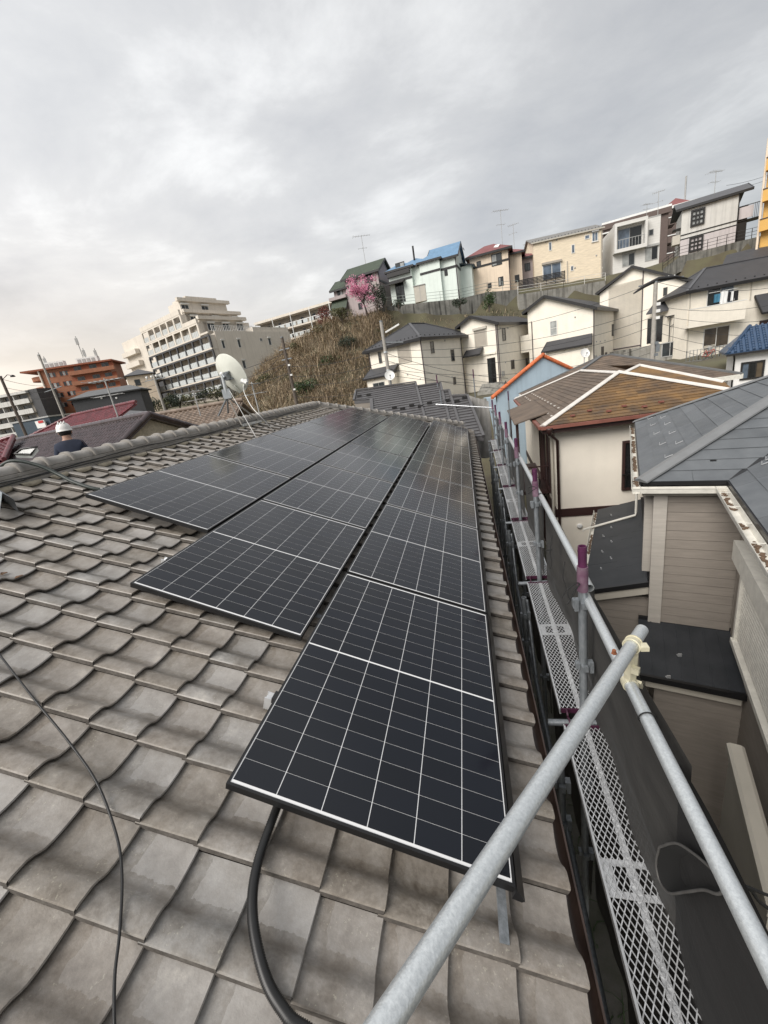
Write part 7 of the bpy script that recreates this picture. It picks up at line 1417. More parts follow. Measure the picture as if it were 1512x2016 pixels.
for j, (u, h) in enumerate(((.6, 5.5), (1.6, 4.2), (uo * .62, 8.5), (uo * .66, 5), (uo * .82, 4.5))):
    O('antenna_mast', MB().tube([of.P(u, zo + .3, -3), of.P(u, zo + h, -3)], .12, 6), M['grey_frame'], oq); O('antenna_panel', fbox(MB(), of, u - .35, u + .35, zo + h - 2.4, zo + h - .6, -2.9, -2.6), M['grey_frame'], oq)
# pale apartment at the far left
wf = Fac(at(*kO(250, 410), 112), azv(-96), azv(174)); wq = empty('pale_apartment', (wf.o.x, wf.o.y, 0), 'weathered pale apartment block at the left picture edge', 'building'); zw = wf.o.z
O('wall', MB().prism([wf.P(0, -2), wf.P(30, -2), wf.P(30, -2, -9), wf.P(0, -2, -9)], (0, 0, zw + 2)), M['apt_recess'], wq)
for i in range(5):
    zz_ = zw - 2.7 - i * 2.8; O('balcony_front', fbox(MB(), wf, -.2, 30, zz_, zz_ + 1.15, 1.0, 1.15), M['pale_wall'], wq); O('balcony_slab', fbox(MB(), wf, -.2, 30, zz_ - .15, zz_ - .002, 0, 1.2), M['pale_wall'], wq)
    for j in range(6): u = .8 + j * 4.6; window(wq, wf, (u, u + 2.6, zz_ + .3, zz_ + 2.2), 'bronze_frame', ('glass_dark', 'glass'), 2, 1, .1); O('partition', fbox(MB(), wf, u + 3.4, u + 3.6, zz_ + .01, zz_ + 2.5, 0, 1.1), M['pale_wall'], wq)
O('roof_slab', fbox(MB(), wf, -.4, 30, zw - .2, zw + .5, -9, 1.3), M['pale_wall'], wq); O('stair_tower', fbox(MB(), wf, -3.2, -.5, -2, zw + .6, -6, .5), M['apt_dark'], wq)
# blue grey shop front and red sign far left below
q = at(*kO(360, 690), 90); sg = empty('shop_sign', q, 'red and white sign board on the street at far left', 'sign'); O('board', MB().box(q + Vector((0, 0, 0)), (2.6, .3, 1.6)), M['white_paint'], sg); O('red_stripe', MB().box(q + Vector((.4, -.2, .5)), (1.4, .1, .5)), mat('sign_red', (.5, .03, .03), .5), sg)
q = at(*kO(390, 680), 94); bs = empty('blue_shed', (q.x, q.y, 0), 'dark blue flat roofed shed below the terracotta block', 'building'); O('wall', MB().box((q.x, q.y, q.z - 3), (11, 6, 8)), mat('dark_blue_panel', (.035, .055, .075), .6), bs); O('roof_edge', MB().box((q.x, q.y, q.z + 1.1), (11.4, 6.4, .3)), M['grey_frame'], bs)
# small cream house between
q = at(*kO(1100, 270), 95); sm = Blk(q, 50, lL=6, lR=6); sq_ = sm.root('cream_cottage', 0, 'small cream house with grey roof left of the beige apartment', 'house'); sm.walls(sq_, 0, M['peach_wall']); roof_hip(sq_, sm, q.z, .5, .45, M['cap_char'], 'dark_frame'); window(sq_, sm.fL, (1.5, 2.6, q.z - 2.4, q.z - 1.1), 'bronze_frame', 'glass', 1, 1, .08); window(sq_, sm.fR, (1.5, 2.6, q.z - 2.4, q.z - 1.1), 'bronze_frame', 'glass', 1, 1, .08)
# black clad house
M['black_clad'] = mat('black_cladding', (0.030, 0.031, 0.034), 0.55, 0.1, 1); stripes(M['black_clad'], 2, .2, .02, .7)
bk2 = Blk(at(*kO(625, 478), 46), 68, lL=2.8, pR=kO(1225, 400)); bq2 = bk2.root('black_house', -3, 'black clad house with light grey metal roof', 'house'); bk2.walls(bq2, -3.5, M['black_clad']); roof_hip(bq2, bk2, bk2.C.z + .05, .3, .42, M['cap_grey'], 'dark_frame', fh=.15); f = bk2.fL; window(bq2, f, (.6, 2.0, bk2.C.z - 2.6, bk2.C.z - 1.0), 'white_frame', 'glass_pale', 1, 1, .1)
for x in (890, 1020): vent(bq2, bk2.fR, *bk2.fR.uv(*kO(x, 460)), .12, 'white_paint')
# low grey roof with white panel between
q = at(*kO(900, 590), 36); fl = empty('low_shed', (q.x, q.y, -3), 'low grey shed roof with white end panel beyond the red tiles', 'shed'); P_ = [at(*kO(*p), d) for p, d in (((815, 555), 38), ((1250, 575), 36), ((1300, 640), 30), ((900, 660), 30))]; b = MB(); slab(b, P_, .12); O('shed_roof', b, M['cap_char'], fl); P_ = [at(*kO(*p), 33) for p in ((770, 600), (820, 565), (990, 590), (950, 625))]; b = MB(); b.prism(P_, Vector((0, .3, -.05))); O('white_panel', b, M['white_paint'], fl)
# tiled roofs just over our ridge
M['tile_darkbrown'] = mat('dark_plum_roof_tile', (0.050, 0.034, 0.036), 0.26, 0.15, 3, rnd=0.25, spec=.9); M['tile_red'] = mat('wine_red_roof_tile', (0.13, 0.024, 0.030), 0.28, 0.15, 3, rnd=0.25, spec=.7); M['tile_tan'] = mat('tan_roof_tile', (0.24, 0.185, 0.145), 0.65, 0.15, 3, rnd=0.18)
def tile_field(par, A, ud, vd, n, poly, m, pu=.30, pv=.28, name='roof_tiles'):
    ud = ud.normalized(); vd = vd.normalized(); us = [(p - A).dot(ud) for p in poly]; vs_ = [(p - A).dot(vd) for p in poly]; b = MB(); vals = []
    P2 = list(zip(us, vs_))
    def inside(x, y):
        c = False; j = len(P2) - 1
        for i in range(len(P2)):
            if ((P2[i][1] > y) != (P2[j][1] > y)) and (x < (P2[j][0] - P2[i][0]) * (y - P2[i][1]) / (P2[j][1] - P2[i][1]) + P2[i][0]): c = not c
            j = i
        return c
    v = min(vs_)
    while v < max(vs_):
        u = min(us)
        while u < max(us):
            if inside(u + pu / 2, v + pv / 2):
                prof = [(0, 0.0), (.12, .055), (.28, .085), (.44, .055), (.56, .01), (.78, -.005), (1.0, .0)]; n0 = len(b.v)
                bot = [A + ud * (u + t_ * pu) + vd * v + n * (h + .035) for t_, h in prof]; top = [A + ud * (u + t_ * pu) + vd * (v + pv * 1.05) + n * h for t_, h in prof]; low = [p - n * .03 for p in bot]; k = len(prof)
                b.add(bot + top, [(i, i + 1, k + i + 1, k + i) for i in range(k - 1)], True); b.add(low + bot, [(i, i + 1, k + i + 1, k + i) for i in range(k - 1)]); vals += [R_.random()] * (len(b.v) - n0)
            u += pu
        v += pv
    me = b.mesh(name); rnd_attr(me, vals); return O(name, me, m, par, kind='stuff')
def tiled_plane(par, pts, m, ridge_pairs, drop=.1, pu=.30, pv=.28):
    n = (pts[1] - pts[0]).cross(pts[2] - pts[0]).normalized(); n = n if n.z > 0 else -n; ud = (pts[1] - pts[0]).normalized(); vd = n.cross(ud); vd = vd if vd.z > 0 else -vd
    b = MB(); slab(b, [p - n * .03 for p in pts], drop); ro = O('roof', b, m, par); tile_field(ro, pts[0], ud, vd, n, pts, m, pu, pv)
    for a, c in ridge_pairs:
        L = (c - a).length; k = max(1, int(L / .33))
        for i in range(k): O('ridge_cap', MB().tube([a.lerp(c, i / k) + n * .12, a.lerp(c, (i + 1.06) / k) + n * .10], [.13, .115], 7), m, ro)
    return ro
rA, rB = at(*kO(175, 835), 25.0), at(*kO(1315, 612), 17.5); rB.z = rA.z; dh = empty('dark_tiled_house', (rA.x, rA.y, -5.8), 'house with dark plum tiled gable roof just beyond our ridge', 'house')
rd_ = (rB - rA).normalized(); perp = Vector((rd_.y, -rd_.x, 0)); 
if perp.dot(CAM - rA) < 0: perp = -perp
dp = lambda p, d: p + perp * d - Vector((0, 0, d * .60))
rA2 = rA - rd_ * 6
tiled_plane(dh, [dp(rA2, 4.5), dp(rB, 4.5), rB, rA2], M['tile_darkbrown'], [(rA2, rB)]); b = MB(); bk_p = lambda p, d: p - perp * d - Vector((0, 0, d * .45)); slab(b, [rA2, rB, bk_p(rB, 4.5), bk_p(rA2, 4.5)], .1); O('far_slope', b, M['tile_darkbrown'], dh)
ge = rB - rd_ * .35; O('gable', MB().prism([ge - Vector((0, 0, .12)), dp(ge, 4.2) - Vector((0, 0, .12)), Vector((*dp(ge, 4.2).xy, -5.8)), Vector((*bk_p(ge, 4.2).xy, -5.8)), bk_p(ge, 4.2) - Vector((0, 0, .12))], -rd_ * .2), M['mortar'], dh); O('gable', MB().prism([rA2 + rd_ * .3 - Vector((0, 0, .12)), dp(rA2, 4.2) - Vector((0, 0, .12)), Vector((*dp(rA2, 4.2).xy, -5.8)), Vector((*bk_p(rA2, 4.2).xy, -5.8)), bk_p(rA2, 4.2) - Vector((0, 0, .12))], rd_ * .2), M['mortar'], dh)
O('wall', MB().prism([Vector((*dp(rA2, 3.9).xy, -5.8)), Vector((*dp(ge, 3.9).xy, -5.8)), Vector((*dp(ge, 3.9).xy, rA.z - 2.0)), Vector((*dp(rA2, 3.9).xy, rA.z - 2.0))], -perp * .2), M['mortar'], dh)
for i in range(9): O('verge_tile', MB().tube([rB.lerp(bk_p(rB, 4.5), i / 9) + Vector((0, 0, .08)), rB.lerp(bk_p(rB, 4.5), (i + 1.1) / 9) + Vector((0, 0, .06))], [.13, .12], 7), M['tile_darkbrown'], dh); O('verge_tile', MB().tube([rB.lerp(dp(rB, 4.5), i / 9) + Vector((0, 0, .10)), rB.lerp(dp(rB, 4.5), (i + 1.1) / 9) + Vector((0, 0, .08))], [.13, .12], 7), M['tile_darkbrown'], dh)
# pale skylight dormer on it
q = [at(*kO(*p), 12.5) for p in ((130, 950), (190, 905), (325, 890), (270, 955))]; sk_ = thing('roof_window', MB().prism(q, Vector((0, 0, -.12))), M['glass_pale'], 'pale roof window on the dark plum tiles behind our ridge', 'roof window')
O('window_frame', MB().tube(q + [q[0]], .035, 6), M['dark_frame'], sk_)
# wine red tiled house
ra, rb_ = at(*kO(640, 622), 32), at(*kO(1010, 640), 30); ra.z = rb_.z = at(*kO(640, 622), 32).z; e1_ = at(*kO(340, 800), 26); rh = empty('red_tiled_house', (ra.x, ra.y, -5), 'house with wine red tiled hip roof behind the dark roof', 'house'); rdd = (rb_ - ra).normalized(); pp = Vector((rdd.y, -rdd.x, 0)); pp = pp if pp.dot(CAM - ra) > 0 else -pp; c0 = ra + pp * 5 - rdd * 5 - Vector((0, 0, 2.3)); c1 = rb_ + pp * 5 - Vector((0, 0, 2.3)) + rdd * 3; c3 = ra - pp * 5 - rdd * 5 - Vector((0, 0, 2.3))
tiled_plane(rh, [c0, c1, rb_ + rdd * 3, ra], M['tile_red'], [(c0, ra), (ra, rb_ + rdd * 3)], .1, .33, .3); tiled_plane(rh, [c3, c0, ra], M['tile_red'], [(c3, ra)], .1, .33, .3); O('wall', MB().prism([Vector((*(c0 - pp * .6 + rdd * .6).xy, -5.8)), Vector((*(c1 - pp * .6).xy, -5.8)), Vector((*(rb_ - pp * 4 + rdd * 3).xy, -5.8)), Vector((*(c3 + pp * .6 + rdd * .6).xy, -5.8))], (0, 0, c0.z + 5.7)), M['mortar'], rh)
# wine red roof at the left picture edge
la, lb = at(*kO(-150, 900), 24), at(*kO(150, 845), 24); lb.z = la.z + .3; l_h = empty('red_tiled_house', (la.x, la.y, -5), 'wine red tiled roof at the far left picture edge', 'house'); ld = (lb - la).normalized(); lp_ = Vector((ld.y, -ld.x, 0)); lp_ = lp_ if lp_.dot(CAM - la) > 0 else -lp_
tiled_plane(l_h, [la + lp_ * 3 - Vector((0, 0, 1.35)), lb + lp_ * 3 - Vector((0, 0, 1.35)) + ld * 1.5, lb, la], M['tile_red'], [(la, lb), (lb, lb + lp_ * 3 - Vector((0, 0, 1.35)) + ld * 1.5)], .1); O('wall', MB().box((la.x, la.y, -3.5), (4, 4, 5)), M['mortar'], l_h)
# tan tiled roof beside the dish
ta, tb = at(*kD(290, 905), 24), at(*kD(760, 832), 24); tb.z = ta.z; th_ = empty('tan_tiled_house', (ta.x, ta.y, -5), 'house with tan tiled roof behind the satellite dish', 'house'); td_ = (tb - ta).normalized(); tp = Vector((td_.y, -td_.x, 0)); tp = tp if tp.dot(CAM - ta) > 0 else -tp; ta = ta - td_ * 1.5; tb = tb + td_ * 1.0
ta.z = tb.z = at(*kD(520, 868), 24).z
tiled_plane(th_, [ta + tp * 4 - Vector((0, 0, 1.5)), tb + tp * 4 - Vector((0, 0, 1.5)), tb, ta], M['tile_tan'], [(ta, tb)], .1); O('wall', MB().prism([Vector((*(ta + tp * 3.4).xy, -5.8)), Vector((*(tb + tp * 3.4).xy, -5.8)), Vector((*(tb - tp * 3).xy, -5.8)), Vector((*(ta - tp * 3).xy, -5.8))], (0, 0, ta.z + 4.1)), M['mortar'], th_); b = MB(); slab(b, [ta, tb, tb - tp * 3.5 - Vector((0, 0, 1.3)), ta - tp * 3.5 - Vector((0, 0, 1.3))], .1); O('far_slope', b, M['tile_tan'], th_)
# pale concrete wall below the apartment
wa, wb = at(*kD(330, 885), 60), at(*kD(800, 800), 50); gw_ = empty('garden_wall', (wa.x, wa.y, 0), 'long pale concrete garden wall below the beige apartment', 'wall')
for i in range(8): a, c = wa.lerp(wb, i / 8), wa.lerp(wb, (i + .985) / 8); O('wall_panel', MB().prism([a, c, c - Vector((0, 0, 2.5)), a - Vector((0, 0, 2.5))], Vector((0, .3, 0))), M['concrete'], gw_)
# ================================================================ scrub, shrubs and trees
def brush(name, lab, n, region, hfun, m, lmin, lmax, wd, seed, cat='scrub'):
    rr = random.Random(seed); b = MB(); vals = []
    for i in range(n):
        p = region(rr)
        if p is None: continue
        x, y = p; z = hfun(x, y) - .05; cl_ = .5 + .5 * math.sin(x * .83 + 2 * math.sin(y * .41)) * math.sin(y * .67 + 1.3 * math.sin(x * .37)); L = rr.uniform(lmin, lmax) * (.45 + .9 * cl_); a = rr.uniform(0, 6.283); lean = rr.uniform(.3, 1.35); d = Vector((math.cos(a), math.sin(a), 0)); d = (d + Vector((0.1, -.2, 0))).normalized(); w_ = wd * rr.uniform(.5, 1.2); sd = Vector((d.y, -d.x, 0)) * w_ / 2
        pts = [Vector((x, y, z)) + d * (L * lean * t_ * t_ * .9) + Vector((0, 0, L * (t_ - .62 * lean * t_ * t_))) for t_ in (0, .3, .6, 1.0)]; vs = []
        for k, q in enumerate(pts): s_ = 1 - .8 * k / 3; vs += [q - sd * s_, q + sd * s_]
        b.add(vs, [(0, 1, 3, 2), (2, 3, 5, 4), (4, 5, 7, 6)]); vals += [rr.random()] * 8
    me = b.mesh(name); rnd_attr(me, vals); o = O(name, me, m, kind='stuff'); tag(o, lab, cat); return o
M['straw'] = mat('dry_straw', (0.27, 0.20, 0.125), 0.9, 0.0, .25, col2=(0.50, 0.41, 0.28), rnd=0.35)
M['vine'] = mat('brown_dead_vine', (0.15, 0.11, 0.075), 0.9, 0.0, .3, col2=(0.29, 0.225, 0.155), rnd=0.35)
M['weed'] = mat('dull_green_weed', (0.055, 0.070, 0.030), 0.9, 0.0, .4, col2=(0.11, 0.115, 0.05), rnd=0.35)
def reg(x0, x1, y0, y1, f=None):
    def r(rr):
        x, y = rr.uniform(x0, x1), rr.uniform(y0, y1); return (x, y) if f is None or f(x, y) else None
    return r
slopef = lambda x, y: y < edge_y(x) + 1.5 and ground_z(x, y) > lerp(-5.8, 4.6, sstep(14, 88, y)) + .3
brush('dry_grass', 'pale dry grass covering the scrub slope left of the cream houses', 9000, reg(-32, -8.2, 34, 62, slopef), ground_z, M['straw'], .8, 2.2, .085, 1)
brush('dead_vines', 'tangled brown dead vines on the scrub slope', 7000, reg(-32, -8.5, 34, 60, slopef), ground_z, M['vine'], 1.0, 2.6, .07, 2)
brush('green_weeds', 'dull green weeds among the dry grass on the slope', 1600, reg(-31, -9, 36, 60, lambda x, y: slopef(x, y) and math.sin(x * .9 + y * .5) + math.sin(y * .8 - x * .3) > .7), ground_z, M['weed'], .5, 1.3, .10, 3)
bank = lambda x, y: edge_y(x) - 13 < y < edge_y(x) - .5
brush('bank_grass', 'dry grass on the steep bank between the two rows of houses', 6000, reg(-8, 42, 48, 66, bank), ground_z, M['straw'], .5, 1.2, .07, 4)
brush('bank_weeds', 'dark green weeds on the bank below the terrace walls', 4200, reg(-8, 42, 48, 66, lambda x, y: bank(x, y) and math.sin(x * .55) + math.sin(y * .7 + x * .2) > -.2), ground_z, M['weed'], .4, 1.1, .10, 5)
brush('yard_weeds', 'green weeds in the dark gap beside our house', 900, reg(0.1, 1.6, -1, 14), lambda x, y: -5.78, mat('yard_weed_green', (.03, .05, .018), .9, .3), .1, .35, .03, 6)
def leafcloud(b, vals, c, rad, n, size, rr, flat=1.0):
    for i in range(n):
        while True:
            p = Vector((rr.uniform(-1, 1), rr.uniform(-1, 1), rr.uniform(-1, 1)))
            if p.length < 1: break
        p = p.normalized() * p.length ** .5; q = c + Vector((p.x * rad[0], p.y * rad[1], p.z * rad[2])); s_ = size * rr.uniform(.5, 1.2)
        a = Vector((rr.gauss(0, 1), rr.gauss(0, 1), rr.gauss(0, 1))).normalized(); d = a.cross(Vector((rr.gauss(0, 1), rr.gauss(0, 1), rr.gauss(0, 1)))).normalized(); b.add([q - a * s_ * .5, q + d * s_ * .3, q + a * s_ * .5, q - d * s_ * .3], [(0, 1, 2, 3)]); vals += [rr.random()] * 4
def shrub(c, rad, m, lab, n=500, size=.16, seed=0, name='shrub', cat='shrub', group='shrubs on the hillside', trunk=True):
    rr = random.Random(seed); root = empty(name, c, lab, cat, group); b = MB(); vals = []; k = 7
    for i in range(k):
        o_ = Vector((rr.uniform(-.6, .6) * rad[0], rr.uniform(-.6, .6) * rad[1], rad[2] * rr.uniform(.5, 1.35))); leafcloud(b, vals, c + o_, [r_ * rr.uniform(.35, .6) for r_ in rad], n // k, size, rr)
    me = b.mesh('crown'); rnd_attr(me, vals); O('crown', me, m, root)
    if trunk:
        b = MB()
        for i in range(4): a = rr.uniform(0, 6.28); b.tube([c - Vector((0, 0, .3)), c + Vector((math.cos(a) * rad[0] * .2, math.sin(a) * rad[1] * .2, rad[2] * .6)), c + Vector((math.cos(a) * rad[0] * .5, math.sin(a) * rad[1] * .5, rad[2] * 1.2))], [.06, .04, .015], 5)
        O('trunk', b, M['wood_pole'], root)
    return root
M['leaf_green'] = mat('green_leaf', (0.035, 0.065, 0.018), 0.6, 0.2, 3, rnd=0.4); M['leaf_dark'] = mat('dark_evergreen_leaf', (0.022, 0.034, 0.018), 0.6, 0.2, 3, rnd=0.4); M['leaf_olive'] = mat('olive_leaf', (0.085, 0.085, 0.035), 0.7, 0.2, 3, rnd=0.35); M['leaf_red'] = mat('red_leaf', (0.13, 0.028, 0.018), 0.6, 0.25, 3, rnd=0.4); M['blossom'] = mat('pink_blossom', (0.62, 0.24, 0.36), 0.6, 0.12, 3, rnd=0.22); M['bark'] = mat('dark_bark', (0.045, 0.032, 0.028), .9, .2, 8)
def gpt(x, y, d): q = at(x, y, d); return Vector((q.x, q.y, ground_z(q.x, q.y)))
def onhill(x, y):
    for i in range(120, 700):
        d = i * .125; q = at(x, y, d)
        if q.z < ground_z(q.x, q.y): return Vector((q.x, q.y, ground_z(q.x, q.y)))
    return at(x, y, 50)
for i, (x, y, r_, m, lab) in enumerate(((600, 775, (1.6, 1.2, 1.0), 'leaf_green', 'bright green bush at the foot of the wooden utility pole'), (690, 690, (2.0, 1.5, 1.1), 'leaf_dark', 'dark green bush on the scrub slope beside the cream hip roof house'), (640, 655, (1.5, 1.2, .8), 'leaf_olive', 'olive bush high on the scrub slope'), (530, 755, (1.6, 1.3, .9), 'leaf_olive', 'olive bush low on the scrub slope beyond the dish'), (585, 690, (1.3, 1.0, .7), 'leaf_olive', 'small olive bush on the crest of the scrub slope'), (655, 720, (1.7, 1.3, .9), 'leaf_green', 'green bush in the middle of the scrub slope'))):
    shrub(onhill(x, y) - Vector((0, 0, .3)), r_, M[m], lab, 1100, .20, 20 + i)
shrub(at(742, 605, 55) - Vector((0, 0, .4)), (1.7, 1.5, 2.0), M['leaf_dark'], 'round dark evergreen beside the pink tree', 2200, .20, 31); shrub(at(643, 636, 62) - Vector((0, 0, .6)), (1.5, 1.5, 1.7), M['leaf_red'], 'red leaved shrub at the left end of the hill houses', 1800, .20, 32)
shrub(at(672, 622, 55) - Vector((0, 0, .5)), (1.6, 1.2, .9), M['leaf_olive'], 'grassy olive bush under the pink tree', 1200, .2, 33); shrub(at(962, 590, 52) - Vector((0, 0, 1.2)), (.9, .9, 1.5), M['leaf_green'], 'green shrub in front of the peach house terrace', 1000, .2, 34); shrub(at(905, 600, 52) - Vector((0, 0, .5)), (1.0, .9, .8), M['leaf_dark'], 'low dark shrub below the mint house fence', 700, .2, 35); shrub(at(785, 605, 54.5) - Vector((0, 0, .2)), (.9, .7, .7), M['leaf_dark'], 'small dark shrub at the corner of the mint house', 500, .2, 36)
for i in range(7): q = at(298 + i * 26, 800 - i * 4.6, 62); shrub(q - Vector((0, 0, 1.0)), (2.2, 1.6, 1.4), M['leaf_olive' if i % 2 else 'leaf_dark'], ('first', 'second', 'third', 'fourth', 'fifth', 'sixth', 'seventh')[i] + ' hedge bush from the left below the beige apartment balconies', 900, .26, 40 + i, 'hedge_bush', 'bush', 'hedge bushes below the apartment')
# rounded clumps of dead leaves and twigs tangled through the slope
rr = random.Random(77); b = MB(); vals = []; M['clump'] = mat('dead_leaf_clump', (0.16, 0.115, 0.07), 0.9, 0.0, .6, col2=(0.34, 0.26, 0.165), rnd=0.4)
for i in range(150):
    x, y = rr.uniform(-31, -8.5), rr.uniform(35, 60)
    if not slopef(x, y): continue
    s_ = rr.uniform(.5, 1.3); leafcloud(b, vals, Vector((x, y, ground_z(x, y) + .3 * s_)), (s_, s_, s_ * .6), 150, .16, rr)
me = b.mesh('dead_leaf_clumps'); rnd_attr(me, vals); tag(O('dead_leaf_clumps', me, M['clump'], kind='stuff'), 'rounded brown dead leaf clumps on the scrub slope', 'scrub')
b = MB(); vals = []
for i in range(70):
    x, y = rr.uniform(-30, -8.5), rr.uniform(36, 60)
    if not slopef(x, y) or math.sin(x * .5 + 1) * math.sin(y * .4) < -.1: continue
    s_ = rr.uniform(.4, 1.0); leafcloud(b, vals, Vector((x, y, ground_z(x, y) + .25 * s_)), (s_, s_, s_ * .55), 130, .15, rr)
me = b.mesh('green_ground_cover'); rnd_attr(me, vals); tag(O('green_ground_cover', me, M['leaf_olive'], kind='stuff'), 'olive green ground cover patches on the scrub slope', 'scrub')
# pink blossoming cherry
tc_ = at(722, 612, 55); rr = random.Random(5); root = empty('cherry_tree', tc_, 'pink blossoming cherry tree in front of the mauve house', 'tree'); b = MB(); tips = []
def limb(p, d, L, r, lev):
    q = p + d * L; b.tube([p, p.lerp(q, .5) + Vector((rr.uniform(-.06, .06), rr.uniform(-.06, .06), 0)) * L, q], [r, r * .8, r * .6], 6)
    if lev == 0: tips.append(q); return
    for i in range(3 if lev > 1 else 4):
        nd = (d + Vector((rr.uniform(-.9, .75), rr.uniform(-.8, .6), rr.uniform(-.3, .55)))).normalized(); limb(q, nd, L * rr.uniform(.6, .8), r * .58, lev - 1)
    tips.append(q)
limb(tc_ - Vector((0, 0, .6)), Vector((-.15, 0, 1)).normalized(), 1.5, .15, 3); O('trunk', b, M['bark'], root); b = MB(); vals = []
for q in tips: leafcloud(b, vals, q, (.65, .65, .5), 62, .17, rr)
for i in range(34): q = at(rr.uniform(680, 738), rr.uniform(545, 590), 55 + rr.uniform(-1.4, 1.2)); leafcloud(b, vals, q, (.55, .55, .38), 60, .17, rr)
me = b.mesh('crown'); rnd_attr(me, vals); O('crown', me, M['blossom'], root)
# ================================================================ satellite dish on the ridge
ds = empty('satellite_dish', at(447, 800, 6.9), 'large off white satellite dish on a tripod astride our ridge', 'satellite dish')
dc = at(450, 739, 6.75); vdir = (dc - CAM).normalized(); rgt = vdir.cross(Vector((0, 0, 1))).normalized(); axs = (vdir * .56 + rgt * .74 + Vector((0, 0, .30))).normalized(); xx = axs.cross(Vector((0, 0, 1))).normalized(); yy = axs.cross(xx); mm = Matrix((xx, yy, axs)).transposed(); RD = .335
prof = [(RD * k / 12, .22 * (k / 12) ** 2 * RD) for k in range(13)]; prof[0] = (.001, 0); b = MB(); b.lathe(prof, dc, mm, 40); b.lathe([(r_, z + .010) for r_, z in prof][::-1], dc, mm, 40); b.lathe([(RD, .22 * RD), (RD + .006, .22 * RD + .004), (RD, .22 * RD + .012)], dc, mm, 40); O('reflector', b, M['offwhite'], ds)
bc_ = dc - axs * .05 - xx * 0 ; ap = at(447, 779, 6.85); mp0 = at(437, 736, 6.72)
b = MB(); b.box(dc - axs * .045, (.10, .10, .06), mm); b.box(dc - axs * .02 + yy * .06, (.16, .02, .04), mm); b.box(dc - axs * .02 - yy * .06, (.16, .02, .04), mm); b.tube([dc - axs * .09, mp0], .025, 8); O('mount_bracket', b, M['galv_dull'], ds)
O('clamp_ball', MB().lathe([(0, -.04), (.035, -.02), (.04, 0), (.035, .02), (0, .04)], mp0, n=10), M['white_paint'], ds); O('mast', MB().tube([mp0 + (mp0 - ap) * .05, ap - (mp0 - ap).normalized() * .05], .030, 10), M['galv'], ds)
b = MB(); b.box(ap + Vector((0, 0, .03)), (.13, .06, .16), Matrix.Rotation(.6, 3, 'Z')); O('mast_plate', b, M['galv'], ds)
feet = [onroof(477.5, 840, -.11), onroof(514, 831, -.11), at(430, 819, 7.15), at(449, 813, 7.5)]
for i, f_ in enumerate(feet): O('tripod_leg', MB().bar(ap - Vector((0, 0, .02)), f_, .028, .018), M['galv_dull'] if i > 1 else M['concrete_pole'], ds)
O('foot_bar', MB().bar(feet[0] + Vector((0, 0, .02)), feet[1] + Vector((0, 0, .02)), .05, .04), M['galv'], ds)
low = dc - yy * RD * .94 + axs * .02; low = dc + (Vector((0, 0, -1)) - axs * axs.dot(Vector((0, 0, -1)))).normalized() * RD * .98 + axs * .06; lnb = dc + axs * .40 + Vector((0, 0, -.16)); lnb = at(482, 752, 6.65)
O('feed_arm', MB().tube([dc - axs * .03 + (low - dc) * .55, low - axs * .05, low + axs * .05, lnb], .015, 8), M['offwhite'], ds); b = MB(); dr = (dc - lnb).normalized(); b.tube([lnb + dr * -.05, lnb + dr * .03, lnb + dr * .06], [.030, .034, .045], 10); b.box(lnb - dr * .03 + Vector((0, 0, .03)), (.07, .05, .05)); O('feed_horn', b, M['white_paint'], ds)
q = dc - axs * .012 + (low - dc) * .35; O('maker_plate', MB().box(q + rgt * .06, (.05, .025, .006), mm), M['grey_frame'], ds)
thing('guy_wire', MB().tube([at(452, 769, 6.8), onroof(503, 859, -.1)], .004, 5), M['white_paint'], 'white guy wire from the dish mast down to the tiles', 'wire', 'dish guy wires'); thing('dish_cable', MB().tube(spline([lnb, at(480, 770, 6.75), at(495, 800, 6.6), at(515, 822, 6.6), onroof(540, 850, -.09)], 8), .006, 6), M['white_paint'], 'white cable hanging from the dish feed to the panels', 'cable')
# ================================================================ worker behind the ridge
hc = at(127, 851, 7.4); wr = empty('person', (hc.x, hc.y, RZ - (RX - hc.x) * .41), 'person in white helmet and navy jacket standing behind our ridge', 'person'); ft = wr.location.z
M['navy'] = mat('navy_work_jacket', (0.014, 0.020, 0.040), .85, .2, 6, .3, 20); M['skin'] = mat('skin', (0.36, 0.21, 0.15), .55, .08, 8); M['hair'] = mat('black_hair', (0.010, 0.009, 0.008), .6, .2, 30); M['helmet'] = mat('white_helmet', (0.72, 0.71, 0.68), .35, .05, 6); M['trouser'] = mat('dark_trousers', (0.03, 0.032, 0.04), .9, .2)
fwd = azv(-40); sdw = azv(50); H = hc.z + .14 - ft
def skin(name, verts, edges, m, par, sub=2):
    me = bpy.data.meshes.new(name); me.from_pydata([v[0] for v in verts], edges, []); me.materials.append(m); o = bpy.data.objects.new(name, me); COL.objects.link(o); setp(o, par)
    md = o.modifiers.new('skin', 'SKIN'); 
    for i, v in enumerate(verts): me.skin_vertices[0].data[i].radius = v[1] if isinstance(v[1], tuple) else (v[1], v[1])
    me.skin_vertices[0].data[0].use_root = True; md.use_smooth_shade = True; s_ = o.modifiers.new('sub', 'SUBSURF'); s_.levels = sub; s_.render_levels = sub; return o
def wp(s_, f_, z): return Vector((hc.x, hc.y, ft)) + sdw * s_ + fwd * f_ + Vector((0, 0, z * H))
vs = [(wp(0, 0, .52), .15), (wp(0, -.01, .66), .14), (wp(0, -.01, .77), .155), (wp(0, 0, .845), .07), (wp(0, .02, .90), .075), (wp(0, .035, .955), .09)]; es = [(0, 1), (1, 2), (2, 3), (3, 4), (4, 5)]
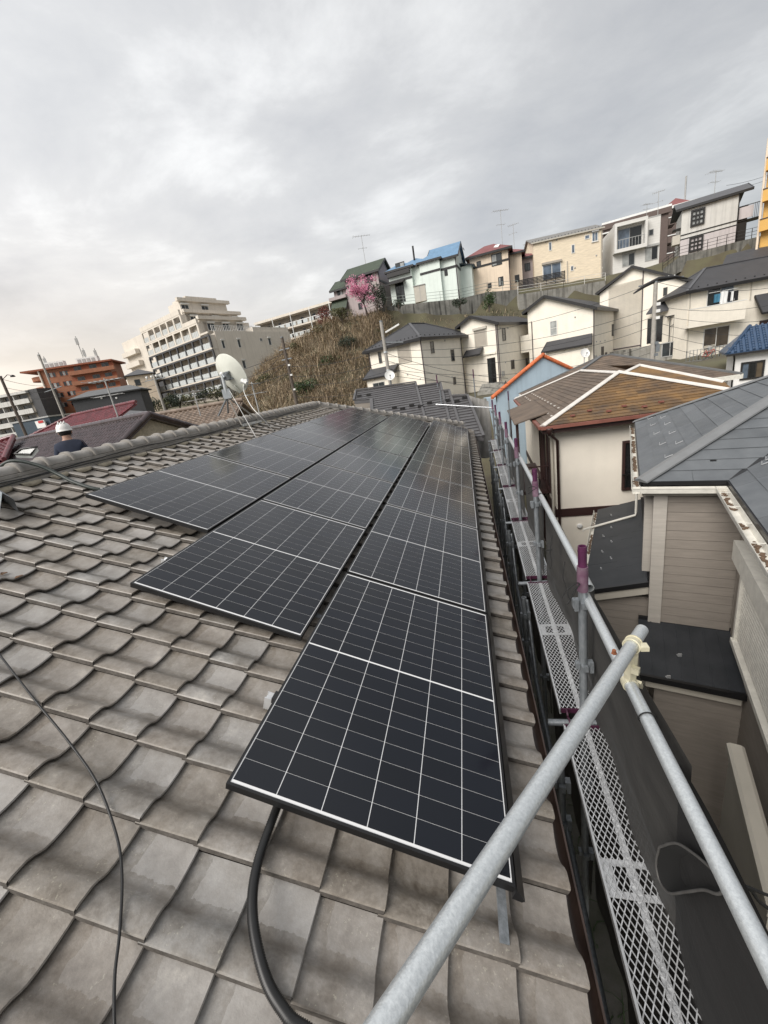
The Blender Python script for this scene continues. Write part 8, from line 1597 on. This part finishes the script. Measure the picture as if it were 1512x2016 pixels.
for s_ in (-1, 1):
    k = len(vs); vs += [(wp(.17 * s_, -.01, .795), .075), (wp(.25 * s_, 0, .64), .055), (wp(.24 * s_, .16, .52), .045), (wp(.20 * s_, .30, .50), .040)]; es += [(2, k), (k, k + 1), (k + 1, k + 2), (k + 2, k + 3)]
    k = len(vs); vs += [(wp(.09 * s_, 0, .48), .10), (wp(.10 * s_, .03, .27), .070), (wp(.10 * s_, -.02, .04), .05), (wp(.10 * s_, .13, .02), .04)]; es += [(0, k), (k, k + 1), (k + 1, k + 2), (k + 2, k + 3)]
body = skin('body', vs, es, M['skin'], wr)
jv = [(wp(0, 0, .50), .175), (wp(0, -.01, .66), .165), (wp(0, -.01, .765), .18), (wp(0, 0, .855), .085)]; je = [(0, 1), (1, 2), (2, 3)]
for s_ in (-1, 1): k = len(jv); jv += [(wp(.18 * s_, -.01, .79), .095), (wp(.26 * s_, 0, .64), .072), (wp(.25 * s_, .16, .53), .058)]; je += [(2, k), (k, k + 1), (k + 1, k + 2)]
skin('jacket', jv, je, M['navy'], body)
tv_ = [(wp(0, 0, .52), .16)]; te = []
for s_ in (-1, 1): k = len(tv_); tv_ += [(wp(.09 * s_, 0, .47), .115), (wp(.10 * s_, .03, .27), .085), (wp(.10 * s_, -.02, .06), .07)]; te += [(0, k), (k, k + 1), (k + 1, k + 2)]
skin('trousers', tv_, te, M['trouser'], body)
hd = wp(0, .04, .945); b = MB(); b.lathe([(.0, .115), (.045, .110), (.085, .085), (.112, .04), (.120, .0), (.123, -.03), (.132, -.038), (.132, -.048), (.108, -.045)], hd + Vector((0, 0, .03)), None, 24); b.bar(hd + fwd * .12 + Vector((0, 0, -.008)), hd + fwd * .19 + Vector((0, 0, -.022)), .16, .012)
for k in range(-1, 2): a = k * .045; b.tube([hd + sdw * a - fwd * .08 + Vector((0, 0, .125)), hd + sdw * a + Vector((0, 0, .160)), hd + sdw * a + fwd * .08 + Vector((0, 0, .125))], .010, 6)
O('helmet', b, M['helmet'], body); O('hair', MB().lathe([(.05, -.12), (.085, -.09), (.102, -.03), (.105, .02)], hd - fwd * .012, None, 16), M['hair'], body)
for s_ in (-1, 1): O('ear', MB().lathe([(0, -.03), (.012, -.02), (.016, 0), (.012, .02), (0, .03)], hd + sdw * .098 * s_ + Vector((0, 0, -.045)), None, 8), M['skin'], body)
b = MB(); b.lathe([(0, .02), (.012, .0), (.014, -.02), (0, -.03)], hd + fwd * .105 + Vector((0, 0, -.05)), None, 8); O('nose', b, M['skin'], body)
for s_ in (-1, 1): O('eye', MB().lathe([(0, .008), (.010, 0), (0, -.008)], hd + fwd * .088 + sdw * .035 * s_ + Vector((0, 0, -.025)), None, 8), M['hair'], body)
O('mouth', MB().box(hd + fwd * .09 + Vector((0, 0, -.095)), (.045, .012, .01), Matrix.Rotation(math.radians(40), 3, 'Z')), M['leaf_red'], body)
O('chin_strap', MB().tube([hd + sdw * .11 + Vector((0, 0, 0)), hd + sdw * .08 + fwd * .05 + Vector((0, 0, -.11)), hd - sdw * .08 + fwd * .05 + Vector((0, 0, -.11)), hd - sdw * .11], .006, 5), M['hair'], body)
# ================================================================ utility poles, antennas, wires
def upole(xt, yt, xb, yb, d, r0, r1, m, lab, extra=None):
    tp_ = at(xt, yt, d); bt_ = Vector((tp_.x, tp_.y, ground_z(tp_.x, tp_.y) - .3)); root = empty('utility_pole', bt_, lab, 'utility pole', 'utility poles'); O('pole', MB().tube([bt_, tp_], [r0, r1], 12), M[m], root); O('pole_cap', MB().tube([tp_, tp_ + Vector((0, 0, .08))], r1 * 1.1, 10), M['galv_dull'], root); return root, tp_
pA_, tA = upole(555, 665, 582, 790, 33, .17, .12, 'wood_pole', 'dark wooden utility pole on the scrub slope')
for z in (-.9, -1.7): O('cross_arm', MB().bar(tA + Vector((-.5, .1, z)), tA + Vector((.5, -.1, z)), .08, .08), M['galv_dull'], pA_)
for z in (-2.2, -3.0, -4.2): O('cable_bracket', MB().box(tA + Vector((.14, -.1, z)), (.18, .12, .14)), M['white_paint'], pA_)
pB_, tB = upole(750, 634, 767, 757, 27, .15, .11, 'concrete_pole', 'grey concrete utility pole in front of the cream hip roof house')
O('cross_arm', MB().bar(tB + Vector((-.1, 0, -1.3)), tB + Vector((1.3, .2, -1.5)), .07, .07), M['galv_dull'], pB_); O('street_light', MB().bar(tB + Vector((.2, 0, -.7)), tB + Vector((1.2, .1, -.35)), .18, .10), M['white_paint'], pB_)
for z in (-2.0, -3.2, -3.7): O('band', MB().pipe(tB + Vector((0, 0, z)), tB + Vector((0, 0, z + .10)), .15, .12), M['galv'], pB_)
def small_dish(c, r_, lab, mastb):
    root = empty('small_dish', c, lab, 'satellite dish', 'small satellite dishes'); ax = (azv(-170) * .75 + azv(100) * .4 + Vector((0, 0, .35))).normalized(); x = ax.cross(Vector((0, 0, 1))).normalized(); m_ = Matrix((x, ax.cross(x), ax)).transposed(); pr = [(r_ * k / 8 + .001, .25 * r_ * (k / 8) ** 2) for k in range(9)]; b = MB().lathe(pr, c, m_, 20); b.lathe([(a, z - .02) for a, z in pr], c, m_, 20); O('reflector', b, M['white_paint'], root); O('mast', MB().tube([c - ax * .05, mastb], .03, 6), M['galv_dull'], root); O('feed_arm', MB().tube([c - Vector((0, 0, r_ * .9)), c + ax * r_ * .9 - Vector((0, 0, r_ * .3))], .015, 5), M['galv_dull'], root); O('feed_horn', MB().box(c + ax * r_ * .9 - Vector((0, 0, r_ * .3)), (.07, .07, .09)), M['dark_frame'], root)
small_dish(at(767, 740, 26.6), .34, 'small white dish on the concrete pole', at(769, 757, 26.8)); small_dish(at(1151, 696, 30), .36, 'small white dish above the brown slate ridge', at(1150, 722, 30))
pC_, tC = upole(1291, 556, 1281, 730, 31, .19, .14, 'concrete_pole', 'tall concrete utility pole with transformers before the cream houses')
for k in range(5): q = tC + Vector((.15 + k * .42 - .5, .1, .15 + .03 * (k % 2))); O('insulator', MB().lathe([(0, .14), (.07, .10), (.05, .04), (.09, 0), (.05, -.05), (0, -.08)], q, n=10), M['white_paint'], pC_)
O('cross_arm', MB().bar(tC + Vector((-1.2, 0, -.05)), tC + Vector((2.0, .2, .05)), .10, .10), M['galv_dull'], pC_); O('cable_bundle', MB().tube([tC + Vector((-1.6, -.1, -.5)), tC + Vector((-.8, 0, -.1)), tC + Vector((.2, 0, .2)), tC + Vector((1.4, .1, .12)), tC + Vector((2.3, .2, -.15))], [.05, .14, .15, .13, .05], 8), M['dark_frame'], pC_)
for z in (-1.6, -2.1, -2.6, -4.5, -5.4): O('cable_bracket', MB().box(tC + Vector((.18, -.15, z)), (.26, .2, .22)), M['white_paint' if z > -3 else 'galv_dull'], pC_)
O('riser_box', MB().box(tC + Vector((.28, -.1, -4.9)), (.28, .24, .6)), M['galv_dull'], pC_)
pD_, tD = upole(1, 742, 45, 863, 38, .17, .12, 'wood_pole', 'dark street pole with lamp arm at the left picture edge'); O('lamp_arm', MB().tube([tD - Vector((0, 0, .3)), tD + Vector((.9, 0, .05)), tD + Vector((1.4, 0, -.1))], .03, 6), M['dark_frame'], pD_); O('lamp_head', MB().lathe([(0, .12), (.16, .05), (.22, -.08), (0, -.1)], tD + Vector((1.45, 0, -.15)), n=10), M['dark_frame'], pD_)
pE_, tE = upole(302, 738, 326, 813, 55, .2, .15, 'concrete_pole', 'concrete pole with white insulators before the beige apartment'); 
for k in range(4): O('insulator', MB().lathe([(0, .3), (.16, .2), (.12, 0), (0, -.2)], tE + Vector((-1.2 + k * .8, 0, -.3)), n=8), M['white_paint'], pE_)
O('cross_arm', MB().bar(tE + Vector((-1.6, 0, -.6)), tE + Vector((1.6, 0, -.6)), .1, .1), M['galv_dull'], pE_)
pF_, tF = upole(77, 700, 107, 845, 70, .22, .16, 'concrete_pole', 'grey pole in front of the terracotta apartment'); O('cross_arm', MB().bar(tF + Vector((-2, 0, -6)), tF + Vector((2.2, 0, -5.6)), .12, .12), M['galv_dull'], pF_)
def tv(x, yt, yb, d, lab, kind=0, sz=.9):
    tp_ = at(x, yt, d); L = abs(yb - yt) / F * d; root = empty('tv_antenna', tp_ - Vector((0, 0, L)), lab, 'antenna', 'roof antennas'); O('mast', MB().tube([tp_ - Vector((0, 0, L)), tp_], .035, 6), M['grey_frame'], root)
    bd_ = azv(70 + 40 * kind); el = Vector((-bd_.y, bd_.x, 0)); b = MB(); b.tube([tp_ - bd_ * sz - Vector((0, 0, .1)), tp_ + bd_ * sz - Vector((0, 0, .1))], .03, 5)
    for k in range(7): p = tp_ + bd_ * lerp(-sz, sz, k / 6) - Vector((0, 0, .1)); l_ = lerp(.65, .30, k / 6); b.tube([p - el * l_, p + el * l_], .014, 4)
    O('yagi', b, M['grey_frame'], root); b = MB(); p = tp_ - Vector((0, 0, L * .38)); b.tube([p - bd_ * .8, p + bd_ * .6], .022, 5)
    for k in range(3): q = p + bd_ * lerp(-.7, .5, k / 2); b.tube([q - el * .4, q + el * .4], .012, 4)
    O('lower_yagi', b, M['grey_frame'], root)
for a in ((711, 463, 522, 60, 'branched antenna above the green roofed hill house', 0, 1.3), (985, 413, 479, 60, 'tall antenna above the red roofed hill house', 0, 1.2), (1010, 441, 483, 64, 'thin antenna behind the red roofed hill house', 1, .8), (1410, 336, 385, 52, 'antenna above the pale lattice window house', 0, 1.0), (1297, 376, 424, 56, 'antenna above the white modern house', 1, .7), (1274, 401, 425, 70, 'faint small antenna left of the white modern house mast', 0, .8), (1040, 478, 505, 66, 'small antenna between the red roof and the tan house', 1, .8), (205, 745, 830, 19, 'rusty roof antenna on the dark plum tiled roof', 0, .75), (380, 768, 818, 22, 'thin antenna on the tan tiled roof', 1, .55), (495, 752, 812, 20, 'short grey mast beside the dish feed', 1, .12)): tv(*a)
def wire(p, q, sag, r_=.014, lab='thin black overhead cable strung between the poles and houses'):
    pts = [p.lerp(q, t_ / 10) - Vector((0, 0, sag * 4 * (t_ / 10) * (1 - t_ / 10))) for t_ in range(11)]; thing('overhead_cable', MB().tube(pts, r_, 5, False), M['wire'], lab, 'cable', 'overhead cables')
OR = ('topmost', 'second highest', 'third highest', 'fourth highest', 'fifth highest', 'lowest')
for i, z in enumerate((-1.1, -1.9, -2.6, -3.6)): wire(tA + Vector((.1, 0, z - 1.2)), tB + Vector((0, 0, z - .6)), .35, lab=OR[i] + ' cable from the wooden pole to the concrete pole by the hip roof house')
for i, z in enumerate((0, -1.7, -2.3, -2.9, -3.6, -4.4)): wire(tC + Vector((.1, 0, z)), at(1560, 560 + i * 32, 26 + i), .5, lab=OR[i] + ' cable from the transformer pole to the right picture edge')
for i, z in enumerate((0, -1.8, -2.5, -3.2, -4.6, -5.2)): wire(tC + Vector((-.2, 0, z)), tB + Vector((0, 0, -1.4 - i * .42)), .8 + .1 * i, lab=OR[i] + ' cable between the two concrete poles across the cream houses')
for i in range(3): wire(tA + Vector((0, 0, -1 - i * .9)), at(430 - i * 15, 800 + i * 6, 30), .4, lab=OR[i] + ' cable from the wooden pole down behind the dish')
for i in range(3): wire(tB + Vector((0, 0, -2 - i * .5)), at(1000, 745 + i * 10, 26), .3, lab=OR[i] + ' house cable from the concrete pole towards the blue house')
for i in range(3): wire(tD + Vector((0, 0, -.2 - i * .8)), tF + Vector((0, 0, -5 - i)), .4, .02, OR[i] + ' cable from the lamp pole at the left picture edge')
for i in range(3): wire(tF + Vector((0, 0, -6 - i)), tE + Vector((0, 0, -.5 - i * .8)), 1.0, .02, OR[i] + ' cable from the terracotta block pole to the insulator pole')
for i in range(3): wire(tE + Vector((.5, 0, -.5 - i * .9)), tA + Vector((0, 0, -1.2 - i * .8)), 1.0, .02, OR[i] + ' cable from the insulator pole to the wooden pole')
wire(at(1430, 365, 53), at(1530, 338, 50), .2, .02, 'upper cable leaving the pale lattice window house to the right'); wire(at(1440, 372, 53), at(1530, 346, 50), .2, .02, 'lower cable leaving the pale lattice window house to the right')
